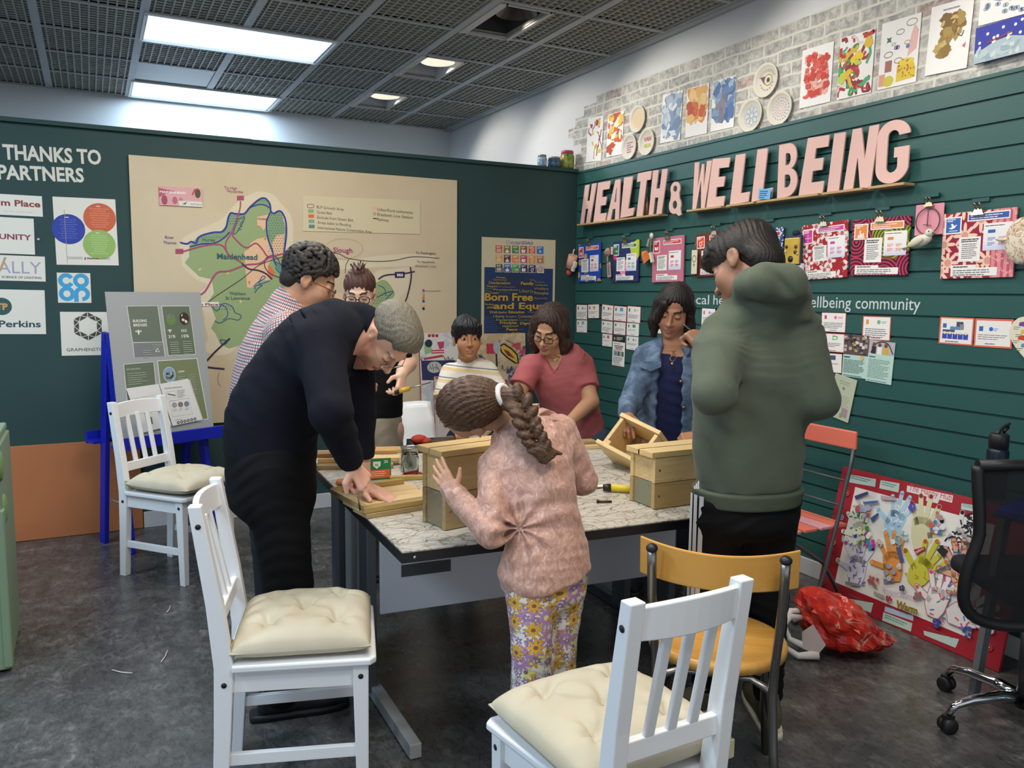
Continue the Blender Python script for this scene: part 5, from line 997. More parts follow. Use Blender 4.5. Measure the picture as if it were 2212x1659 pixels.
for x,y,w_,n_,sd in((466,300,50,7,3),(536,296,50,7,4),(370,315,50,3,5),(320,345,45,4,6),(236,470,110,6,7),(510,488,36,6,8),(565,478,40,8,9),(575,560,40,8,10)):
 a,z=eq(x,y); s.tlines(a,z,eq(x+w_,y)[0]-a,n_,.012,'#a9b3a4',.004,sd)
s.line([eq(387,352),eq(400,334),eq(410,352),eq(387,352)],.005,'#dfe2de')
put(s,'presentation_board','tall grey board with dark green BUILDING BRIDGES panels on the easel tray','board',GBM)
def page(P,label,draw,off):
 Q=[eq(*p)for p in P]; w_,h_=Q[1][0]-Q[0][0],Q[0][1]-Q[3][1]; c=sum(q[0]for q in Q)/4,sum(q[1]for q in Q)/4
 s2=Sheet(.01,.01,'#e3e2df',.002,outline=[(q[0]-c[0],q[1]-c[1])for q in Q[::-1]]); draw(s2,lambda x,y:(eq(x,y)[0]-c[0],eq(x,y)[1]-c[1])); o=s2.build('page',MAG); o.matrix_local=Matrix.Translation((c[0],c[1],off)); return o
MAG=thing('magazine','open white printed brochure leaning on the grey board at the easel tray','magazine',M=GBM)
def pg1(s2,f):
 s2.line([f(258,610),f(395,585),f(440,745)],.002,'#8a8f8a'); s2.poly([f(335,715),f(365,705),f(372,745),f(340,745)],'#4f7a48'); s2.poly([f(340,655),f(362,652),f(366,690),f(345,690)],'#dcdad5')
 for x,y in((262,616),(350,668)):a,z=f(x,y); s2.tlines(a,z,.03,2,.01,'#8f928f',.003,x)
def pg2(s2,f):
 a,z=f(434,556); s2.text('PLANTER & WINDOW BOX',a,z,.008,'#4a4c4a',.02,'l',fit=f(528,540)[0]-a)
 s2.line([f(441,572),f(492,565),f(497,600),f(446,607),f(441,572)],.0015,'#7d807d'); s2.line([f(450,582),f(492,590)],.006,'#4a4a4a'); s2.line([f(458,622),f(565,605),f(585,690),f(478,705),f(458,622)],.0015,'#7d807d')
 for x,c in((487,'#a59aa8'),(520,'#8a7a70'),(553,'#7484a0')):a,z=f(x,642-(x-487)*.1); s2.disc(a,z,.016,c,18); s2.tlines(a-.014,z-.022,.028,3,.006,'#9a9c9a',.002,x)
 for i in range(6):a,z=f(508+i*18,737-i*4); s2.disc(a,z,.009,'#3f4240',12); s2.disc(a,z,.004,'#e3e2df',8)
 for x,y,n_ in((500,562,6),(465,618,1),(490,722,1)):a,z=f(x,y); s2.tlines(a,z,.05,n_,.008,'#9a9c9a',.003,x)
page([(226,552),(402,527),(472,752),(318,792)],'',pg1,.012); page([(405,528),(560,498),(640,720),(478,755)],'',pg2,.014)
b=MB();
for i in range(5):b.add([(*eq(560,500+i),.006+i*.0012),(*eq(575,503+i),.006+i*.0012),(*eq(648-i*2,708+i*6),.006+i*.0012),(*eq(600,725),.006+i*.0012)],[(0,1,2,3)],mat('#d5d4d0',.6))
b.nomerge=1; b.build('page_edges',MAG)
b=MB(); p0,p1,p2=floorp(222,1060,.30),floorp(245,1082,.22),floorp(262,1086,.215)
b.tube([p0,(p0+p1)/2+V(0,0,-.02),p1,p2],.005,mat('#d8d6d0',.5),8); tag(b.build('cable'),'short white cable bent beside the blue easel leg','cable')
M_SAGE=m_green('sage_green_paint','#73876a','#7c9072',.5)
t=thing('cabinet','sage green painted wooden cabinet cut off at the left edge','cabinet',(-4.0,-1.63,0))
b=MB(); b.box((0,0,.44),(.66,.50,.86),M_SAGE); b.build('body',t,bevel=.006)
b=MB(); b.box((-.01,0,.885),(.66,.54,.03),M_SAGE); b.build('top',t,bevel=.008)
for k,z in((0,.80),(1,.62)):
 b=MB(); b.ball((.33,-.20+.05*k,z),(.014,.05,.06),mat('#6f8a5c',.6)); b.build('carved_leaf',t)
b=MB(); b.box((.325,-.235,.33),(.03,.05,.62),M_SAGE); b.build('stile',t,bevel=.006)
t=thing('shell_chair','white moulded plastic shell chair behind the table','chair',(-1.80,-1.14,0),PI*.98)
b=MB(); n,k_=20,14; vs=[]; wm_=mat('#dfe0e0',.3,name='white_plastic')
for i in range(k_+1):
 v=i/k_
 for j in range(n+1):
  u=-1+2*j/n; y=.22-.40*min(1,v*1.7)-(.09*max(0,v-.55)/.45); z=.44+.38*max(0,(v-.42)/.58)**.9+.06*u*u*(1-abs(v-.5))+.0; wv=.235-.03*max(0,v-.6)
  vs.append((u*wv,y+.05*u*u*(v>.45)*min(1,(v-.45)*4),z-.025*(abs(u)**4)*(v>.8)))
b.add(vs,[(i*(n+1)+j,i*(n+1)+j+1,(i+1)*(n+1)+j+1,(i+1)*(n+1)+j)for i in range(k_)for j in range(n)],wm_,True); o=b.build('shell',t); m_=o.modifiers.new('thick','SOLIDIFY'); m_.thickness=.006
for x,y in((-.17,.15),(.17,.15),(-.17,-.14),(.17,-.14)):
 b=MB(); b.tube([(x*.6,y*.6,.44),(x*1.15,y*1.25,0)],.009,mat('#b8b8b8',.3,.8),8); b.build('leg',t)
def m_abs(seed,base,cols):
 g=NT('abstract_paint',.7); p=g.coord(); c=base
 for i,(col,sc,th_,dist)in enumerate(cols):
  f=g.noise(g.mp(p,(1,1,1),(0,0,0),(seed*3.1+i*7.7,i*2.3,seed)),sc,5,.6,dist); c=g.mix(g.ramp(f,[(th_,'#000000'),(th_+.05,'#ffffff')]),c,col)
 g.color(c); return g.m
def canvas(px0,px1,ptop,label,m,extra,w_=None,zoff=0.,ylean=.10,yy=-.06):
 x0,zt_=wb(px0,ptop,yy); x1=wb(px1,ptop,yy)[0]; h_=zt_; s=Sheet(x1-x0,h_,thick=.02,m=m,edge='#a5382f')
 extra(s,x1-x0,h_); a=math.atan2(ylean,h_); M=Matrix.Translation(((x0+x1)/2,-ylean-.028,0))@frame((0,0,0),(1,0,0),(0,0,1),(0,-1,0))@Matrix.Rotation(-a,4,'X')@Matrix.Translation((0,h_/2/math.cos(a)-.0,0)); put(s,'canvas',label,'painting',M,'abstract canvases leaning on the partition')
def cx1(s,w,h):
 def P(x,y):
  a,z=wb(900+x/5.53,660+y/5.53,-.08); return a-CX1,(z-h/2)
 CX1=(wb(907,720,-.06)[0]+wb(1018,720,-.06)[0])/2
 s.poly([P(62,660),P(470,655),P(470,890),P(70,895)],'#2a3058'); s.poly([P(100,440),P(180,410),P(200,560),P(110,590)],'#8fb07f'); s.disc(*P(160,455),.028,'#1f2740',16); s.poly([P(260,440),P(345,430),P(340,500),P(290,530)],'#c2355c')
 for y in(535,562):s.poly([P(190,y),P(340,y-5),P(345,y+10),P(190,y+15)],'#b5303c');
 s.poly([P(90,630),P(320,590),P(330,615),P(100,655)],'#b5333f'); s.disc(*P(220,740),.055,'#b9b8b4',24,.04)
 for k in range(6):s.line([P(150+k*22,700+(k%2)*40),P(175+k*20,740+(k%3)*20),P(150+k*30,765)],.004,'#1c1f2c')
 for k in range(7):s.line([P(330+k*18,600+(k*37%50)),P(350+k*16,650+(k*29%40))],.005,'#1c1f2c')
 for k in range(3):s.disc(*P(170+k*45,362),.012,'#b52f3a',14)
 s.rect(-.19,-h*.45,.02,h*.3,'#c24a5a')
canvas(907,1018,720,'white, navy and red abstract canvas left of the boy',m_abs(1,'#d6d2cb',[('#b9c0cc',9,.55,1),('#3a4068',5,.60,.6),('#c05060',6,.63,.5)]),cx1)
def cx2(s,w,h):
 CX=(wb(1020,720,-.06)[0]+wb(1136,720,-.06)[0])/2
 def P(x,y):a,z=wb(900+x/5.53,660+y/5.53,-.08); return a-CX,(z-h/2)
 pts=[P(1010,490),P(1060,460),P(1150,520),P(1215,590),P(1225,690),P(1190,690),P(1090,620),P(1030,560)]; s.poly(pts,'#c9a53a'); s.line(pts+[pts[0]],.012,'#1c1a1c'); s.poly([P(1050,520),P(1110,545),P(1190,640),P(1100,600)],'#7a2430')
 for k in range(9):s.disc(*P(870+(k%3)*35,480+(k//3)*38),.016,'#b53048',12)
 s.line([P(965,560),P(967,730)],.014,'#232026'); s.disc(*P(975,500),.03,'#a9aab0',14,.05); s.disc(*P(1130,900),.028,'#6a7484',14); s.poly([P(960,950),P(1080,880),P(1110,1000),P(1010,1020)],'#b52f38'); s.poly([P(1170,460),P(1260,440),P(1260,520),P(1200,530)],'#b84a48')
 for k in range(6):s.line(smooth([P(1070+k*20,400+k*12),P(1100+k*20,430+k*8),P(1120+k*22,395+k*14)]),.003,'#5a4a3a')
canvas(1020,1136,721,'beige abstract canvas with pink bursts behind the pink tee woman',m_abs(2,'#b8a27e',[('#c9b391',9,.5,1),('#3a3f60',6,.57,.7),('#b04058',7,.60,.6),('#c9a8a0',12,.62,1)]),cx2)
x0,z0=wb(931,812,-.15); x1,z1=wb(962,812,-.15)
s=Sheet(.2,.55,'#c9b8b4',.012,edge='#a02f38'); s.rect(-.085,-.26,.17,.52,'#d4c6c2'); s.disc(.02,.19,.05,'#35406a',14,.035)
for k,c in enumerate(('#b9acac','#c9a0a0','#a9a0b0','#c0707c')):s.rect(-.07+k*.035,-.05-.04*(k%2),.022,.24,c)
s.line([(-.09,.265),(.09,.265)],.012,'#b03038')
put(s,'canvas','small pink edged picture leaning in front of the left abstract canvas','painting',Matrix.Translation((x0+.10,-.215,z0-.275))@frame((0,0,0),(1,0,0),(0,0,1),(0,-1,0))@Matrix.Rotation(-.07,4,'X'))
b=MB(); b.box((x0+.12,-.255,(z0-.55)/2-.003),(.32,.20,z0-.556),mat('#3a3b42',.6)); tag(b.build('storage_box',bevel=.004),'low dark storage box behind the table under the small pink edged picture','box')
BL,BR_,=V(-.150,-2.625,0),V(-.185,-3.575,0); bx=nrm(BR_-BL); lean=V(.0,0,0)
TLp=V(-.015,BL[1],.635); bu=TLp-BL; bu=nrm(bu-bx*(bu@bx)); bz=np.cross(bx,bu); HBW,HBH=np.linalg.norm(BR_-BL),.645
HO=BL+bx*HBW/2+bu*HBH/2+bz*.0
def hq(x,y):
 px,py=1680+x/3.318,980+y/3.318; d=ray(px,py); t_=(HO+bz*.012-CAM)@bz/(d@bz); X=CAM+d*t_-HO; return float(X@bx),float(X@bu)
s=Sheet(HBW,HBH,'#a11f2c',.012,rough=.5)
q=[hq(*p)for p in((556,238),(1445,465),(1470,1345),(380,908))]; q[2]=(q[1][0],q[3][1]); s.poly([(q[0][0],q[0][1]),(q[1][0]+.07,q[0][1]),(q[1][0]+.07,q[3][1]),(q[0][0],q[3][1])],'#e2dfd9')
def lab(P,c='#b9cfc6',n_=2,tc='#5a7a7a'):
 Q=[hq(*p)for p in P]; s.poly(Q,c); x=min(Q[0][0],Q[3][0]); w_=Q[1][0]-Q[0][0]; h_=Q[0][1]-Q[3][1]; s.tlines(x+w_*.08,max(Q[0][1],Q[1][1])-h_*.3,w_*.8,n_,h_*.26,tc,h_*.10,int(abs(x)*1000))
lab([(515,148),(705,182),(698,238),(510,205)]); lab([(738,190),(873,213),(866,278),(728,248)]); lab([(485,1035),(686,1070),(668,1140),(482,1070)],n_=1); lab([(770,1095),(975,1160),(970,1200),(765,1130)],'#b5c4e0',1); lab([(758,1135),(965,1215),(955,1275),(748,1195)]); lab([(1045,1268),(1300,1330),(1275,1392),(1050,1300)],n_=1); lab([(1318,355),(1440,375),(1438,420),(1314,398)])
Q=[hq(*p)for p in((928,228),(1258,300),(1250,352),(924,272))]; s.poly(Q,'#e3d3d1'); s.poly([hq(1070,300),hq(1165,315),hq(1148,358),hq(1062,338)],'#e3d3d1')
a,z=hq(938,262); a1,z1_=hq(1245,338); s.text('The Happy Hub',a,z,.030,'#b0505c',.0,'l',fit=math.hypot(a1-a,z1_-z),rot=math.atan2(z1_-z,a1-a))
def hand2d(x,y,size,rot,c,nail,spread=1.,flip=1,edge=None,pat=None):
 ox,oy=hq(x,y); c0,s0=math.cos(rot),math.sin(rot)
 size*=1.22
 T=lambda p:(ox+size*(p[0]*flip*c0-p[1]*s0),oy+size*(p[0]*flip*s0+p[1]*c0))
 z=s.up(); tips=[]
 if edge:zz=z; z=s.up()
 for(bx_,by_),an,L,w_ in(((-.28,.28),.42*spread,.52,.15),((-.10,.36),.14*spread,.66,.155),((.09,.36),-.10*spread,.64,.155),((.26,.28),-.36*spread,.50,.14),((-.34,-.12),1.05,.50,.17)):
  d=(-math.sin(an),math.cos(an)); e_=(bx_+d[0]*L,by_+d[1]*L)
  for col,ww,zq in(((edge,w_*1.35,zz),)if edge else())+((c,w_,z),):
   s.line([T((bx_*.6,by_*.6)),T(e_)],ww*size,col,z=zq); s.disc(*T(e_),ww*size/2,col,10,z=zq)
  tips.append(T(e_))
 P=[(-.36,-.2),(-.36,.30),(-.18,.42),(.16,.42),(.34,.30),(.30,-.2),(.18,-.5),(-.18,-.5)]
 if edge:s.poly([T((p[0]*1.08,p[1]*1.05))for p in P],edge,z=zz)
 s.poly([T(p)for p in P],c,z=z)
 for i,tp in enumerate(tips):
  if nail:s.disc(*tp,size*.065,nail[i%len(nail)],8)
 if pat:
  r=random.Random(int(x))
  for i in range(pat[1]):
   p=(r.uniform(-.32,.3),r.uniform(-.45,.9)); cc=r.choice(pat[0]); a=r.uniform(0,6); s.line([T(p),T((p[0]+.14*math.cos(a),p[1]+.14*math.sin(a)))],size*.045,cc)
hand2d(840,500,.115,-.2,'#a9cbe0',None,.8,1,None,(['#e3ebf0','#6f9fc9','#d9e6ee'],16)); hand2d(1030,560,.13,.1,'#d3cfa5',['#8f2230'],.8,-1); hand2d(1290,640,.12,-.5,'#dcdad6',['#1a1a1e'],.9,1,None,(['#1c1c20','#26262a','#1c1c20'],60)); hand2d(600,570,.11,.35,'#dfe2cf',None,1.,1,None,(['#4a7a3c','#3a6a34','#c9a83a','#5a8a4a'],30))
hand2d(575,830,.125,.1,'#d9d6e2',['#c23a8a','#2f62c0','#2a3aa0','#5a3f90','#8aa84a'],1.3,1,None,(['#8f8ac0','#a9a4cc','#6a64a8'],26)); hand2d(835,800,.12,.35,'#dd9344',['#e3a868'],.8,1); hand2d(1035,850,.125,-.45,'#c3bd3c',['#b0542f','#c06a3a'],.8,1,None,(['#a89a30','#cdc85a'],14)); hand2d(1150,1060,.115,-.1,'#e0d8d6',['#d83f7a','#3f8a80','#3a4ac0','#3f78c0','#d8604a'],.9,1,'#b87f86',(['#3a9a7a','#c23f7a','#3f78c0','#d2563f'],14)); hand2d(1340,1160,.12,-1.2,'#e0d8d6',None,.9,1,'#b87f86',(['#3a9a7a','#c23f7a','#3f78c0','#d2563f'],14)); hand2d(1330,860,.11,.3,'#cfa080',None,1.,1,'#a54a48',(['#b5483c','#3a6a9a','#d2a83c','#2a2a2e'],40))
for P,c in(([(562,305),(655,272),(662,292),(570,332)],'#3a3f6a'),([(628,345),(735,335),(736,358),(632,372)],'#7a9cc9'),([(568,395),(640,385),(642,418),(570,425)],'#b58a8a'),([(750,300),(862,318),(858,338),(750,330)],'#b9a3ab'),([(675,465),(728,425),(738,440),(690,495)],'#3f5688'),([(860,672),(890,668),(915,770),(890,785)],'#4a5688'),([(985,690),(1065,668),(1075,690),(1005,728)],'#a52f3c'),([(1150,835),(1322,757),(1334,785),(1165,860)],'#84817c'),([(1345,632),(1450,645),(1450,665),(1345,655)],'#4a4848'),([(495,915),(602,935),(600,952),(498,938)],'#8a8a88'),([(770,900),(845,890),(848,920),(772,930)],'#8a7880'),([(1225,958),(1338,962),(1338,1022),(1228,1002)],'#d0c2b4'),([(700,985),(780,1020),(772,1040),(700,1005)],'#a9a69c'),([(1150,690),(1190,665),(1235,700),(1200,748)],'#22222a')):s.poly([hq(*p)for p in P],c)
r=random.Random(11)
for cx_,cy_,rr_,cs in((640,390,75,('#c05a58','#8fa6c8','#d8a8a0','#b0b8c8')),(1160,540,48,('#3f78b8','#cf5a50','#d9e0ea')),(885,600,45,('#a9c9cc','#7fa3a8','#d5e2e2')),(975,385,24,('#4a48a8','#6a68b8')),(1178,445,26,('#b58a84','#a0706a')),(660,625,50,('#a02f98','#7a3f9c','#3f8ab0','#c23f8a')),(700,915,38,('#b07068','#a85a50')),(810,1040,20,('#b03f50','#a83848')),(1015,1010,30,('#8a6a68','#b54a48','#6a7a78')),(1155,1210,26,('#3f3f8a','#54549a')),(1365,1280,32,('#3f4a8a','#6a74b0')),(845,840,55,('#b5b9c4','#cfd2da','#98a0b0')),(500,610,22,('#9ab0c0','#b5c5cf')),(745,650,20,('#a8a8a4','#c0c0bc')),(905,960,16,('#3a3a58','#54547a')),(620,590,60,('#5a8a48','#e0dfc8'))):
 for i in range(9):a,z=hq(cx_+r.uniform(-1,1)*rr_,cy_+r.uniform(-1,1)*rr_); s.disc(a,z,.0045+.00018*rr_*r.uniform(.4,1),r.choice(cs),8)
def ht(t_,x,y,x2,y2,h_,c,bold=0.):a,z=hq(x,y); b_,zb_=hq(x2,y2); s.text(t_,a,z,h_,c,bold,'l',fit=math.hypot(b_-a,zb_-z),rot=math.atan2(zb_-z,b_-a))
ht('calm',1225,1000,1336,1018,.022,'#a8554c',.01); ht('Warm',862,1100,1018,1155,.032,'#8a7830',.06); ht('Inspiration',772,990,1008,1045,.018,'#a98ac0'); ht('joy',868,610,905,618,.016,'#5f8a94',.02); ht('great healer',1158,852,1325,778,.014,'#3c3a38',.01); ht('human',632,362,732,352,.012,'#2a4a80',.02); ht('calm',1000,722,1065,690,.012,'#e8d8d4',.01); ht('small',1130,548,1190,545,.016,'#e6eaf2',.02)
hub=put(s,'collage_board','red framed collage board of paper hands titled The Happy Hub, leaning on slat wall','board',frame(HO,bx,bu,bz))
for i,(x,y,c)in enumerate(((500,285,'#c23a48'),(460,458,'#a08ac0'),(400,637,'#dd8a2f'),(350,793,'#cfc27a'),(315,930,'#b82f3c'),(1520,1390,'#c22f3c'))):
 a,z=hq(x,y); b=MB()
 for k in range(9):b.ball((.011*math.cos(k*.7),.011*math.sin(k*.7),.003),(.0055,.0055,.003),mat(c,.6),8,5)
 b.ball((0,0,.005),.0055,mat('#c9a83c',.6),8,5); o=b.build('paper_flower',hub); o.matrix_local=Matrix.Translation((a,z,.012))
t=thing('side_table','small grey legged table mostly hidden behind the office chair','table',(-.225,-3.98,0))
b=MB(); b.box((0,0,.695),(.44,.66,.022),mat('#4b4c50',.5)); b.build('table_top',t,bevel=.003)
for x,y in((-.2,.29),(.2,.29),(-.2,-.29),(.2,-.29)):
 b=MB(); b.hexa([(x*1.25-.02,y*1.12-.012,0),(x*1.25+.02,y*1.12-.012,0),(x*1.25+.02,y*1.12+.012,0),(x*1.25-.02,y*1.12+.012,0)],[(x-.02,y-.012,.684),(x+.02,y-.012,.684),(x+.02,y+.012,.684),(x-.02,y+.012,.684)],mat('#6d6e72',.45)); b.build('leg',t,bevel=.002)
b=MB(); b.prism([(-.17,-.30),(.13,-.30),(.13,.13),(-.12,.13)][::1],0,.03,mat('#1c2fc0',.4)); o=b.build('tray',bevel=.006); o.location=(-.36,-3.80,.707); o.rotation_euler=(0,0,.25); tag(o,'bright blue plastic tray on the small table behind the office chair','tray')
p=onplane(2157,965,0,-.37); bz0=.738
t=thing('water_bottle','dark navy metal water bottle with black loop lid standing on the blue tray','bottle',(p[0],p[1],bz0))
b=MB(); b.lathe([(0,0),(.034,0),(.037,.005),(.037,.175),(.030,.19),(0,.19)],mat('#16202c',.35,.3),28); b.build('body',t)
b=MB(); b.lathe([(.031,.186),(.0335,.188),(.0335,.235),(.028,.242),(0,.243)],M_BLK,24); b.build('lid',t)
b=MB(); b.tube([(-.02,0,.24),(.0,0,.252),(.03,0,.268),(.055,0,.275),(.05,0,.262),(.025,0,.245)],.006,M_BLK,8); b.build('loop',t)
OC=V(-.52,-3.86); t=thing('office_chair','black mesh back office chair with chrome base at the right edge','chair',(OC[0],OC[1],0))
M_CHR=mat('#c9c9cc',.08,1.,name='chrome')
b=MB(); b.tube([(0,0,.07),(0,0,.40)],.025,M_BLK,16); b.build('gas_column',t)
for k in range(5):
 a=math.radians(161.6)+k*2*PI/5; d=Vector((math.cos(a),math.sin(a),0))
 b=MB(); b.tube([(0,0,.10),d*.10+Vector((0,0,.115)),d*.20+Vector((0,0,.108)),d*.26+Vector((0,0,.095)),d*.285+Vector((0,0,.065))],[.024,.020,.016,.014,.011],M_CHR,12); b.build('base_arm',t)
 b=MB(); nrm_=Vector((-d.y,d.x,0)); c=d*.285
 for q in(-1,1):b.lathe([(0,-.010),(.024,-.010),(.027,-.006),(.027,.006),(.024,.010),(0,.010)],M_BLK,16,Matrix.Translation(c+nrm_*(.014*q)+Vector((0,0,.027)))@nrm_.to_track_quat('Z','Y').to_matrix().to_4x4())
 b.box((c.x,c.y,.045),(.03,.03,.03),M_BLK); b.build('caster',t)
cr=Vector((CR[0],CR[1],0)).normalized(); fw=Vector((-cr.y,cr.x,0))
BO=Vector((-.655,-3.905,0)); MBk=frame(BO-Vector((OC[0],OC[1],0)),cr,(0,0,1),-fw)
prof=[(-.195,.945),(-.190,.87),(-.178,.76),(-.178,.70),(-.198,.62),(-.205,.55),(-.195,.48),(-.15,.43),(-.06,.405)]
prof=prof+[(-x,z)for x,z in prof[::-1]]
b=MB(); P=smooth(prof+[prof[0]],3)
b.tube([(x,z,.03*math.sin((z-.4)*4))for x,z in P],.019,M_BLK,10); o=b.build('back_frame',t); o.matrix_local=MBk
g=NT('black_mesh',.8); g.color('#0c0c0e'); tr=g.n('BsdfTransparent'); mx=g.n('MixShader'); v=g.n('TexChecker'); v.inputs['Scale'].default_value=420; g.put(v.inputs['Vector'],g.coord());
g.t.links.new(g.math('ADD',g.math('MULTIPLY',v.outputs['Fac'],.09),.02),mx.inputs[0]); g.t.links.new(g.b.outputs[0],mx.inputs[1]); g.t.links.new(tr.outputs[0],mx.inputs[2]); g.t.links.new(mx.outputs[0],g.t.nodes['Material Output'].inputs[0])
b=MB(); b.nomerge=1; b.add([(x,z,.03*math.sin((z-.4)*4))for x,z in P[:-1]],[tuple(range(len(P)-1))],g.m); o=b.build('back_mesh',t); o.matrix_local=MBk
b=MB(); b.box((0,0,0),(.40,.42,.07),mat('#141416',.8)); o=b.build('seat',t,bevel=.03,seg=4); o.matrix_local=Matrix.Translation(fw*.24+cr*.15+Vector((0,0,.44)))@frame((0,0,0),cr,fw,(0,0,1))
b=MB(); b.tube([(0,0,.40),Vector((-.135,-.045,0))*.6+Vector((0,0,.42)),Vector((-.135,-.045,0))+Vector((0,0,.55))],.02,M_BLK,10); b.build('back_support',t)
for i,P in enumerate(([(368,1308),(366,1316),(360,1323)],[(362,1405),(357,1418),(348,1430)],[(242,1447),(262,1452),(286,1454)])):
 b=MB(); b.tube([floorp(*q,.004)for q in P],.0022,mat('#d8d5cc',.6),6); tag(b.build('wood_shaving'),['thin pale shaving on the floor nearest the easel chair','thin pale curved shaving on the floor, middle of three','thin pale shaving lying flattest on the floor, nearest the left edge'][i],'shaving','pale shavings on the floor')
 # work table and the things on it
TZ=.722
def m_marble():
 g=NT('marble_print_vinyl',.38); p=g.coord(); n1=g.n('TexNoise'); g.put(n1.inputs['Vector'],p); n1.inputs['Scale'].default_value=5; n1.inputs['Detail'].default_value=5
 q=g.mix(.30,g.mp(p,(1,2.2,1),(0,0,.5)),n1.outputs['Color']); v=g.n('TexVoronoi',feature='DISTANCE_TO_EDGE'); v.inputs['Scale'].default_value=22; g.put(v.inputs[0],q)
 v2=g.n('TexVoronoi',feature='DISTANCE_TO_EDGE'); v2.inputs['Scale'].default_value=6; g.put(v2.inputs[0],q)
 c=g.ramp(v.outputs['Distance'],[(0,'#a39c90'),(.035,'#d2cec6'),(.12,'#e4e1da')]); c2=g.ramp(v2.outputs['Distance'],[(0,'#8d8880'),(.03,'#dedbd4'),(1,'#eae7e0')])
 c=g.mix(1.,c,c2,'MULTIPLY'); pt=g.noise(g.mp(p,(1,1,1),(0,0,0),(3,1,0)),5,4,.7); c=g.mix(g.ramp(pt,[(.62,'#000000'),(.72,'#8a8a8a')]),c,'#c9bf6a'); pb=g.noise(g.mp(p,(1,1,1),(0,0,0),(7,5,0)),13,4,.7); c=g.mix(g.ramp(pb,[(.70,'#000000'),(.73,'#ffffff')]),c,'#4a5f9c')
 g.color(c); return g.m
NL,NR,FR,FL=(-2.558,-3.235),(-1.125,-3.335),(-1.12,-1.985),(-2.50,-1.64)
TC=(-1.83,-2.55)
t=thing('work_table','large work table with marble print top and black edge, people around it','table',(TC[0],TC[1],0))
q=[(a-TC[0],b_-TC[1])for a,b_ in(NL,NR,FR,FL)]
b=MB(); b.prism(q,TZ-.004,TZ,m_marble()); b.build('table_top',t)
b=MB(); qq=[(x*1.004,y*1.004)for x,y in q]; b.prism(qq,TZ-.034,TZ-.0045,mat('#151517',.5,name='black_table_edge')); b.build('edge_band',t)
b=MB();
for x,y in((q[0][0]+.035,q[0][1]-.0045),(q[1][0]-.06,q[1][1]-.003)):b.lathe([(0,.002),(.004,.0015),(.005,0)],mat('#b8b8b8',.3,.8),10,Matrix.Translation((x,y-.006,TZ-.018))@Matrix.Rotation(PI/2,4,'X'))
b.build('edge_screw',t)
DG,LG,PW=mat('#565b5e',.45,name='grey_steel_leg'),mat('#9a9fa1',.45,name='light_grey_steel'),mat('#d4d4da',.5,name='pale_modesty_panel')
def tb(nm,c,d,m,bev=.003):b=MB(); b.box((c[0]-TC[0],c[1]-TC[1],c[2]),d,m); return b.build(nm,t,bevel=bev)
b=MB(); b.bar((-2.455-TC[0],-2.70-TC[1],.50),(-1.21-TC[0],-2.80-TC[1],.50),.018,.36,PW); b.build('modesty_panel',t,bevel=.002)
b=MB(); b.bar((-2.44-TC[0],-2.30-TC[1],.50),(-1.21-TC[0],-2.36-TC[1],.50),.018,.36,PW); b.build('modesty_panel',t,bevel=.002)
tb('leg',(-2.485,-2.655,.36),(.035,.10,.66),DG); tb('leg',(-2.475,-2.555,.36),(.03,.05,.66),LG,.002); tb('leg',(-2.50,-2.335,.36),(.035,.115,.66),DG); tb('leg',(-2.485,-2.44,.36),(.02,.09,.66),mat('#a3a5a3',.5))
tb('leg',(-1.19,-2.72,.36),(.035,.10,.66),DG); tb('leg',(-1.19,-2.40,.36),(.035,.10,.66),DG)
for x,y0,y1 in((-2.478,-3.13,-2.60),(-1.19,-3.16,-2.66),(-2.49,-2.39,-1.85),(-1.18,-2.45,-2.02)):
 b=MB(); b.bar((x-TC[0],y0-TC[1],.028),(x-TC[0]+.01,y1-TC[1],.028),.04,.05,LG if x<-2 else mat('#39424c',.5)); b.build('foot',t,bevel=.004)
for(x0,x1,ya,yb_,lb)in((868,972,1214,1240,0),(877,897,1198,1213,1)):
 a,z0=wb(x0,yb_,-2.723); c_,z1=wb(x1,ya,-2.723); xm=(a+c_)/2; h_=wb(x0,ya,-2.723)[1]-z0; zm=(z0+wb(x0,ya,-2.723)[1]+z1+wb(x1,yb_,-2.723)[1])/4
 b=MB(); b.box((0,0,0),(c_-a,.0012,h_),mat('#46494b',.5)); o=b.build('duct_tape',t); o.matrix_local=Matrix.Translation((xm-TC[0],-2.70-.0803*(xm+2.455)-.0102-TC[1],zm))@Matrix.Rotation(-.08,4,'Z')
def planks_box(name,label,M,L,D,H,lid=True,open_top=False,mats=(PINE_Y,OLDW),endm=(PINE_Y,GREYW),over=(.035,.012)):
 """box with its front left corner at the origin, L along x, D along y, built of two plank courses"""
 t=thing(name,label,'box',M=M,group='wooden planter boxes'); k=.018; h=H/2
 for i in range(2):
  z=h*i+h/2; mm,em=(mats[1],endm[1])if i==0 else(mats[0],endm[0])
  for y,nm in((k/2,'front_board'),(D-k/2,'back_board')):b=MB(); b.box((L/2,y,z),(L,k,h-.002),mm); b.build(nm,t,bevel=.0015)
  for x in(k*.9,L-k*.9):b=MB(); b.box((x,D/2,z),(k,D-2*k,h-.002),em); b.build('end_board',t,bevel=.0015)
 if lid:
  for i in range(2):b=MB(); b.box((L/2,D*(.25+.5*i),H+.011),(L+over[0],D/2+over[1]-.002,.02),mats[0]); b.build('lid_board',t,bevel=.0015)
 else:b=MB(); b.box((L/2,D/2,k/2),(L-2*k,D-2*k,k),mats[1]); b.build('base_board',t)
 b=MB(); r=random.Random(int(L*1000))
 for x,z in((.02,h*1.5),(.02,h*.5),(L-.03,h*1.5),(L-.03,h*.5)):b.lathe([(0,.0015),(.004,.001),(.0045,0)],mat('#7d7468',.35,.8),8,Matrix.Translation((x,-.0003,z))@Matrix.Rotation(PI/2,4,'X'))
 b.build('screw',t); return t
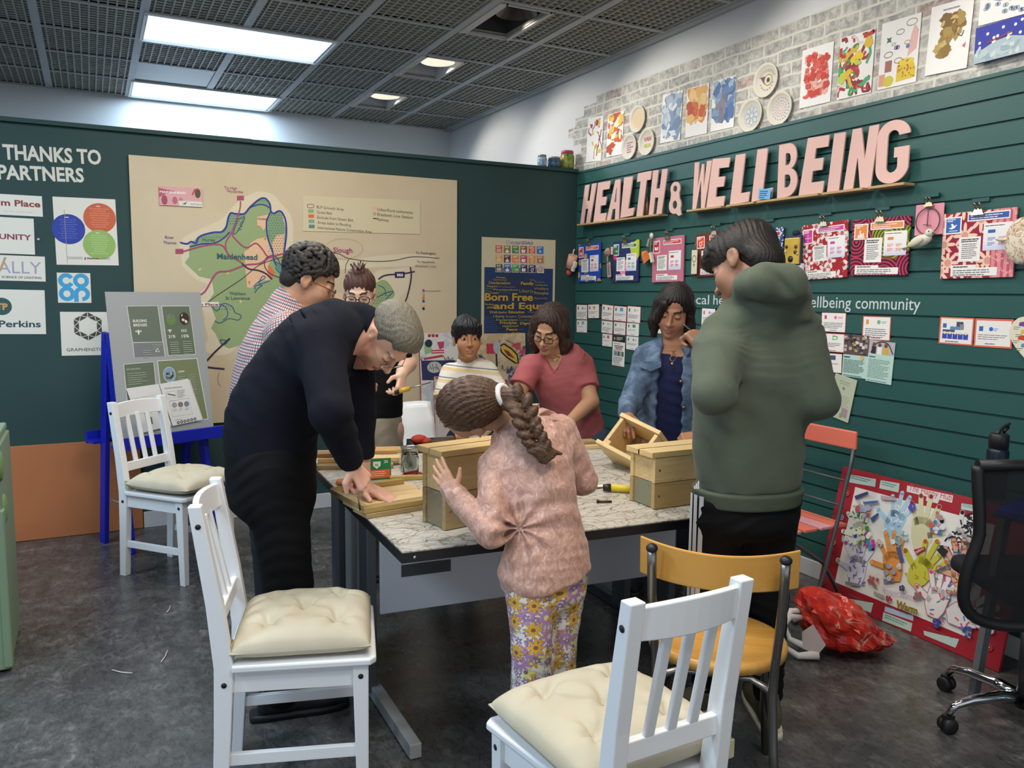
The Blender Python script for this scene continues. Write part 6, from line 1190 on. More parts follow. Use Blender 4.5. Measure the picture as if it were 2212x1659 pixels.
o_=V(-2.366,-3.097,TZ+.001); x_=nrm((.97,.19,0)); planks_box('planter_box','lidded wooden planter box the girl holds, two tone front',frame(o_,x_,V(-x_[1],x_[0],0),V(0,0,1)),.36,.135,.238,mats=(m_wood('mid_pine','#b99660','#cbad78','#c2a36c'),OLDW))
o_=V(-1.604,-3.170,TZ+.001); planks_box('planter_box','lidded wooden planter box with grey green lower end beside the hooded teenager',frame(o_,V(1,.0,0),V(0,1,0),V(0,0,1)),.36,.148,.185,mats=(PINE_Y,m_wood('tan_pine','#b08f5c','#c4a46e','#b99862')),endm=(PINE_Y,m_wood('green_grey_board','#80806a','#8f8f76','#87876f')))
t=thing('open_box','open unfinished wooden box tilted in the denim jacket woman hands','box',M=Matrix.Translation((0,0,0)))
dq=3.50
cA,cB,cC,cD=at(1350,906,dq+.06),at(1424,930,dq-.08),at(1372,1003,dq-.10),at(1299,953,dq+.04)
nx=nrm((cB-cA)+(cC-cD)); ny=nrm((cD-cA)+(cC-cB)); ny=nrm(ny-nx*(ny@nx)); nz=np.cross(nx,ny)
if nz@(CF)<0:nz=-nz
oc=(cA+cB+cC+cD)/4; w_,h_=np.linalg.norm((cB-cA)+(cC-cD))/2,np.linalg.norm((cD-cA)+(cC-cB))/2
t.matrix_world=frame(oc,nx,ny,nz); dp=.15
for c,d,nm,m in(((0,-h_/2,dp/2),(w_+.03,.018,dp+.02),'side_board',PINE_Y),((0,h_/2,dp/2),(w_+.06,.018,dp+.03),'side_board',PINE_Y),((-w_/2,0,dp/2),(.018,h_-.02,dp),'end_board',PINE),((w_/2,0,dp/2),(.018,h_-.02,dp),'end_board',PINE_Y),((0,0,dp),(w_-.02,h_-.02,.014),'base_board',OLDW)):
 b=MB(); b.box(c,d,m); b.build(nm,t,bevel=.0015)
b=MB(); b.box((-w_/2+.018,h_/2-.02,dp*.35),(.02,.02,dp*.7),PINE); b.build('batten',t)
b=MB(); b.box((w_/2+.03,-h_/2+.045,dp*.5),(.05,.025,.04),mat('#5a4a2a',.6)); b.build('hinge_block',t)
t=thing('plank_assembly','flat panel of joined pine planks under the bending man hands','panel',M=frame(V(-2.415,-2.66,TZ+.001),nrm((.30,.04,0)),nrm((-.04,.30,0)),V(0,0,1)))
for i,(y,m)in enumerate(((-.125,OLDW),(-.01,PINE_Y),(.105,PINE))):
 b=MB(); b.box((-.01+.012*i,y,.008),(.30,.112,.016),m); b.build('plank',t,bevel=.0015)
for x,y,l in((-.01,-.165,.31),(.0,.15,.29)):
 b=MB(); b.box((x,y,.026),(l,.022,.018),m_wood('batten_wood','#a58a52','#b89a60','#a9904f')); b.build('batten',t,bevel=.0015)
b=MB(); b.box((-.145,.0,.026),(.018,.30,.016),OLDW); b.build('batten',t)
def plank(label,a,c,wd,th,m,z=TZ,grp='loose planks on the table',nm='plank'):
 a,c=V(*a,0),V(*c,0); L=np.linalg.norm(c-a); x=nrm(c-a); b=MB(); b.box((0,0,th/2),(L,wd,th-.0005),m); o=b.build(nm,bevel=.0015); o.matrix_world=frame(V((a[0]+c[0])/2,(a[1]+c[1])/2,z+.0005),x,V(-x[1],x[0],0),V(0,0,1)); return tag(o,label,'plank',grp)
plank('dark weathered plank lying lowest in the loose stack',(-2.50,-2.00),(-2.20,-2.11),.10,.018,OLDW)
plank('long pale plank across the middle of the loose stack',(-2.49,-1.97),(-2.16,-2.08),.055,.018,PINE_Y,TZ+.018)
plank('short brown plank at the left end of the loose stack',(-2.50,-1.93),(-2.35,-1.97),.09,.018,m_wood('red_brown_board','#9a7448','#ac8656','#a17a4c'),TZ+.036)
plank('honey plank topmost in the loose stack behind the tin can',(-2.33,-1.93),(-2.14,-1.99),.095,.018,m_wood('honey_board','#b98f54','#cba468','#c0985c'),TZ+.036)
plank('small pale offcut lying alone behind the tin can',(-2.09,-1.80),(-1.985,-1.835),.075,.018,m_wood('tan_block','#c19a66','#d2ae7c','#c8a370'))
plank('narrow pine strip lying beside the green screw packet',(-2.30,-2.36),(-2.125,-2.40),.026,.018,m_wood('strip_wood','#a8904f','#bda562','#b0984f'))
plank('lower of two planks at the back right of the table',(-1.30,-2.07),(-1.135,-2.10),.09,.018,PINE)
plank('upper shorter plank at the back right of the table',(-1.31,-2.05),(-1.15,-2.08),.06,.018,OLDW,TZ+.018)
p=floorp(891,1021,TZ); t=thing('tin_can','ribbed open steel tin can near the middle of the table','can',(p[0],p[1]+.035,TZ+.0005))
pr_=[(0,.001),(.036,.001),(.0375,.003)]+[(.0375-.0012*(i%2),.012+i*.0045)for i in range(18)]+[(.0375,.10),(.0385,.103),(.0365,.104),(.0355,.10),(.0355,.006),(0,.006)]
b=MB(); b.lathe(pr_,mat('#b5b5b2',.25,.9,name='tin_steel'),32); b.build('body',t)
p=floorp(816,1037,TZ); t=thing('screw_packet','green card packet with orange band and white shield mark','packet',(p[0],p[1],TZ+.0005),-.10)
b=MB(); b.hexa([(-.055,0,0),(.055,0,0),(.055,.03,0),(-.055,.03,0)],[(-.055,.004,.085),(.055,.004,.085),(.055,.012,.085),(-.055,.012,.085)],mat('#1f7a44',.45)); b.build('box',t)
s=Letters(); s.rect(-.05,-.038,.10,.034,'#d9662f'); s.poly([(-.018,.03),(.012,.03),(.012,.012),(-.003,.0),(-.018,.012)],'#e6e4da'); s.text('AL',-.003,.012,.010,'#1f7a44',.03,'c'); s.text('20',.034,.022,.012,'#d5e2d2',.02,'c'); s.tlines(-.044,-.010,.08,3,.008,'#f0d2b4',.003,4); o=s.build('print',t); o.matrix_local=Matrix.Translation((0,.0012,.045))@Matrix.Rotation(PI/2-.045,4,'X')
def small(nm,label,cat,px,py,z0=TZ):p=floorp(px,py,z0); return thing(nm,label,cat,(p[0],p[1],z0+.0008))
t=small('tape_reel','small orange disc shaped tape reel at the left table edge','reel',745,1046); b=MB(); b.lathe([(0,0),(.032,0),(.036,.006),(.032,.016),(.012,.018),(0,.014)],mat('#dd7a2f',.45),20); b.build('reel',t)
t=small('pliers','red handled pliers lying beside the tin can','tool',893,1030); b=MB(); b.tube([(-.05,0,.008),(-.01,.012,.010),(.03,.01,.008)],[.006,.008,.007],mat('#b5202a',.4),8); b.build('handle',t); b=MB(); b.tube([(-.05,-.014,.008),(-.01,-.02,.010),(.03,.002,.008)],[.006,.008,.007],mat('#b5202a',.4),8); b.build('handle',t); b=MB(); b.tube([(.03,.006,.008),(.075,.01,.007)],[.008,.004],mat('#6a6a6c',.3,.8),8); b.build('jaw',t)
t=small('paper_scrap','white torn paper scrap with yellow edge on the table','paper',1290,1052); b=MB(); b.add([(-.055,-.012,.001),(.0,-.03,.004),(.06,-.012,.002),(.05,.02,.001),(-.02,.028,.002)],[(0,1,2,3,4)],mat('#e6e2cc',.7)); b.nomerge=1; b.build('paper',t); b=MB(); b.add([(-.06,-.008,.004),(-.005,-.03,.006),(.02,-.026,.006),(-.02,-.008,.005)],[(0,1,2,3)],mat('#c9c23a',.6)); b.nomerge=1; b.build('yellow_strip',t)
t=small('bolt','dark rusty bolt lying on the table front','bolt',1306,1087); b=MB(); b.tube([(-.02,.01,.005),(.024,-.010,.005)],.0045,mat('#4a3a30',.5,.5),8); b.build('shank',t); b=MB(); b.tube([(-.02,.01,.005),(-.026,.013,.005)],.008,mat('#4a3a30',.5,.5),6); b.build('head',t)
t=small('wood_plug','small brown wooden plug on the table front','plug',1249,1069); b=MB(); b.lathe([(0,.009),(.009,.008),(.010,0),(0,0)],mat('#5f4632',.6),12); b.build('plug',t)
t=small('wood_plug','tiny dark plug nearest the front table edge','plug',1077,1152); b=MB(); b.lathe([(0,.006),(.006,.005),(.007,0),(0,0)],mat('#2a2522',.6),10); b.build('plug',t)
t=small('screwdriver','black and yellow handled screwdriver behind the right planter box','screwdriver',1352,1064); b=MB(); b.tube([(-.075,.045,.016),(-.05,.028,.017)],[.013,.016],M_BLK,12); b.build('handle_end',t); b=MB(); b.tube([(-.05,.028,.017),(-.0,-.006,.015),(.02,-.02,.013)],[.015,.014,.010],mat('#d9c32f',.4),12); b.build('handle',t); b=MB(); b.tube([(.02,-.02,.012),(.07,-.052,.010)],.003,mat('#9a9a9a',.3,.9),8); b.build('shaft',t)
t=thing('tool_tray','dark tool tray with brown leather and red cloth at the back of the table','tray',(-1.86,-1.82,TZ+.0008),-.15)
b=MB(); b.box((0,0,.004),(.30,.17,.008),mat('#2a2a2c',.6));
for c,d in(((0,.082,.02),(.30,.008,.04)),((0,-.082,.02),(.30,.008,.04)),((.146,0,.02),(.008,.17,.04)),((-.146,0,.02),(.008,.17,.04))):b.box(c,d,mat('#2a2a2c',.6))
b.build('tray',t,bevel=.002)
b=MB(); b.ball((-.10,.03,.045),(.04,.035,.022),mat('#b03a24',.8)); b.ball((-.07,.02,.035),(.035,.03,.018),mat('#a5331f',.8)); b.build('red_cloth',t)
b=MB(); b.ball((.02,.0,.035),(.08,.05,.018),mat('#3b2c22',.7)); b.ball((.07,.03,.04),(.05,.03,.016),mat('#57493c',.7)); b.build('leather',t)
p=floorp(900,1015,TZ); t=thing('glass_jar','clear glass jar half hidden by the girl planter box','jar',(-2.20,-2.33,TZ+.0008))
b=MB(); b.lathe([(0,0),(.03,0),(.033,.004),(.033,.08),(.028,.09),(.028,.098),(.026,.098),(.026,.088),(.031,.079),(.031,.006),(0,.004)],mat('#e6eeee',.05,0,'clear_glass',**{'Transmission Weight':1.,'IOR':1.3}),20); b.build('jar',t)
import mathutils.noise as mn
p=V(-.585,-3.16,0); t=thing('carrier_bag','crumpled red and white plastic carrier bag on the floor by the collage board','bag',(p[0],p[1],0),math.atan2(-CR[1],CR[0])*0-.47)
b=MB(); b.ball((0,0,0),(.225,.14,.13),mat('#b8231f',.3,0,'red_bag_plastic'),56,28)
vs=[]
for v in b.v:
 q=Vector(v); d=mn.noise(q*7+Vector((3,1,0)))*.045+abs(mn.noise(q*16))*-.04+mn.noise(q*30)*.012
 n_=q.normalized(); q=q+n_*d; x=q.x/.225; hgt=.26+.09*x*-1; q.z=(q.z+.13)*(hgt/.26); q.z*=.9-.45*max(0,x); q.y*=1-.35*max(0,x)
 vs.append((q.x,q.y,max(.002,q.z)))
b.v=vs
g=NT('bag_print',.28); p_=g.coord(); f=g.noise(p_,9,3,.5,1.5); c=g.ramp(f,[(.30,'#8f1512'),(.45,'#b8241c'),(.60,'#c23a26'),(.625,'#d0a090'),(.65,'#a82018'),(.74,'#5a2018')]); g.color(c); b.mats=[g.m]; b.sm=[False]*len(b.sm); b.build('bag',t)
b=MB(); wm_=mat('#d5d0cc',.4)
b.tube([(-.19,-.02,.15),(-.25,-.04,.16),(-.29,-.06,.12),(-.28,-.08,.05),(-.23,-.10,.02),(-.15,-.11,.03)],[.012,.014,.012,.012,.014,.02],wm_,8); b.build('handle',t)
b=MB(); b.tube([(-.18,.0,.17),(-.23,-.0,.17),(-.265,-.02,.12),(-.25,-.05,.07),(-.19,-.08,.05)],[.012,.014,.012,.012,.016],wm_,8); b.build('handle',t)
b=MB(); b.add([(-.20,-.05,.10),(-.17,-.09,.15),(-.13,-.13,.08),(-.16,-.12,.03),(-.21,-.09,.05)],[(0,1,2,3,4)],mat('#b5a6a4',.5)); b.nomerge=1; b.build('mouth',t)
# soft bodies: distance fields meshed by surface nets
def smin(a,b,k):
 if k<=0:return np.minimum(a,b)
 h=np.maximum(k-np.abs(a-b),0)/k; return np.minimum(a,b)-h*h*k*.25
class Field:
 def __init__(s,lo,hi,h):
  s.h=h; s.lo=np.asarray(lo,float)-.02; s.n=(np.ceil((np.asarray(hi,float)+.02-s.lo)/h)+1).astype(int); s.D=np.full(s.n,.5,np.float32); s.off=V(0,0,0)
 def cut(s,lo,hi):
  a=np.clip(np.floor((np.asarray(lo)-s.lo)/s.h).astype(int),0,s.n); b=np.clip(np.ceil((np.asarray(hi)-s.lo)/s.h).astype(int)+1,0,s.n)
  sl=tuple(slice(i,j)for i,j in zip(a,b)); ax=[(s.lo[i]+s.h*np.arange(a[i],b[i])).astype(np.float32)for i in range(3)]
  return sl,ax[0][:,None,None],ax[1][None,:,None],ax[2][None,None,:]
 def op(s,f,lo,hi,k=.01,mode='u'):
  m=k+3*s.h; sl,x,y,z=s.cut(np.asarray(lo)-m,np.asarray(hi)+m)
  if any(q.stop<=q.start for q in sl):return s
  d=f(x,y,z).astype(np.float32); D=s.D[sl]
  s.D[sl]=smin(D,d,k)if mode=='u' else-smin(-D,d,k); return s
 def cone(s,a,b,ra,rb,k=.01,mode='u',flat=None,fl=1.):
  """tapered capsule; flat = direction in which it is thinned by factor fl"""
  a,b=np.asarray(a,float)+s.off,np.asarray(b,float)+s.off; ab=b-a; L2=max(1e-9,ab@ab); R=max(ra,rb)
  def f(x,y,z):
   px,py,pz=x-a[0],y-a[1],z-a[2]; t=np.clip((px*ab[0]+py*ab[1]+pz*ab[2])/L2,0,1); qx,qy,qz=px-t*ab[0],py-t*ab[1],pz-t*ab[2]
   if flat is not None:
    e=(qx*flat[0]+qy*flat[1]+qz*flat[2])*(1/fl-1); qx,qy,qz=qx+e*flat[0],qy+e*flat[1],qz+e*flat[2]
   return np.sqrt(qx*qx+qy*qy+qz*qz)-(ra+(rb-ra)*t)
  return s.op(f,np.minimum(a,b)-R,np.maximum(a,b)+R,k,mode)
 def ell(s,c,r,k=.01,mode='u',A=None):
  """ellipsoid; A rows = its axes"""
  c=np.asarray(c,float)+s.off; A=np.eye(3)if A is None else np.asarray(A); e=np.sqrt(((A*np.asarray(r)[:,None])**2).sum(0)); mr=min(r)
  def f(x,y,z):
   px,py,pz=x-c[0],y-c[1],z-c[2]; k0=0; k1=0
   for i in range(3):q=(px*A[i][0]+py*A[i][1]+pz*A[i][2]); k0=k0+(q/r[i])**2; k1=k1+(q/(r[i]*r[i]))**2
   k0=np.sqrt(k0); return k0*(k0-1)/np.maximum(np.sqrt(k1),1e-6)
  return s.op(f,c-e,c+e,k,mode)
 def half(s,p,n,lo,hi,k=.004):
  """keep the side of the plane that n points away from"""
  p=np.asarray(p,float)+s.off; n=nrm(n); return s.op(lambda x,y,z:-((x-p[0])*n[0]+(y-p[1])*n[1]+(z-p[2])*n[2]),np.asarray(lo)+s.off,np.asarray(hi)+s.off,k,'d')
 def loft(s,nodes,lat,fr,k=.04,e=2.2,mode='u',grow=0.,sub=4):
  """elliptic sections (centre, half width along lat, half depth along fr) joined along a smooth spine"""
  Q=[np.r_[np.asarray(c,float)+s.off,w+grow,d+grow]for c,w,d in nodes]; out=[]
  for i in range(len(Q)-1):
   p0,p1,p2,p3=Q[max(i-1,0)],Q[i],Q[i+1],Q[min(i+2,len(Q)-1)]
   for j in range(sub):t=j/sub; out.append(.5*(2*p1+(p2-p0)*t+(2*p0-5*p1+4*p2-p3)*t*t+(3*p1-p0-3*p2+p3)*t**3))
  out.append(Q[-1]); R=max(max(q[3],q[4])for q in out)
  lo=np.min([q[:3]for q in out],0)-R-k-.03; hi=np.max([q[:3]for q in out],0)+R+k+.03; sl,X,Y,Z_=s.cut(lo,hi); T=np.full([v.stop-v.start for v in sl],.5,np.float32); o0=[v.start for v in sl]; n_=len(out)-1
  for i in range(n_):
   a,b=out[i],out[i+1]; ab=b[:3]-a[:3]; L2=ab@ab; tg=ab/math.sqrt(L2); la=nrm(lat-tg*(np.asarray(lat)@tg)); fa=np.cross(tg,la); r_=max(a[3],a[4],b[3],b[4])+k+.01
   s2,x,y,z=s.cut(np.maximum(lo+.011,np.minimum(a[:3],b[:3])-r_),np.minimum(hi-.011,np.maximum(a[:3],b[:3])+r_))
   px,py,pz=x-a[0],y-a[1],z-a[2]; t0=(px*ab[0]+py*ab[1]+pz*ab[2])/L2; lo_,hi_=(0 if i==0 else-.22),(1 if i==n_-1 else 1.22); t=np.clip(t0,lo_,hi_); w=a[3]+(b[3]-a[3])*t; d=a[4]+(b[4]-a[4])*t
   l=px*la[0]+py*la[1]+pz*la[2]; q=px*fa[0]+py*fa[1]+pz*fa[2]; rs=np.abs(t0-t)*math.sqrt(L2)
   if(i==0 and True)or i==n_-1:
    D=((np.abs(l/w)**e+np.abs(q/d)**e+np.abs(rs/(np.minimum(w,d)*.7))**e)**(1/e)-1)*np.minimum(w,d)
    if i==0:D=np.where(t0>1,np.maximum(D,rs),D)
    else:D=np.where(t0<0,np.maximum(D,rs),D)
   else:D=((np.abs(l/w)**e+np.abs(q/d)**e)**(1/e)-1)*np.minimum(w,d); D=np.where(rs>0,np.maximum(D,rs),D)
   s3=tuple(slice(v.start-o,v.stop-o)for v,o in zip(s2,o0)); T[s3]=np.minimum(T[s3],D.astype(np.float32))
  D=s.D[sl]; s.D[sl]=smin(D,T,k)if mode=='u' else-smin(-D,T,k); return s
 def wrinkle(s,f,band=.03):
  idx=np.nonzero(np.abs(s.D)<band); P=[s.lo[i]+s.h*idx[i]-s.off[i]for i in range(3)]; s.D[idx]+=f(*P).astype(np.float32); return s
 def mesh(s):
  D=s.D; I=D<0; n=np.array(D.shape)-1
  c=sum(I[i:i+n[0],j:j+n[1],k:k+n[2]].astype(np.uint8)for i in(0,1)for j in(0,1)for k in(0,1))
  ci=np.argwhere((c>0)&(c<8)); ids=np.full(n,-1,np.int32); ids[ci[:,0],ci[:,1],ci[:,2]]=np.arange(len(ci))
  off=np.array([(i,j,k)for i in(0,1)for j in(0,1)for k in(0,1)]); val=np.stack([D[ci[:,0]+o[0],ci[:,1]+o[1],ci[:,2]+o[2]]for o in off],1)
  acc=np.zeros((len(ci),3)); cnt=np.zeros(len(ci))
  for a in range(8):
   for b in range(a+1,8):
    if abs(off[a]-off[b]).sum()!=1:continue
    va,vb=val[:,a],val[:,b]; m=(va<0)!=(vb<0); t=va[m]/(va[m]-vb[m]); acc[m]+=off[a]+t[:,None]*(off[b]-off[a]); cnt[m]+=1
  vs=s.lo+s.h*(ci+acc/cnt[:,None])-s.off; F=[]
  for ax in range(3):
   o=[0,0,0]; o[ax]=1; A=I[:D.shape[0]-o[0],:D.shape[1]-o[1],:D.shape[2]-o[2]]; B=I[o[0]:,o[1]:,o[2]:]
   e=np.argwhere(A!=B); u,v=[(1,2),(2,0),(0,1)][ax]; ok=(e[:,u]>0)&(e[:,v]>0)&(e[:,u]<n[u])&(e[:,v]<n[v]); e=e[ok]
   q=[]
   for du,dv in((-1,-1),(0,-1),(0,0),(-1,0)):w=e.copy(); w[:,u]+=du; w[:,v]+=dv; q.append(ids[w[:,0],w[:,1],w[:,2]])
   q=np.stack(q,1); fl=~A[e[:,0],e[:,1],e[:,2]]; q[fl]=q[fl][:,::-1]; F.append(q)
  F=np.concatenate(F); F=F[(F>=0).all(1)]; return vs,F
def soft_object(name,vs,F,mats,base,parent=None,fmat=None,uv=None,relax=1):
 for _ in range(relax):
  acc=np.zeros_like(vs); cnt=np.zeros(len(vs))
  for a,b in((0,1),(1,2),(2,3),(3,0)):
   for i in range(3):acc[:,i]+=np.bincount(F[:,a],vs[F[:,b],i],len(vs))+np.bincount(F[:,b],vs[F[:,a],i],len(vs))
   cnt+=np.bincount(F[:,a],minlength=len(vs))+np.bincount(F[:,b],minlength=len(vs))
  vs=vs*.5+.5*acc/np.maximum(cnt,1)[:,None]
 me=bpy.data.meshes.new(name); me.vertices.add(len(vs)); me.vertices.foreach_set('co',(vs-base).astype(np.float32).ravel())
 me.loops.add(F.size); me.loops.foreach_set('vertex_index',F.astype(np.int32).ravel()); me.polygons.add(len(F)); me.polygons.foreach_set('loop_start',np.arange(0,F.size,4,dtype=np.int32)); me.polygons.foreach_set('use_smooth',np.ones(len(F),bool))
 for m in mats:me.materials.append(m)
 if fmat is not None:me.polygons.foreach_set('material_index',fmat(vs[F].mean(1)).astype(np.int32))
 if uv is not None:
  a=me.attributes.new('cloth','FLOAT_VECTOR','POINT'); a.data.foreach_set('vector',uv(vs).astype(np.float32).ravel())
 me.update(); me.validate(); o=bpy.data.objects.new(name,me); COL.objects.link(o)
 if parent is None:o.location=base
 else:o.parent=parent
 return o
def wr_noise(seed,f1=26,f2=55,amp=.004,dirv=(0,0,1)):
 f1,f2,amp=f1*2.2,f2*2.4,amp*.5
 """soft folds: warped sines running across dirv"""
 r=random.Random(seed); ph=[r.uniform(0,6.3)for _ in range(8)]; d=nrm(dirv); u=nrm(np.cross(d,(.31,.77,.55))); w=np.cross(d,u)
 def f(x,y,z):
  a,b,c=x*d[0]+y*d[1]+z*d[2],x*u[0]+y*u[1]+z*u[2],x*w[0]+y*w[1]+z*w[2]
  q=a+.035*np.sin(b*17+ph[0])+.03*np.sin(c*14+ph[1]); m=np.clip(.1+.9*np.sin(b*13+ph[2]+2*np.sin(a*9+ph[3]))*np.sin(c*15+ph[4]),0,1)
  s_=np.sin(q*f1+ph[5]); return-amp*(m*(1-np.abs(s_))*1.5-.4)-amp*.35*np.sin(q*f2+b*20+ph[6])*np.sin(c*23+ph[7])
 return f
 # heads
def img(x,y,z=0.):return CR*x+CU*y-CF*z
def head_frame(f,u):
 f=nrm(f); u=nrm(u-f*(np.asarray(u)@f)); r=np.cross(f,u); return np.stack([r,f,u])
class Head:
 def __init__(s,c,f,u,sc=1.,**o):s.c=np.asarray(c,float); s.A=head_frame(f,u); s.s=sc; s.o=o
 def w(s,x,y,z):return s.c+s.s*(s.A[0]*x+s.A[1]*y+s.A[2]*z)
 def loc(s,P):return((P-s.c)@s.A.T)/s.s
 def M(s):return Matrix(((*(s.A[0]),),(*(s.A[1]),),(*(s.A[2]),))).transposed().to_4x4()
 def E(s,F,c,r,k=.01,mode='u'):F.ell(s.w(*c),[q*s.s for q in r],k*s.s,mode,s.A)
 def C(s,F,a,b,ra,rb,k=.01,mode='u'):F.cone(s.w(*a),s.w(*b),ra*s.s,rb*s.s,k*s.s,mode)
 def add(s,F):
  o=s.o; j=o.get('jaw',1.); ck=o.get('cheek',1.); ns=o.get('nose',1.)
  s.E(F,(0,-.015,.038),(.074,.096,.085),.01); s.E(F,(0,.018,-.035),(.060*j,.070,.078),.03); s.E(F,(0,.028,-.076),(.049*j,.054,.040),.03)
  s.E(F,(0,.072,-.103),(.020*j,.017,.014),.025)
  for k in(-1,1):s.E(F,(k*.038*j,.054,-.036),(.027*ck,.028*ck,.030*ck),.024)
  s.C(F,(-.034,.080,.021),(.034,.080,.021),.010,.010,.014)
  for k in(-1,1):s.E(F,(k*.032,.100,.002),(.017,.017,.014),.014,'d')
  for k in(-1,1):s.E(F,(k*.031,.074,.001),(.0165,.0150,.0125),.004)
  s.C(F,(0,.084,.012),(0,.084+.022*ns,-.031),.0072,.0098*ns,.012); s.E(F,(0,.088+.021*ns,-.036),(.0105*ns,.0105,.0095),.008)
  for k in(-1,1):s.E(F,(k*.0125*ns,.097,-.040),(.0075,.0095,.0065),.008)
  s.E(F,(0,.088,-.066),(.021,.0105,.0062),.006); s.E(F,(0,.087,-.078),(.0175,.0105,.0068),.006); s.C(F,(-.021,.0985,-.0722),(.021,.0985,-.0722),.0016,.0016,.004,'d')
  e=o.get('ear',1.)
  for k in(-1,1):
   s.E(F,(k*.075,-.014,-.004),(.0095,.021*e,.032*e),.006); s.E(F,(k*.0865,-.010,.0),(.0075,.0125*e,.021*e),.005,'d'); s.E(F,(k*.074,-.006,-.030),(.008,.010,.012),.006)
  if o.get('open'):
   for k in(-1,1):s.E(F,(k*.031,.089,.0),(.0130,.011,.0052),.002,'d')
  return s
 def fmat(s,first):
  """material slots after the skin: lips, eyebrows"""
  def f(C):
   L=s.loc(C); x,y,z=L[:,0],L[:,1],L[:,2]; m=np.zeros(len(C)); ax=np.abs(x)
   m[(y>.082)&((x/.023)**2+((z+.0718)/.0125)**2<1)]=first
   br=.020+.006*np.sin(np.clip((ax-.012)/.04,0,1)*3.0); m[(y>.060)&(ax>.012)&(ax<.052)&(np.abs(z-br)<s.o.get('brow',.0042))]=first+1
   return m
  return f
 def lashes(s,parent,col='#1a1412',w=.0014,drop=-.0068):
  b=MB(); b.M=Matrix.Translation(Vector(s.c-parent['_b']))@s.M()@Matrix.Scale(s.s,4)
  for k in(-1,1):b.tube([(k*(.031+q*.0148),.0885-.012*q*q,drop+.004*q*q)for q in np.linspace(-1,1,9)],w,mat(col,.6),6)
  return b.build('eyelashes',parent)
 def eyes(s,parent,iris='#2a1a12'):
  for k in(-1,1):
   b=MB(); b.M=Matrix.Translation(Vector(s.c-parent['_b']))@s.M()@Matrix.Scale(s.s,4); c=V(k*.031,.0755,.0)
   b.ball(c,(.0128,.0118,.0105),mat('#d8d2cb',.15),16,12); g=nrm(V(s.o.get('gaze',0),1,-.02)); R=Vector(g).to_track_quat('Z','Y').to_matrix().to_4x4()
   b.lathe([(0,.0008),(.0072,-.001)],mat(iris,.1),16,Matrix.Translation(Vector(c+g*.0120))@R); b.lathe([(0,.0010),(.0026,.0008)],mat('#050405',.05),12,Matrix.Translation(Vector(c+g*.0120))@R); b.build('eye',parent)
 def glasses(s,parent,col,w=.0013,rim=(.024,.016),z=-.004,y=.100,temple=True,lens=True,top=None):
  m=mat(col,.3)if isinstance(col,str)else col; b=MB(); T=Matrix.Translation(Vector(s.c-parent['_b']))@s.M()@Matrix.Scale(s.s,4); b.M=T; L=MB(); L.M=T; L.nomerge=1
  for k in(-1,1):
   P=[]
   for a in np.linspace(0,2*PI,25):c0,s0=math.cos(a),math.sin(a); e=.72; P.append((k*.033+rim[0]*math.copysign(abs(c0)**e,c0),y-.10*(rim[0]*c0*k)**1*.5-.0,z+rim[1]*math.copysign(abs(s0)**e,s0)))
   b.tube(P,w,m,8,False); L.add(P[:-1],[tuple(range(24))],mat('#eef2f2',.03,0,'spectacle_lens',**{'Transmission Weight':1.,'IOR':1.05}))
   if temple:b.tube([(k*(.033+rim[0]),y-.004,z+.004),(k*.072,y-.02,z+.006),(k*.077,.01,z+.006),(k*.079,-.022,z+.002),(k*.077,-.032,-.022)],w*.95,m,6)
  b.tube([(-.010,y+.002,z+.004),(0,y+.005,z+.006),(.010,y+.002,z+.004)],w,m,8); o=b.build('glasses',parent)
  if lens:L.build('lens',o)
  return o
def hand(F,w,d,pn,ts,s=1.,curl=(.5,.5,.5,.5),thumb=.3,spread=.05,k3=1.,tcurl=.5):
 """palm, four fingers and thumb at wrist w; d along the palm, pn out of the palm, ts towards the thumb"""
 d=nrm(d); pn=nrm(pn-d*(np.asarray(pn)@d)); ts0=np.cross(d,pn); ts=ts0 if ts0@np.asarray(ts)>0 else-ts0
 F.cone(w-d*.02*s,w+d*.02*s,.022*s,.021*s,.015,flat=pn,fl=.78)
 for i in range(4):
  kn=w+d*(.088,.090,.085,.077)[i]*s+ts*(.0275-.0185*i)*s; F.cone(w+d*.022*s+ts*(.013-.0085*i)*s,kn,.0135*s,.0108*s,.010*s)
  dd=nrm(d+ts*spread*(1.5-i)); L=(.072,.080,.074,.058)[i]*s; p=kn; a=0.
  for q,(f,r0,r1)in enumerate(((.45,.0092,.0086),(.30,.0086,.0080),(.25,.0080,.0068))):
   a+=curl[i]*(1.,1.15,.7*k3)[q]; v=dd*math.cos(a)+pn*math.sin(a); e=p+v*L*f; F.cone(p,e,r0*s,r1*s,.003*s if q else .006*s); p=e
 b=w+d*.022*s+ts*.020*s; v=nrm(ts*.8+d*.55+pn*thumb); e=b+v*.044*s; F.cone(b,e,.0135*s,.0105*s,.012*s); v2=nrm(v*(1-tcurl)+d*tcurl+pn*thumb*.6); e2=e+v2*.032*s; F.cone(e,e2,.0102*s,.0078*s,.004*s)
 return e2
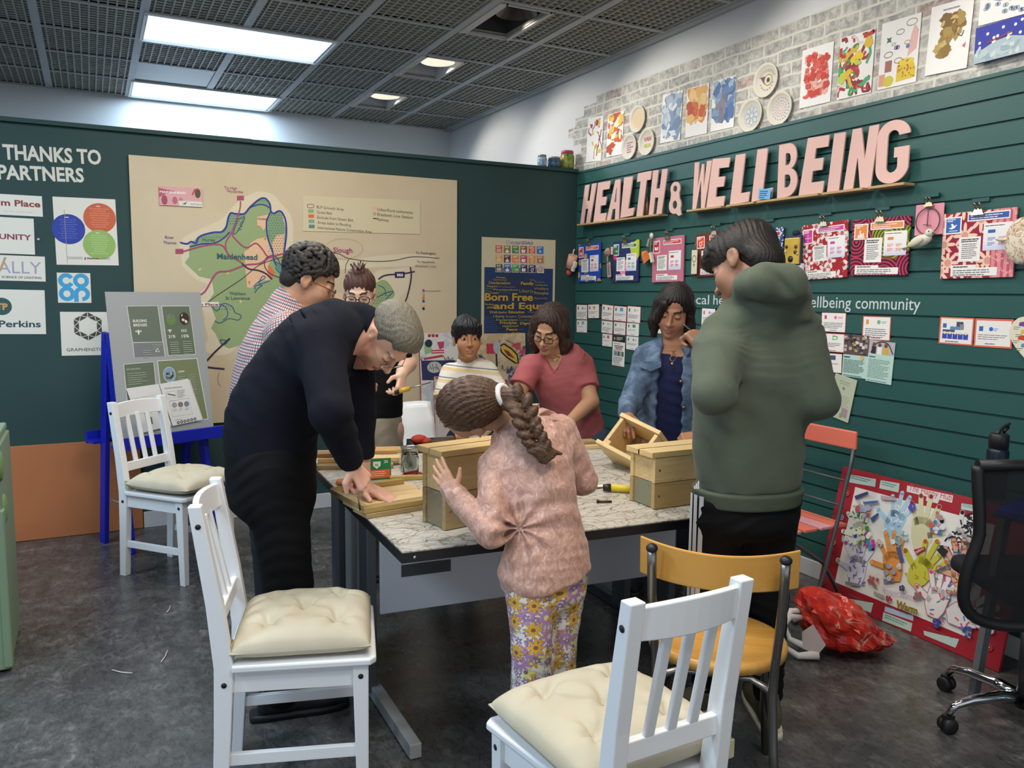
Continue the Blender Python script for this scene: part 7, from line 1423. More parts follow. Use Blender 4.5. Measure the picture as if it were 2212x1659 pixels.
 # cloth and skin
def m_skin(c,name,rough=.5,red='#b8604a',amt=.25):
 g=NT(name,rough); p=g.coord(); f=g.noise(p,16,3,.5); g.color(g.mix(g.math('MULTIPLY',g.ramp(f,[(.45,'#000000'),(.75,'#ffffff')]),amt),c,red)); g.b.inputs['Subsurface Weight'].default_value=.12; g.b.inputs['Subsurface Radius'].default_value=(.02,.008,.004); g.b.inputs['Subsurface Scale'].default_value=.25
 return g.bump(g.noise(p,320,2,.5),.08,.001).m
def m_hair(c1,c2,name,vec=(60,60,6),rough=.42):
 g=NT(name,rough); p=g.n('Attribute',attribute_name='cloth').outputs['Vector']; f=g.noise(g.mp(p,vec),2.2,4,.65,.6); g.color(g.ramp(f,[(.32,c1),(.68,c2)])); g.b.inputs['Specular IOR Level'].default_value=.35; return g.bump(f,.5,.004).m
def m_knit(c1,c2,name,rough=.9,sc=220,st=.25,sheen=.0):
 g=NT(name,rough); p=g.coord(); f=g.noise(p,sc,2,.6); g.color(g.ramp(g.noise(p,9,3,.6),[(.3,c1),(.7,c2)])); g.b.inputs['Sheen Weight'].default_value=sheen; g.b.inputs['Specular IOR Level'].default_value=.2; return g.bump(f,st,.002).m
def new_body(F,lo,label,skin,lips,brow,heads,base,extra=None):
 vs,Q=F.mesh(); H=heads
 o=soft_object('person',vs,Q,[skin,mat(lips,.45),mat(brow,.8)],base,None,H.fmat(1)); o['_b']=[float(x)for x in base]
 tag(o,label,'person'); return o
def wear(name,F,m,body,mats=None,fmat=None,uv=None,relax=3):
 vs,Q=F.mesh(); return soft_object(name,vs,Q,mats or[m],np.array(body['_b']),body,fmat,uv,relax)
def seg_uv(a,b,up,r):
 """cloth coordinates around the segment a-b"""
 a,b=np.asarray(a,float),np.asarray(b,float); t=nrm(b-a); u=nrm(up-t*(np.asarray(up)@t)); v=np.cross(t,u)
 def f(P):q=P-a; return np.stack([np.arctan2(q@v,q@u)*r,q@t,np.zeros(len(P))],1)
 return f
def multi_uv(segs):
 """nearest of several segments (a, b, up, r)"""
 fs=[(np.asarray(s_[0],float),np.asarray(s_[1],float),seg_uv(*s_),s_[3])for s_ in segs]
 def f(P):
  best=np.full(len(P),9.); out=np.zeros((len(P),3))
  for i,(a,b,g,r)in enumerate(fs):
   ab=b-a; t=np.clip((P-a)@ab/(ab@ab),-.15,1.15); d=np.linalg.norm(P-a-t[:,None]*ab,axis=1)-r; m=d<best; best[m]=d[m]; out[m]=g(P[m])+V(i*.37,i*.21,0)
  return out
 return f
def shoe(body,ankle,toe_dir,col,sole,L=.27,nm='shoe',laces=True,upper=None):
 d=nrm((toe_dir[0],toe_dir[1],0)); s_=V(-d[1],d[0],0); a=V(ankle[0],ankle[1],0)-d*.06; B=np.array(body['_b'])
 F=Field(a-V(.2,.2,0),a+d*L+V(.2,.2,.16)*1.,.004); z=V(0,0,1)
 F.loft([(a+z*.055,.034,.05),(a+d*L*.35+z*.055,.038,.052),(a+d*L*.7+z*.042,.046,.036),(a+d*L*.94+z*.036,.036,.026)],s_,z,.02); F.cone(a+d*.03+z*.07,a+d*.04+z*.125,.040,.038,.02,flat=s_,fl=.85); F.half(a+z*.018,(0,0,-1),a-V(.25,.25,.05),a+d*L+V(.2,.2,.3),.003)
 vs,Q=F.mesh(); o=soft_object(nm,vs,Q,[col],B,body)
 b=MB(); P=[(a-d*.045+s_*.0),]; out=[]
 for t,w in((-.17,.012),(-.15,.028),(0,.037),(.35,.041),(.65,.049),(.85,.046),(.98,.028),(1.01,.008)):out.append((t,w))
 poly=[tuple((a+d*L*t+s_*w)[:2]-B[:2])for t,w in out]+[tuple((a+d*L*t-s_*w)[:2]-B[:2])for t,w in out[::-1]]
 b.prism(poly,.0-B[2],.026-B[2],sole,None,True); b.build('sole',o)
 if laces:
  b=MB()
  for i in range(4):c=a+d*L*(.42+.08*i)+z*(.112-.014*i)-B; b.tube([c-s_*.022-z*.008,c,c+s_*.022-z*.008],.003,mat('#5a544a',.8),6)
  b.build('laces',o)
 return o
def bounds(*P,m=.16):P=np.array([np.asarray(p,float)for p in P]); return P.min(0)-m,P.max(0)+m
# the people
Z=V(0,0,1)
SK_BROWN=m_skin('#90684f','warm_brown_skin',.5,'#9a5a3c',.3); SK_TAN=m_skin('#ba8a6b','tan_skin',.5,'#b06848',.3); SK_PINK=m_skin('#e3b39b','ruddy_fair_skin',.5,'#cc7a66',.45); SK_FAIR=m_skin('#e0b8a0','fair_skin',.5,'#d08a78',.3); SK_OLIVE=m_skin('#bb8d6c','olive_skin',.5,'#a86a48',.25); SK_GIRL=m_skin('#c9987a','light_tan_skin',.5,'#c07a60',.3)
BLK_TROUSER=m_knit('#0c0c0e','#121214','black_trouser_cloth',.85)
def legs(F,hip,knee,ank,r,k=.03,g=0.):
 for h,n_,a in zip(hip,knee,ank):F.cone(h,n_,r[0]+g,r[1]+g,k); F.cone(n_,a,r[1]+g,r[2]+g,.015)
def body_field(P,h=.0032,lo=None,hi=None):
 a,b=bounds(*P); return Field(a,b,h)
 # hooded teenager seen from behind
def teen():
 d0=2.5; base=V(-1.335,-3.40,0)
 pel,wa,ch,sh,nk=at(1615,1045,2.55),at(1617,930,2.53),at(1632,800,2.50),at(1640,722,2.47),at(1622,672,2.44)
 lat,fr=img(.97,0,-.25),img(-.25,0,-.97)
 sL,eL,wL=at(1563,722,2.45),at(1543,850,2.29),at(1524,768,2.45); sR,eR,wR=at(1722,738,2.48),at(1770,862,2.43),at(1668,850,2.68)
 hd=Head(at(1607,573,2.45),img(-.62,-.42,-.66),img(-.1,.88,-.47),.98,nose=1.05)
 hipL,hipR=pel-lat*.085-Z*.03,pel+lat*.085-Z*.03; ankL,ankR=V(-1.45,-3.30,.09),V(-1.315,-3.46,.09); knL,knR=(hipL+ankL)/2+fr*.02+lat*-.01,(hipR+ankR)/2+fr*.02
 F=body_field([hd.c,pel,eL,eR,wL,ankL,ankR,sL,sR],.0036)
 hd.add(F); F.cone(hd.w(0,-.03,-.06),nk-Z*.03,.050,.046,.02)
 F.loft([(pel,.14,.10),(wa,.14,.10),(ch,.165,.11),(sh,.17,.075),(nk,.07,.065)],lat,fr,.05)
 for a,b,c in((sL,eL,wL),(sR,eR,wR)):F.cone(a,b,.046,.040,.03); F.cone(b,c,.040,.026,.01)
 legs(F,(hipL,hipR),(knL,knR),(ankL,ankR),(.075,.052,.038))
 hand(F,wL+nrm(wL-eL)*.01,img(-.35,.75,-.5),img(-.55,-.1,-.85),img(.6,.55,.2),.95,(1.1,1.25,1.3,1.3),.2,.02,tcurl=.8)
 hand(F,wR+nrm(wR-eR)*.01,wR-eR,img(-.3,.2,-.9),Z,.95,(.8,.9,.9,.9))
 o=new_body(F,0,'tall teenager in grey green hoodie standing with his back to the camera',SK_BROWN,'#9a5f4c','#20140f',hd,base)
 F=body_field([pel-Z*.08,sh+Z*.12,eL,eR,wL,wR],.0045); g=.018
 F.loft([(pel-Z*.005,.162,.125),(pel+Z*.05,.172,.132),(wa,.176,.138),(ch,.192,.145),(sh,.196,.098),(nk-Z*.0,.09,.08)],lat,fr,.05)
 F.cone(sL,eL,.072,.062,.045); F.cone(eL,wL,.062,.042,.012); F.cone(sR,eR,.074,.062,.045); F.cone(eR,wR,.062,.042,.012)
 w_=nrm(wL-eL); F.cone(wL-w_*.045,wL-w_*.0,.043,.040,.006)
 hp=[at(1592,654,2.47),at(1614,616,2.37),at(1655,609,2.315),at(1698,615,2.32),at(1712,630,2.40),at(1690,650,2.52)]; hr=[.018,.040,.052,.058,.050,.04]
 for i in range(5):F.cone(hp[i],hp[i+1],hr[i],hr[i+1],.022)
 F.cone(at(1622,640,2.42),at(1665,640,2.40),.05,.06,.03); F.cone(at(1596,672,2.455),at(1655,682,2.42),.052,.062,.035); F.cone(at(1655,682,2.42),at(1715,668,2.42),.06,.05,.035)
 F.cone(at(1664,580,2.265),at(1722,652,2.26),.004,.004,.020,'d'); F.cone(at(1612,662,2.345),at(1735,664,2.30),.005,.005,.022,'d')
 F.half(pel-Z*.012,(0,0,-1),pel-V(.3,.3,.3),pel+V(.3,.3,.1),.01)
 for q in(at(1560,900,2.3),):pass
 F.wrinkle(wr_noise(3,13,30,.011,img(.75,.55,.3)))
 wear('hoodie',F,m_knit('#4f5648','#585f50','sage_fleece',.9,260,.2,.1),o)
 F=body_field([pel-Z*.06,pel+Z*.02],.0045); F.loft([(pel-Z*.055,.166,.130),(pel+Z*.01,.180,.143)],lat,fr,.01); F.half(pel-Z*.058,(0,0,-1),pel-V(.3,.3,.3),pel+V(.3,.3,.1),.006); F.half(pel-Z*.006,(0,0,1),pel-V(.3,.3,.3),pel+V(.3,.3,.1),.004)
 wear('hem_band',F,m_knit('#4c5345','#545b4c','sage_rib',.9,180,.4),o)
 F=body_field([pel,ankL-Z*.05,ankR,knL,knR],.0045); F.loft([(pel-Z*.10,.150,.118),(pel,.150,.115)],lat,fr,.04); legs(F,(hipL,hipR),(knL,knR),(ankL+Z*.03,ankR+Z*.03),(.092,.072,.050),.035); F.half(pel-Z*.03,(0,0,1),pel-V(.3,.3,.3),pel+V(.3,.3,.2)); F.wrinkle(wr_noise(5,30,60,.006))
 tL=nrm(knL-hipL); t_=wear('track_trousers',F,BLK_TROUSER,o)
 su=nrm(img(-.86,0,.35)); B=np.array(o['_b'])
 for k in(-1,0,1):
  b=MB(); path=[];
  for q in np.linspace(-.01,1,16):
   c=hipL+(knL-hipL)*q; r_=.0955+(.0745-.0955)*q; dirn=nrm(su+np.cross(Z,su)*(.27*k+.25*q)); path.append((c+dirn*(r_+.004)-B,np.cross(Z,dirn)))
  vs=[p+s_*w*.0085 for p,s_ in path for w in(-1,1)]; b.add(vs,[(2*i,2*i+1,2*i+3,2*i+2)for i in range(15)],mat('#dcdcda',.6),True); b.nomerge=1; b.build('stripe',t_)
 for k in range(3):
  b=MB(); c=at(1497,1045,2.43)-B; b.add([at(1499+k*4,1056,2.43)-B,at(1502+k*4,1056,2.43)-B,at(1502+k*4,1048-k*5,2.43)-B,at(1499+k*4,1050-k*5,2.43)-B],[(0,1,2,3)],mat('#dcdcda',.6)); b.nomerge=1; b.build('badge',t_)
 OL,CRM=m_knit('#4f4d3a','#5d5a46','olive_mesh',.8,150),mat('#d8cfb8',.5)
 shoe(o,ankR,img(.05,.0,-1),OL,CRM,.28); shoe(o,ankL,img(-.75,0,.35),OL,CRM,.28)
 F=Field(hd.c-.19,hd.c+.19,.0034); hd.E(F,(0,-.018,.046),(.083,.106,.092),.01); hd.E(F,(0,.055,.085),(.064,.058,.050),.03); hd.E(F,(.0,.10,.070),(.048,.034,.030),.02); hd.E(F,(0,-.07,-.02),(.068,.055,.065),.02)
 hd.E(F,(0,.105,-.045),(.074,.095,.088),.012,'d')
 for k in(-1,1):hd.E(F,(k*.088,-.006,-.018),(.030,.030,.036),.008,'d'); hd.E(F,(k*.075,.030,-.03),(.024,.022,.035),.008,'d')
 hd.E(F,(0,-.07,-.125),(.09,.09,.058),.012,'d')
 A=hd.A
 def f(x,y,z):
  L=hd.loc(np.stack([x,y,z],1)); return-.0014*np.sin(L[:,0]*620+5*np.sin(L[:,1]*30)+4*np.sin(L[:,2]*36))-.0022*np.sin(L[:,1]*330+5*np.sin(L[:,0]*50))*np.clip((L[:,2]-.03)*14,0,1)
 F.wrinkle(f); wear('hair',F,m_hair('#0e0b0a','#241a15','dark_brown_hair',(200,60,60)),o,uv=hd.loc,relax=1)
 b=MB(); a_=wL+img(-.30,.75,-.5)*.115; b.tube([a_+img(-.02,.012,0)*1.,a_+img(.03,-.03,0.)*1.],.0022,mat('#55504a',.4,.7),6); tag(b.build('small_screw'),'tiny dark screw pinched in the hooded teenager fingers','screw')
 # man in navy sweater bending over the table
def navy():
 base=V(-2.74,-2.55,0); fw,lat=img(.89,0,-.45),img(.45,0,.89)
 pel,wa,m1,ch,up,nk=at(584,990,2.83),at(590,905,2.82),at(640,812,2.80),at(692,745,2.79),at(735,712,2.80),at(782,704,2.82)
 hd=Head(at(837,728,2.83),img(.24,-.96,.12),img(.82,.27,.5),1.0,jaw=1.06,nose=1.15,brow=.003)
 sR,eR,wR=at(690,752,2.64),at(715,892,2.47),at(755,992,2.655); sL,eL,wL=at(765,748,2.98),at(775,890,2.96),floorp(783,1046,.785)
 hR,hL=pel+lat*.09-Z*.04,pel-lat*.09-Z*.04; aR,aL=V(-2.80,-2.665,.09),V(-2.72,-2.45,.09); kR,kL=(hR+aR)/2+fw*.03,(hL+aL)/2+fw*.03
 L4=[lat]*6
 F=body_field([hd.c,pel,eR,wR,wL,aR,aL,sR,sL,nk,floorp(858,1072,.76)],.0034)
 hd.add(F); F.cone(hd.w(0,-.035,-.055),nk-img(.3,0,0)*.05,.058,.068,.03)
 F.loft([(pel,.15,.13),(wa,.15,.135),(m1,.155,.125),(ch,.165,.115),(up,.15,.085)],lat,fw,.05); F.cone(up,nk,.07,.06,.03)
 for a,b,c in((sR,eR,wR),(sL,eL,wL)):F.cone(a,b,.050,.044,.03); F.cone(b,c,.043,.029,.012)
 legs(F,(hR,hL),(kR,kL),(aR,aL),(.085,.058,.042))
 hand(F,wR+nrm(wR-eR)*.012,img(.48,-.80,-.25),img(-.55,-.50,-.55),img(-.35,-.75,.45),1.02,(1.35,1.4,1.45,1.5),.45,.0,1.2,.75)
 d_=floorp(858,1072,.752)-wL; hand(F,wL,nrm(d_-Z*.02),V(0,0,-1),img(-.1,-.3,.9),1.0,(.05,.06,.05,.08),.12,.07)
 o=new_body(F,0,'grey haired man in navy sweater bending over the table with a screwdriver',SK_PINK,'#b8705f','#8a7462',hd,base)
 F=body_field([pel-Z*.05,nk+Z*.1,eR,wR,wL,eL,sR,sL,up],.0045)
 F.loft([(pel+Z*.01,.176,.150),(wa,.182,.160),(m1,.186,.152),(ch,.196,.142),(up,.176,.110)],lat,fw,.06); F.cone(up,nk-img(.5,0,0)*.02,.100,.074,.04); F.cone(nk-img(.4,-.1,0)*.04,nk+img(.1,.05,0)*.015,.080,.072,.02)
 F.cone(sR,eR,.078,.066,.05); F.cone(eR,wR,.064,.044,.015); F.cone(sL,eL,.076,.064,.05); F.cone(eL,wL+Z*.03,.062,.044,.015)
 n_=nrm(hd.c-nk); F.half(nk+n_*.018,n_,nk-.14,nk+.14,.004); F.half(pel-Z*.02+fw*.0,nrm((0,0,-1)+0*fw),pel-V(.35,.35,.3),pel+V(.35,.35,.1),.01)
 F.wrinkle(wr_noise(8,13,34,.009,img(.6,.7,.2)))
 sw=wear('sweater',F,m_knit('#11121b','#161722','navy_knit',.95,240,.35),o)
 F=body_field([nk],.004); c1,c2=nk-n_*.03,nk+n_*.030; F.cone(c1,c2,.078,.076,.01); F.cone(c1-n_*.02,c2+n_*.03,.066,.066,.004,'d'); F.half(c2-n_*.0,n_,nk-.15,nk+.15,.003); F.half(c1,-n_,nk-.15,nk+.15,.003); wear('collar',F,m_knit('#0d0f1a','#121422','navy_collar',.9,240,.3),o)
 F=body_field([pel,aR-Z*.04,aL,kR,kL],.0045); F.loft([(pel-Z*.12,.165,.150),(pel+Z*.03,.168,.152)],lat,fw,.05); legs(F,(hR,hL),(kR,kL),(aR+Z*.0,aL+Z*.0),(.108,.085,.066),.05); F.wrinkle(wr_noise(9,26,50,.007)); wear('trousers',F,BLK_TROUSER,o)
 DK=mat('#17171a',.45,name='dark_shoe_leather'); shoe(o,aR,(1,-.1),DK,mat('#101012',.5),.29,laces=False); shoe(o,aL,(1,-.05),DK,mat('#101012',.5),.29,laces=False)
 F=Field(hd.c-.18,hd.c+.18,.0032); hd.E(F,(0,-.020,.044),(.080,.101,.088),.01); hd.E(F,(0,.03,.085),(.06,.06,.045),.03); hd.E(F,(0,.096,-.025),(.078,.060,.112),.012,'d')
 for k in(-1,1):hd.E(F,(k*.088,-.004,-.020),(.032,.028,.036),.006,'d'); hd.E(F,(k*.075,.05,.02),(.03,.026,.045),.012,'d')
 hd.E(F,(0,-.06,-.105),(.09,.09,.058),.012,'d')
 def f(x,y,z):
  L=hd.loc(np.stack([x,y,z],1)); return-.0010*np.sin(L[:,0]*300+7*np.sin(L[:,1]*50)+3*np.sin(L[:,2]*60))
 F.wrinkle(f); wear('hair',F,m_hair('#4a443a','#8f8775','grey_hair',(260,40,130),.5),o,uv=hd.loc)
 hd.glasses(o,'#8a8478',.0014,(.022,.0135),-.012,.104); hd.lashes(o,'#5a4638')
 tip=floorp(778,1102,.7495); tp=at(766,1012,2.66); t=thing('screwdriver','red handled screwdriver in the bending man fist','screwdriver',tuple(tip)); ax=nrm(tp-tip); Lh=np.linalg.norm(tp-tip)
 b=MB(); b.tube([ax*.0,ax*.075],.0032,mat('#b5a888',.25,.9),8); b.build('shaft',t)
 b=MB(); b.tube([ax*.068,ax*.076,ax*.10,ax*(Lh-.01),ax*Lh],[.007,.012,.0125,.0125,.008],mat('#c2302a',.3),12); b.build('handle',t)
def attr_nt(name,rough=.85):
 g=NT(name,rough); p=g.n('Attribute',attribute_name='cloth').outputs['Vector']; s=g.n('SeparateXYZ'); g.put(s.inputs[0],p); return g,p,s
def m_check():
 g,p,s=attr_nt('red_navy_check_cotton'); c='#d9d4d0'
 for ax in(0,1):
  f=g.math('FRACT',g.math('MULTIPLY',s.outputs[ax],1/.0235))
  c=g.mix(g.math('MULTIPLY',g.math('LESS_THAN',f,.24),.72),c,'#a02a30'); c=g.mix(g.math('MULTIPLY',g.math('LESS_THAN',g.math('ABSOLUTE',g.math('SUBTRACT',f,.62)),.12),.72),c,'#232845')
 g.color(c); return g.m
def m_floral():
 g,p,s=attr_nt('floral_leggings',.8); c='#d5d0c8'
 for sc,n,rad,pet,cen,off in((30,5,.40,'#b9b4ac','#8f8a94',3.3),(26,6,.46,'#c9932f','#8a6a28',1.7),(21,6,.50,'#d3c877','#6f6258',5.1),(15,11,.46,'#ab7fae','#d8cf9a',0.),(38,5,.40,'#8f6f9c','#d8cf9a',7.3),(17,8,.40,'#cf9a3a','#7a5a2a',9.2)):
  v=g.n('TexVoronoi',voronoi_dimensions='2D'); v.inputs['Scale'].default_value=sc; v.inputs['Randomness'].default_value=.8; q=g.mp(p,(1,1,1),(0,0,0),(off,off*.7,0)); g.put(v.inputs[0],q)
  d=g.n('VectorMath',operation='SUBTRACT'); g.put(d.inputs[0],q); g.put(d.inputs[1],v.outputs['Position']); x=g.n('SeparateXYZ'); g.put(x.inputs[0],d.outputs[0]); an=g.math('ARCTAN2',x.outputs[1],x.outputs[0]); r=v.outputs['Distance']
  lim=g.math('MULTIPLY',g.math('ADD',.72,g.math('MULTIPLY',g.math('COSINE',g.math('MULTIPLY',an,n)),.28)),rad); sc_=g.n('SeparateColor'); g.put(sc_.inputs[0],v.outputs['Color']); pick=g.math('GREATER_THAN',sc_.outputs[0],.38)
  c=g.mix(g.math('MULTIPLY',pick,g.math('LESS_THAN',r,g.math('ADD',lim,.03))),c,'#6a5f68'); c=g.mix(g.math('MULTIPLY',pick,g.math('LESS_THAN',r,lim)),c,pet); c=g.mix(g.math('MULTIPLY',pick,g.math('LESS_THAN',r,rad*.24)),c,cen)
 g.color(c); return g.m
def m_velvet():
 g=NT('pink_crushed_velvet',.42); p=g.coord(); f=g.noise(g.mp(p,(1,1,.7)),46,6,.74,1.6); c=g.ramp(f,[(.36,'#a87a6a'),(.56,'#c79a88'),(.66,'#dcb8a8'),(.76,'#f2ddd2')]); g.color(c); g.put(g.b.inputs['Roughness'],g.math('SUBTRACT',.62,g.math('MULTIPLY',f,.5)))  # palest ramp tones are the velvet's highlights, painted into the colour
 g.b.inputs['Sheen Weight'].default_value=.5; g.b.inputs['Sheen Roughness'].default_value=.3; g.b.inputs['Sheen Tint'].default_value=(1,.8,.74,1); g.b.inputs['Specular IOR Level'].default_value=.7; return g.bump(f,.55,.006).m
def m_denim():
 g=NT('washed_denim',.85); p=g.coord(); f=g.noise(p,14,5,.65,.4); h=g.noise(p,260,2,.5); g.color(g.ramp(g.math('ADD',g.math('MULTIPLY',f,.8),g.math('MULTIPLY',h,.2)),[(.34,'#33445a'),(.5,'#4e6279'),(.66,'#7488a0')])); return g.bump(h,.3,.002).m
def m_stripes():
 g=NT('striped_cotton',.85); s=g.n('SeparateXYZ'); g.put(s.inputs[0],g.coord()); v=g.math('ADD',s.outputs[2],g.math('MULTIPLY',s.outputs[0],.10)); g.color(g.ramp(g.math('FRACT',g.math('MULTIPLY',v,1/.062)),[(0,'#d8d2c4'),(.40,'#cfb7a8'),(.54,'#cdbb7c'),(.70,'#d8d2c4'),(.80,'#737a86'),(.90,'#d8d2c4')],'CONSTANT')); return g.m
def strand(hd,fr=(300,160),amp=.0015,mode='back'):
 def f(x,y,z):
  L=hd.loc(np.stack([x,y,z],1)); q=L[:,0]if mode=='back' else np.arctan2(L[:,0],-L[:,1]+.02)*.09
  return-amp*np.sin(q*fr[0]+5*np.sin(L[:,1]*30)+4*np.sin(L[:,2]*26))-amp*.6*np.sin(q*fr[1]*2.7+6*np.sin(L[:,2]*40))
 return f
def arm(F,s,e,w,r,k=.03):F.cone(s,e,r[0],r[1],k); F.cone(e,w,r[1],r[2],.012)
# man in the checked shirt
def checked():
 base=V(-2.68,-1.98,0); fw,lat=img(.87,0,-.48),img(.48,0,.87)
 pel,wa,ch,up,nk=at(572,975,3.33),at(573,880,3.32),at(590,775,3.30),at(612,700,3.30),at(634,648,3.29); hd=Head(at(672,606,3.28),img(.88,-.42,-.2),img(.42,.9,0),1.0)
 sR,eR,wR=at(622,722,3.14),at(655,880,3.06),at(768,872,3.13); sL,eL,wL=at(645,700,3.46),at(705,850,3.50),at(770,930,3.36)
 hR,hL=pel+lat*.08-Z*.03,pel-lat*.08-Z*.03; aR,aL=V(-2.72,-2.08,.09),V(-2.66,-1.86,.09); kR,kL=(hR+aR)/2,(hL+aL)/2
 F=body_field([hd.c,pel,eR,wR,wL,eL,aR,aL,sR,sL],.0036); hd.add(F); F.cone(hd.w(0,-.035,-.05),nk,.054,.066,.03)
 F.loft([(pel,.14,.11),(wa,.14,.115),(ch,.155,.11),(up,.145,.08),(nk,.06,.06)],lat,fw,.04); arm(F,sR,eR,wR,(.048,.042,.028)); arm(F,sL,eL,wL,(.048,.042,.028)); legs(F,(hR,hL),(kR,kL),(aR,aL),(.08,.055,.04))
 hand(F,wR+nrm(wR-eR)*.0,img(.35,.80,-.2),img(.75,-.3,-.4),img(-.6,.3,.6),1.,(1.35,1.4,1.4,1.4),.4,.0,tcurl=.7); hand(F,wL,wL-eL,V(0,0,-1),img(0,0,1),1.,(.6,.6,.6,.6))
 o=new_body(F,0,'curly haired man in red and navy checked shirt behind the navy sweater man',SK_TAN,'#a8705c','#1d1512',hd,base)
 F=body_field([pel,nk,eR,eL,sR,sL],.0045); F.loft([(pel-Z*.10,.165,.135),(pel,.17,.14),(wa,.172,.145),(ch,.185,.135),(up,.172,.100),(nk-img(.3,1,0)*.005,.085,.078)],lat,fw,.04); arm(F,sR,eR,eR+(wR-eR)*.25,(.078,.068,.058),.05); arm(F,sL,eL,eL+(wL-eL)*.25,(.078,.068,.058),.05); n_=nrm(hd.c-nk); F.cone(nk-n_*.03,nk+n_*.012,.078,.069,.015); F.half(nk+n_*.022,n_,nk-.14,nk+.14,.003); F.wrinkle(wr_noise(21,22,44,.006,(0,.3,1)))
 wear('shirt',F,m_check(),o,uv=multi_uv([(pel,ch,fw,.15),(ch,nk,fw,.14),(sR,eR,fw,.07),(sL,eL,fw,.07)]))
 F=body_field([pel,aR,aL],.006); F.loft([(pel-Z*.12,.15,.125),(pel,.155,.125)],lat,fw,.04); legs(F,(hR,hL),(kR,kL),(aR,aL),(.095,.075,.06),.04); wear('trousers',F,m_knit('#23262c','#2a2e35','dark_grey_cloth'),o)
 DK=mat('#2a221c',.5,name='brown_shoe'); shoe(o,aR,(1,-.1),DK,mat('#1a1614',.5),.28,laces=False); shoe(o,aL,(1,.1),DK,mat('#1a1614',.5),.28,laces=False)
 F=Field(hd.c-.19,hd.c+.19,.0034); hd.E(F,(0,-.022,.044),(.080,.100,.088),.01); hd.E(F,(0,-.07,-.02),(.066,.05,.06),.02); r=random.Random(5)
 for i in range(1100):
  a,b=r.uniform(0,2*PI),math.acos(r.uniform(-.75,1)); x,y,z=.082*math.sin(b)*math.cos(a),-.022+.102*math.sin(b)*math.sin(a),.044+.092*math.cos(b)
  if(y>.050 and z<.055)or z<-.060 or(y>.02 and z<.01):continue
  hd.E(F,(x*1.06,y*1.05,z*1.05),(r.uniform(.0075,.0105),)*3,.0015)
 hd.E(F,(0,.105,-.045),(.074,.072,.102),.010,'d')
 for k in(-1,1):hd.E(F,(k*.090,-.004,-.018),(.030,.026,.036),.006,'d'); hd.E(F,(k*.075,.045,-.01),(.03,.030,.045),.010,'d')
 hd.E(F,(0,-.06,-.118),(.09,.09,.058),.010,'d'); wear('hair',F,m_hair('#15110f','#3a322d','curly_dark_hair',(160,160,160),.38),o,uv=hd.loc,relax=0)
 hd.glasses(o,'#2a2420',.0014,(.023,.015),-.008,.104)
 b=MB(); p0,p1=at(777,838,3.05),at(779,985,3.10); b.bar(p0,p1,.02,.014,PINE_Y); tag(b.build('wood_batten',bevel=.001),'upright pale wooden batten gripped by the checked shirt man','batten')
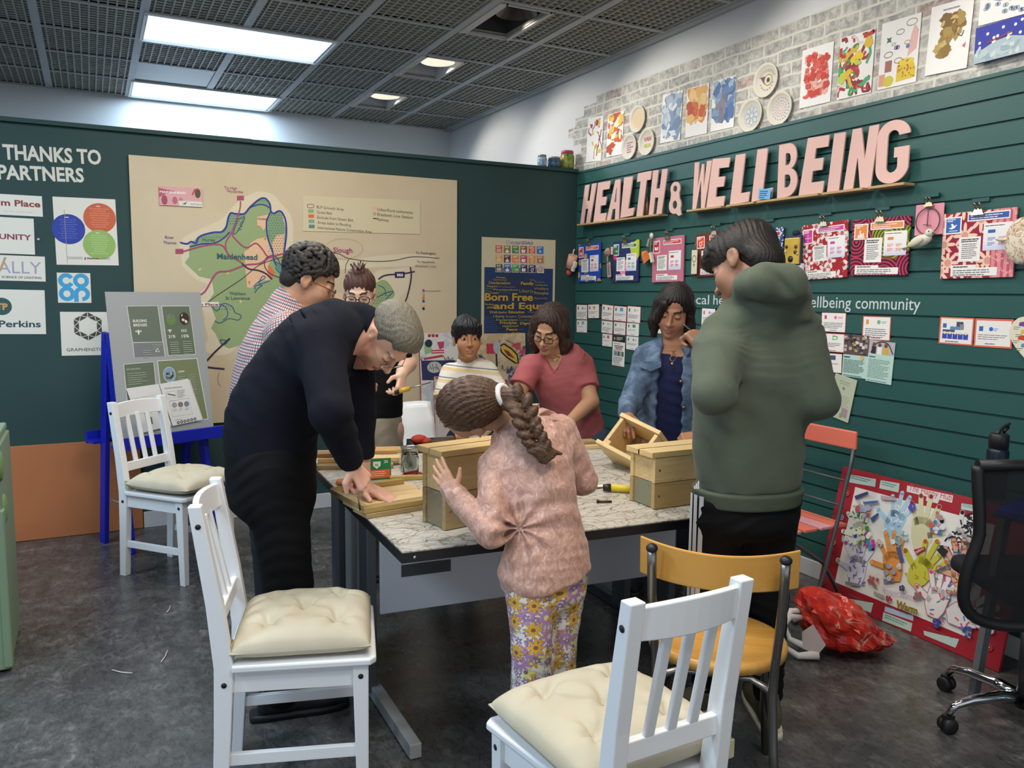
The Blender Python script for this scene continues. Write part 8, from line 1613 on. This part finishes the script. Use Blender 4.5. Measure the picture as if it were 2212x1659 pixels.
 # woman with dark framed glasses and black top
def blacktop():
 base=V(-2.07,-1.36,0); fw,lat=img(-.12,0,1),img(-1,0,-.12)
 pel,wa,ch,up,nk=at(812,930,4.20),at(812,868,4.19),at(803,790,4.17),at(794,738,4.15),at(786,700,4.12); hd=Head(at(777,634,4.06),img(.06,-.38,.92),img(.02,.92,.38),.98,nose=.95,cheek=1.05)
 sL,eL,wL=at(846,752,4.15),at(880,786,4.19),at(868,806,3.96); sR,eR,wR=at(742,752,4.14),at(728,850,4.1),at(752,915,3.98)
 F=body_field([hd.c,pel,eL,wL,eR,wR,at(865,850,3.8),base+Z*.08,sR],.0034); hd.add(F); F.cone(hd.w(0,-.03,-.05),nk,.046,.055,.03); hp=(pel+lat*.08,pel-lat*.08); an=(base+lat*.09+Z*.09,base-lat*.09+Z*.09); kn=((hp[0]+an[0])/2,(hp[1]+an[1])/2); legs(F,hp,kn,an,(.065,.05,.036))
 F.loft([(pel,.115,.10),(wa,.11,.09),(ch,.125,.10),(up,.135,.075),(nk,.055,.055)],lat,fw,.04); arm(F,sL,eL,wL,(.052,.046,.030)); arm(F,sR,eR,wR,(.050,.044,.029))
 hand(F,wL,img(-.02,-.90,.40),img(-.80,-.1,-.35),img(-.35,.1,.85),.98,(.75,.95,1.05,1.1),.5,.02,tcurl=.6); hand(F,wR,wR-eR,V(0,0,-1),img(1,0,0),.95,(.8,.8,.8,.8))
 o=new_body(F,0,'woman with dark framed glasses, tied up hair, black top and beige skirt',SK_FAIR,'#b56a62','#3a2820',hd,base)
 F=body_field([pel,nk,sL,sR,eL,eR],.0045); F.loft([(wa-Z*.07,.135,.118),(wa,.138,.122),(ch,.150,.132),(up,.150,.092),(nk-Z*.02,.07,.065)],lat,fw,.04); F.cone(sL,sL+(eL-sL)*.55,.066,.062,.04); F.cone(sR,sR+(eR-sR)*.55,.066,.060,.04); F.half(wa-Z*.075,(0,0,-1),wa-.3,wa+.3,.006); F.half(nk-Z*.012,(0,0,1),nk-.14,nk+.14,.006); F.wrinkle(wr_noise(31,24,50,.005)); wear('top',F,m_knit('#0d0e11','#15161a','black_jersey',.85),o)
 kb=pel-Z*.36; F=body_field([pel+Z*.1,kb],.0045); F.loft([(wa-Z*.055,.128,.112),(pel,.138,.122),(pel-Z*.15,.140,.125),(kb,.138,.122)],lat,fw,.02); F.half(kb+Z*.01,(0,0,-1),kb-.3,kb+.3,.004); F.wrinkle(wr_noise(33,26,40,.006,(0,.1,1))); wear('skirt',F,m_knit('#9a9282','#a59d8c','stone_cotton',.85),o)
 DK=mat('#1d1a1a',.5,name='black_flat'); [shoe(o,a,fw,DK,mat('#0f0e0e',.5),.24,laces=False)for a in an]
 F=Field(hd.c-.20,hd.c+.22,.0034); hd.E(F,(0,-.020,.044),(.0795,.101,.088),.01); hd.E(F,(0,.106,-.050),(.079,.056,.112),.008,'d')
 hd.E(F,(0,.01,.120),(.030,.040,.022),.015); r=random.Random(3)
 for i in range(16):
  a=r.uniform(0,2*PI); b=V(.012*math.cos(a),.01+.02*math.sin(a),.125); hd.C(F,b,b+V(.030*math.cos(a),.025*math.sin(a)-.0,r.uniform(.018,.042)),.007,.0025,.003)
 for k in(-1,1):hd.E(F,(k*.090,-.004,-.018),(.032,.028,.038),.006,'d'); hd.E(F,(k*.078,.055,-.02),(.02,.03,.05),.008,'d')
 hd.E(F,(0,-.06,-.112),(.09,.09,.058),.012,'d'); F.wrinkle(strand(hd)); wear('hair',F,m_hair('#2b1c1a','#6a4338','auburn_hair',(320,70,60),.4),o,uv=hd.loc,relax=1)
 hd.glasses(o,'#1f1512',.0024,(.0255,.0185),-.006,.101); hd.lashes(o)
 b=MB(); a=at(852,848,3.90); c=at(868,846,3.90); b.tube([a,c],[.012,.014],mat('#d0a52f',.35),12); tq=thing('screwdriver','yellow and black screwdriver in the hand of the woman in the black top','screwdriver',tuple(a)); B_=V(*a)
 b=MB(); ax=nrm(at(930,826,3.96)-a); b.tube([ax*0,ax*.02],[.011,.013],M_BLK,12); b.build('handle_end',tq); b=MB(); b.tube([ax*.02,ax*.075],[.012,.012],mat('#d0a52f',.35),12); b.build('handle',tq); b=MB(); b.tube([ax*.07,ax*.185],.0032,mat('#a5a09a',.3,.9),8); b.build('shaft',tq)
 # boy in the striped tee
def boy():
 base=V(-1.71,-1.60,0); fw,lat=img(.12,0,1),img(-1,0,.12); pel,wa,ch,up,nk=at(1018,950,4.18),at(1018,890,4.17),at(1016,825,4.15),at(1013,795,4.13),at(1010,776,4.12)
 hd=Head(at(1009,732,4.08),img(.22,-.06,.97),img(-.01,.99,.06),.86,jaw=.92,cheek=1.12,nose=.82,ear=1.08,open=1,gaze=.0)
 sR,eR,wR=at(972,805,4.14),at(955,872,4.08),at(985,925,3.98); sL,eL,wL=at(1053,803,4.14),at(1080,852,4.06),at(1088,895,3.95)
 hp=(pel+lat*.06,pel-lat*.06); an=(base+lat*.07+Z*.07,base-lat*.07+Z*.07); kn=((hp[0]+an[0])/2,(hp[1]+an[1])/2)
 F=body_field([hd.c,pel,eL,wL,eR,wR,an[0],an[1]],.0028); hd.add(F); F.cone(hd.w(0,-.03,-.05),nk,.040,.046,.02); F.loft([(pel,.09,.075),(wa,.085,.07),(ch,.095,.07),(up,.088,.052),(nk,.04,.04)],lat,fw,.03); arm(F,sR,eR,wR,(.034,.030,.022)); arm(F,sL,eL,wL,(.034,.030,.022)); legs(F,hp,kn,an,(.06,.045,.03))
 hand(F,wR,wR-eR,V(0,0,-1),img(1,0,0),.75,(.6,.6,.6,.6)); hand(F,wL,wL-eL,V(0,0,-1),img(-1,0,0),.75,(.6,.6,.6,.6))
 o=new_body(F,0,'small boy in striped tee looking at the camera from behind the table',m_skin('#a8754f','boy_brown_skin',.45,'#a0603f',.25),'#a3614f','#140d0b',hd,base); hd.eyes(o)
 F=body_field([pel,nk,sL,sR,eL,eR],.0036); F.cone(sR,sR+(eR-sR)*.8,.050,.055,.03); F.cone(sL,sL+(eL-sL)*.8,.050,.055,.03)
 for s_,e_ in((sR,eR),(sL,eL)):p_=s_+(e_-s_)*.86; F.half(p_,e_-s_,p_-.075,p_+.075,.003)
 F.loft([(pel-Z*.03,.108,.09),(wa,.107,.088),(ch,.112,.084),(up,.104,.066),(nk-Z*.006,.055,.052)],lat,fw,.03); F.half(nk+Z*.006,(0,0,1),nk-.1,nk+.1,.003)
 F.wrinkle(wr_noise(41,30,60,.004)); wear('tee_shirt',F,m_stripes(),o)
 F=body_field([pel,an[0],an[1]],.005); F.loft([(pel-Z*.06,.10,.085),(pel,.10,.085)],lat,fw,.03); legs(F,hp,kn,an,(.07,.055,.045)); wear('trousers',F,m_knit('#2a3038','#323944','grey_blue_cloth'),o); [shoe(o,a,fw,mat('#39404a',.6),mat('#c9c9c4',.5),.20,laces=False)for a in an]
 F=Field(hd.c-.17,hd.c+.17,.003); hd.E(F,(0,-.018,.046),(.088,.112,.098),.01); hd.E(F,(0,.055,.070),(.070,.056,.045),.03); hd.E(F,(0,.098,-.060),(.080,.085,.092),.008,'d')
 for k in(-1,1):hd.E(F,(k*.095,-.006,-.030),(.032,.032,.046),.008,'d'); hd.E(F,(k*.080,.055,-.03),(.020,.03,.05),.008,'d')
 hd.E(F,(0,-.06,-.115),(.09,.09,.05),.012,'d')
 for i in range(11):x=-.062+i*.0124; hd.C(F,(x,.088-.25*x*x*10*.1,.075),(x*.96+.003*math.sin(i*2.3),.097-.9*x*x*4,.034+.008*math.sin(i*3.7)),.010,.004,.006)
 F.wrinkle(strand(hd,(260,140),.0018,'round')); wear('hair',F,m_hair('#07070a','#17171e','black_straight_hair',(160,160,50),.32),o,uv=hd.loc,relax=1)
 # woman in the dusty pink tee
def pinktee():
 base=V(-1.17,-1.52,0); fw,lat=img(-.28,0,.96),img(-.96,0,-.28); pel,wa,ch,up,nk=at(1246,955,4.46),at(1236,890,4.43),at(1212,815,4.38),at(1203,772,4.34),at(1195,748,4.30)
 hd=Head(at(1188,712,4.24),img(-.42,-.5,.76),img(-.05,.83,.55),.98,cheek=1.05)
 sR,eR,wR=at(1147,792,4.30),at(1116,858,4.22),at(1135,905,4.02); sL,eL,wL=at(1258,790,4.38),at(1276,868,4.26),at(1228,914,4.08)
 hp=(pel+lat*.085,pel-lat*.085); an=(base+lat*.09+Z*.09,base-lat*.09+Z*.09); kn=((hp[0]+an[0])/2,(hp[1]+an[1])/2)
 F=body_field([hd.c,pel,eL,wL,eR,wR,an[0],an[1],sR,sL,at(1200,935,3.95)],.0034); hd.add(F); F.cone(hd.w(0,-.03,-.05),nk,.047,.056,.03); F.loft([(pel,.15,.12),(wa,.125,.105),(ch,.14,.105),(up,.138,.080),(nk,.058,.055)],lat,fw,.04); arm(F,sR,eR,wR,(.048,.042,.028)); arm(F,sL,eL,wL,(.048,.043,.028)); legs(F,hp,kn,an,(.09,.06,.04))
 hand(F,wL+nrm(wL-eL)*.01,wL-eL-Z*.05,img(-.2,-.3,-.9),img(-.3,.9,.2),.95,(.6,.7,.8,.8)); hand(F,wR+nrm(wR-eR)*.01,wR-eR,V(0,0,-1),img(1,.2,0),.95,(.6,.7,.8,.8))
 o=new_body(F,0,'woman in dusty pink v neck tee and glasses looking down by the goals poster',SK_OLIVE,'#a85f58','#2a1a14',hd,base)
 F=body_field([pel,nk,sL,sR,eL,eR],.0042); F.cone(sR,sR+(eR-sR)*.62,.066,.066,.04); F.cone(sL,sL+(eL-sL)*.62,.066,.066,.04)
 for s_,e_ in((sR,eR),(sL,eL)):p_=s_+(e_-s_)*.66; F.half(p_,e_-s_,p_-.085,p_+.085,.003)
 F.loft([(pel+Z*.03,.158,.128),(wa,.150,.125),(ch,.160,.132),(up,.154,.098),(nk-Z*.01,.075,.07)],lat,fw,.04)
 F.half(pel+Z*.035,(0,0,-1),pel-.3,pel+.3,.005); F.half(nk+Z*.012,(0,0,1),nk-.13,nk+.13,.004)
 v0,v1=at(1190,757,4.20),at(1193,806,4.215)
 for q in np.linspace(0,1,7):p_=v0+(v1-v0)*q; F.cone(p_-fw*.05,p_+fw*.10,.052*(1-q)+.005,.060*(1-q)+.005,.003,'d')
 F.wrinkle(wr_noise(51,22,46,.006,img(.3,.9,0))); wear('tee_shirt',F,m_knit('#a5585a','#ae6163','dusty_pink_jersey',.85),o)
 F=body_field([pel,an[0],an[1]],.005); F.loft([(pel-Z*.1,.16,.13),(pel+Z*.045,.152,.122)],lat,fw,.03); legs(F,hp,kn,an,(.10,.075,.055)); wear('jeans',F,m_knit('#3c4858','#4a586a','blue_jean_cloth'),o); [shoe(o,a,fw,mat('#25252a',.6),mat('#b9b9b4',.5),.25,laces=False)for a in an]
 F=Field(hd.c-.24,hd.c+.22,.0038); hd.E(F,(0,-.024,.048),(.090,.108,.092),.01); hd.E(F,(0,-.07,-.05),(.086,.065,.085),.03)
 for k,zz in((-1,-.115),(1,-.13)):hd.C(F,(k*.075,.012,.03),(k*.088,.0,-.07),.034,.034,.03); hd.C(F,(k*.088,.0,-.07),(k*.078,.015,zz),.034,.022,.03)
 hd.E(F,(-.008,.118,-.050),(.064,.095,.100),.012,'d'); hd.E(F,(0,.10,.035),(.058,.045,.045),.012,'d')
 def fo(x,y,z):L=hd.loc(np.stack([x,y,z],1)); return-.003*np.sin(L[:,2]*95+4*np.sin(L[:,0]*40)+3*np.sin(L[:,1]*50))*np.clip(-L[:,2]*9+.2,0,1)
 F.wrinkle(strand(hd,(240,130),.0022,'round')); F.wrinkle(fo); wear('hair',F,m_hair('#1a100c','#4a3226','dark_brown_wavy_hair',(150,150,40),.4),o,uv=hd.loc,relax=1)
 hd.glasses(o,'#15121a',.0022,(.025,.0165),-.008,.102); hd.lashes(o)
 b=MB(); B=np.array(o['_b']); P=[hd.w(-.05,.0,-.135),hd.w(-.035,.05,-.155),at(1198,777,4.21),at(1210,772,4.215),hd.w(.055,.0,-.14)]; b.tube([p-B for p in P],.0016,mat('#c9a45a',.25,.9),6); b.ball(tuple(at(1199,778,4.205)-B),.006,mat('#e0cfa0',.2,.8),8,6); b.build('necklace',o)
 # woman in the denim jacket
def denim():
 base=V(-.85,-2.22,0); fw,lat=img(-.35,0,.94),img(-.94,0,-.35); pel,wa,ch,up,nk=at(1452,985,4.02),at(1449,905,4.0),at(1450,812,3.97),at(1451,765,3.95),at(1453,742,3.93)
 hd=Head(at(1456,671,3.88),img(-.35,-.42,.84),img(.03,.9,.45),.98)
 sR,eR,wR=at(1398,776,3.96),at(1361,872,3.84),at(1353,893,3.66); sL,eL,wL=at(1506,776,3.99),at(1535,880,3.92),at(1510,938,3.72)
 hp=(pel+lat*.085,pel-lat*.085); an=(base+lat*.09+Z*.09,base-lat*.09+Z*.09); kn=((hp[0]+an[0])/2,(hp[1]+an[1])/2)
 F=body_field([hd.c,pel,eL,wL,eR,wR,an[0],an[1],sR,sL,at(1335,930,3.55),at(1470,955,3.65)],.0034); hd.add(F); F.cone(hd.w(0,-.03,-.05),nk,.046,.056,.03); F.loft([(pel,.14,.11),(wa,.12,.10),(ch,.135,.105),(up,.135,.080),(nk,.056,.055)],lat,fw,.04); arm(F,sR,eR,wR,(.045,.038,.027)); arm(F,sL,eL,wL,(.045,.038,.027)); legs(F,hp,kn,an,(.085,.058,.038))
 hand(F,wR,img(-.12,-.55,.80),img(.15,-.75,-.45),img(.9,-.2,.2),.95,(.25,.55,.6,.6),.5,.06,tcurl=.4); hand(F,wL,img(-.85,-.22,.35),img(-.1,-.75,-.5),img(-.2,.5,.7),.95,(.15,.7,.8,.9),.3,.05)
 o=new_body(F,0,'dark haired woman in denim jacket holding an open wooden box',m_skin('#a8765a','warm_tan_skin',.48,'#a0624a',.25),'#9c5f58','#1a100e',hd,base)
 F=body_field([pel,nk,sL,sR],.0042); F.loft([(pel,.150,.118),(wa,.138,.118),(ch,.150,.124),(up,.142,.092),(nk-Z*.03,.085,.075)],lat,fw,.03); F.half(nk-Z*.028+fw*.0,nrm(V(0,0,1)+fw*.25),nk-.2,nk+.2,.004); F.wrinkle(wr_noise(61,26,52,.005)); wear('top',F,m_knit('#161a38','#1c2144','navy_jersey',.8),o)
 F=body_field([pel,nk,eL,wL,eR,wR,sL,sR],.0042); F.loft([(pel+Z*.03,.166,.140),(wa,.158,.142),(ch,.172,.146),(up,.166,.112),(nk-Z*.0,.088,.085)],lat,fw,.03); F.cone(sR,eR,.066,.054,.04); F.cone(eR,wR+nrm(eR-wR)*.01,.054,.040,.012); F.cone(sL,eL,.066,.054,.04); F.cone(eL,wL,.054,.040,.012); F.half(pel+Z*.03,(0,0,-1),pel-.35,pel+.35,.004); F.half(nk+Z*.022,nrm(V(0,0,1)-fw*.3),nk-.15,nk+.15,.004)
 for q in np.linspace(0,1,9):p_=at(1452,735,3.84)+(at(1438,985,3.86)-at(1452,735,3.84))*q+fw*.03; F.cone(p_-fw*.06,p_+fw*.16,.050+.030*(1-q)*0+.018*q,.062+.018*q,.012,'d')
 F.cone(nk-lat*.072-Z*.004,nk-lat*.085+fw*.075-Z*.055,.020,.016,.008,flat=nrm(lat+Z*.6),fl=.5); F.cone(nk+lat*.072-Z*.004,nk+lat*.088+fw*.075-Z*.055,.020,.016,.008,flat=nrm(-lat+Z*.6),fl=.5); F.wrinkle(wr_noise(62,30,60,.0055)); jk=wear('denim_jacket',F,m_denim(),o)
 B=np.array(o['_b']); m_c=mat('#8a6a44',.3,.8,name='copper_button')
 for x,y,dp in((1471,824,3.815),(1477,880,3.83)):b=MB(); c=at(x,y,dp)-B; b.ball(tuple(c),(.009,.009,.009),m_c,12,8); b.build('button',jk)
 for x,y,dp,k in((1405,790,3.835,-.1),(1502,800,3.86,.1)):
  b=MB(); c=at(x,y,dp)-B; X=nrm(CR+CF*k*3); Y=nrm(CU); M=frame(c,X,Y,np.cross(X,Y)); b.prism([(-.05,.02),(-.05,-.006),(0,-.026),(.05,-.006),(.05,.02)],-.004,.003,m_denim(),M); b.build('pocket_flap',jk)
 F=body_field([pel,an[0],an[1]],.005); F.loft([(pel-Z*.1,.15,.12),(pel+Z*.02,.145,.115)],lat,fw,.03); legs(F,hp,kn,an,(.095,.07,.05)); wear('trousers',F,m_knit('#16181f','#1d2028','black_jean_cloth'),o); [shoe(o,a,fw,mat('#1f1f22',.6),mat('#3a3a3a',.5),.25,laces=False)for a in an]
 F=Field(hd.c-.24,hd.c+.21,.0036); hd.E(F,(0,-.022,.046),(.086,.104,.090),.01); hd.E(F,(0,-.07,-.045),(.084,.058,.085),.03); hd.C(F,(.070,.020,.04),(.082,.035,-.06),.030,.030,.02); hd.C(F,(.082,.035,-.06),(.076,.050,-.120),.030,.016,.02); hd.C(F,(.035,.085,.060),(.066,.070,-.03),.020,.022,.02); hd.C(F,(-.076,-.005,.03),(-.084,.0,-.07),.024,.024,.02); hd.C(F,(-.084,.0,-.07),(-.078,.02,-.115),.024,.014,.02)
 hd.E(F,(-.020,.118,-.045),(.060,.085,.098),.012,'d'); hd.E(F,(-.022,.10,.030),(.045,.045,.045),.012,'d'); F.wrinkle(strand(hd,(260,150),.0018,'round')); wear('hair',F,m_hair('#0c0908','#251b17','black_bob_hair',(150,150,30),.35),o,uv=hd.loc,relax=1)
 hd.lashes(o); b=MB(); P=[hd.w(-.055,.0,-.13),at(1447,775,3.835),at(1452,783,3.83),at(1462,772,3.835),hd.w(.05,.0,-.135)]; b.tube([p-B for p in P],.0015,mat('#c9a45a',.25,.9),6); b.ball(tuple(at(1452,786,3.825)-B),.007,mat('#d8b76a',.25,.9),8,6); b.build('necklace',o)
 # girl in the velvet top seen from behind
def girl():
 base=V(-2.07,-3.48,0); fw,lat=img(-.32,0,-.95),img(.95,0,-.32); pel,wa,m1,ch,up,nk=at(1178,1215,2.340),at(1172,1130,2.340),at(1162,1050,2.360),at(1148,980,2.400),at(1135,930,2.440),at(1104,905,2.450)
 hd=Head(at(1016,884,2.420),img(-.85,-.3,-.43),img(-.516,.32,.795),.945,cheek=1.1,nose=.8,jaw=.95)
 sL,eL,wL=at(1070,1008,2.360),at(1058,1150,2.260),at(984,1068,2.350); sR,eR,wR=at(1212,932,2.470),at(1260,1040,2.480),at(1195,1035,2.660)
 hL,hR=at(1146,1245,2.310),at(1212,1240,2.370); kL,kR=at(1148,1400,2.280),at(1203,1400,2.370); aL,aR=at(1146,1668,2.300),at(1203,1630,2.400)
 F=body_field([hd.c,pel,eL,wL,eR,wR,aL,aR,at(935,990,2.320)],.003); hd.add(F); F.cone(hd.w(0,-.03,-.06),nk,.040,.048,.02); F.loft([(pel,.095,.08),(wa,.09,.075),(m1,.092,.078),(ch,.105,.078),(up,.098,.058),(nk,.045,.042)],lat,fw,.03); arm(F,sL,eL,wL,(.036,.032,.022)); arm(F,sR,eR,wR,(.036,.032,.022)); legs(F,(hL,hR),(kL,kR),(aL,aR),(.068,.046,.03))
 hand(F,wL,img(-.55,.72,-.25),img(.2,-.1,-.95),img(.75,.6,.15),.72,(.12,.14,.2,.3),-.1,.10,tcurl=.2); hand(F,wR,wR-eR,img(-1,0,0),Z,.78,(.5,.6,.6,.6))
 o=new_body(F,0,'girl in pink velvet top and floral leggings leaning on a wooden box, back to camera',SK_GIRL,'#b5706a','#4a3428',hd,base)
 F=body_field([pel-Z*.04,nk,eL,wL,eR,wR,sL,sR],.0038); F.loft([(pel-Z*.03,.138,.128),(pel+Z*.03,.126,.112),(wa,.112,.095),(m1,.112,.094),(ch,.122,.094),(up,.112,.074),(nk+V(0,0,-.004),.055,.052)],lat,fw,.03); F.cone(sL,eL,.052,.044,.03); F.cone(eL,wL+nrm(wL-eL)*.03,.043,.031,.010); F.cone(sR,eR,.052,.044,.03); F.cone(eR,wR,.044,.032,.010); F.cone(nk-Z*.03,nk+nrm(hd.c-nk)*.012,.056,.048,.02); n_=nrm(nrm(hd.c-nk)+Z*.5); F.half(nk+n_*.022,n_,nk-.055,nk+.055,.004); F.half(pel-Z*.045,nrm(V(0,0,-1)+lat*.30),pel-.25,pel+.25,.006)
 F.wrinkle(wr_noise(71,17,40,.011,img(.45,.85,.2))); F.wrinkle(wr_noise(73,34,70,.0045,img(-.5,.8,0)))
 def gather(x,y,z):
  q=np.stack([x,y,z],1)-(wa-fw*.06-lat*.09); r_=np.linalg.norm(q,axis=1); a=np.arctan2(q@CU,q@CR); return .007*np.sin(a*9+r_*20)*np.exp(-(r_/.11)**2)
 F.wrinkle(gather); wear('velvet_top',F,m_velvet(),o)
 F=body_field([pel,aL,aR],.004); F.loft([(pel-Z*.075,.108,.098),(pel,.108,.09)],lat,fw,.03); F.ell(at(1205,1262,2.300),(.052,.05,.06),.03); legs(F,(hL,hR),(kL,kR),(aL,aR),(.078,.055,.066),.025); F.wrinkle(wr_noise(75,34,70,.003)); wear('leggings',F,m_floral(),o,uv=multi_uv([(hL+Z*.06,aL,-fw,.062),(hR+Z*.06,aR,-fw,.062)]))
 [shoe(o,a,fw,mat('#c9c4c0',.6),mat('#dcd8d2',.5),.20,laces=False)for a in(aL,aR)]
 F=Field(np.minimum(hd.c,at(1090,1010,2.350))-.18,np.maximum(hd.c,at(1230,850,2.200))+.16,.0034); hd.E(F,(0,-.020,.040),(.083,.106,.092),.01); hd.E(F,(0,-.085,.02),(.052,.040,.050),.03); hd.E(F,(0,.106,-.050),(.076,.060,.10),.010,'d')
 for k in(-1,1):hd.E(F,(k*.088,-.010,-.022),(.026,.024,.032),.006,'d')
 hd.E(F,(0,-.02,-.115),(.09,.10,.050),.012,'d'); B=np.array(o['_b'])
 pth=[at(1082,858,2.355),at(1108,858,2.330),at(1130,884,2.295),at(1140,920,2.275),at(1156,950,2.265),at(1170,974,2.265)]; P=smooth(pth,5); vz=nrm(np.array(pth[0])-hd.c)
 def fs(x,y,z):L=hd.loc(np.stack([x,y,z],1)); a=np.arctan2(L[:,0],L[:,2]-.02); return-.0018*np.sin(a*34+5*np.sin(L[:,1]*22))-.0010*np.sin(a*75+4*np.sin(L[:,1]*31))
 F.wrinkle(fs); F.cone(hd.w(0,-.10,.02),pth[0],.034,.026,.02); F.cone(pth[0],pth[1],.024,.030,.012)
 for i in range(5,len(P)-1,3):
  t=nrm(np.array(P[i+1])-np.array(P[i-1])); sd=nrm(np.cross(t,CF))
  for k in(-1,1):
   j=min(len(P)-2,i+(1 if k>0 else 0)); c=np.array(P[j])+sd*(.019*k)-CF*.006; ax=nrm(t*.8-sd*k*.9); a2=nrm(np.cross(ax,CF)); sc=1.12-.45*i/len(P); F.ell(c,(.030*sc,.0165*sc,.024*sc),.003,A=np.stack([ax,a2,np.cross(ax,a2)]))
 for q,dp in(((1212,980),2.26),((1196,990),2.25),((1178,1002),2.25),((1168,1000),2.255),((1186,996),2.245)):F.cone(pth[-1],at(*q,dp),.022,.004,.010)
 def fp(x,y,z):q=x*33+y*21+z*60; return-.0012*np.sin(q*9+5*np.sin(z*70))
 F.wrinkle(fp,.012); wear('hair',F,m_hair('#2a1b12','#6a4a33','chestnut_hair',(130,26,130),.36),o,uv=hd.loc,relax=1)
 b=MB(); tq=Vector(vz).to_track_quat('Z','Y').to_matrix().to_4x4(); M=Matrix.Translation(Vector(np.array(pth[0])-B+vz*.012))@tq; n=24
 b.tube([tuple(M@Vector((.029*math.cos(a),.031*math.sin(a),0)))for a in np.linspace(0,2*PI,n+1)],.0085,mat('#dedad2',.7),10,False); b.build('hair_tie',o)
 b=MB(); b.ball(tuple(hd.w(-.084,-.006,-.034)-B),.004,mat('#c9b9c4',.2,.5),8,6); b.build('earring',o)
for f_ in(teen,navy,checked,blacktop,boy,pinktee,denim,girl):f_()
bpy.context.view_layer.update()
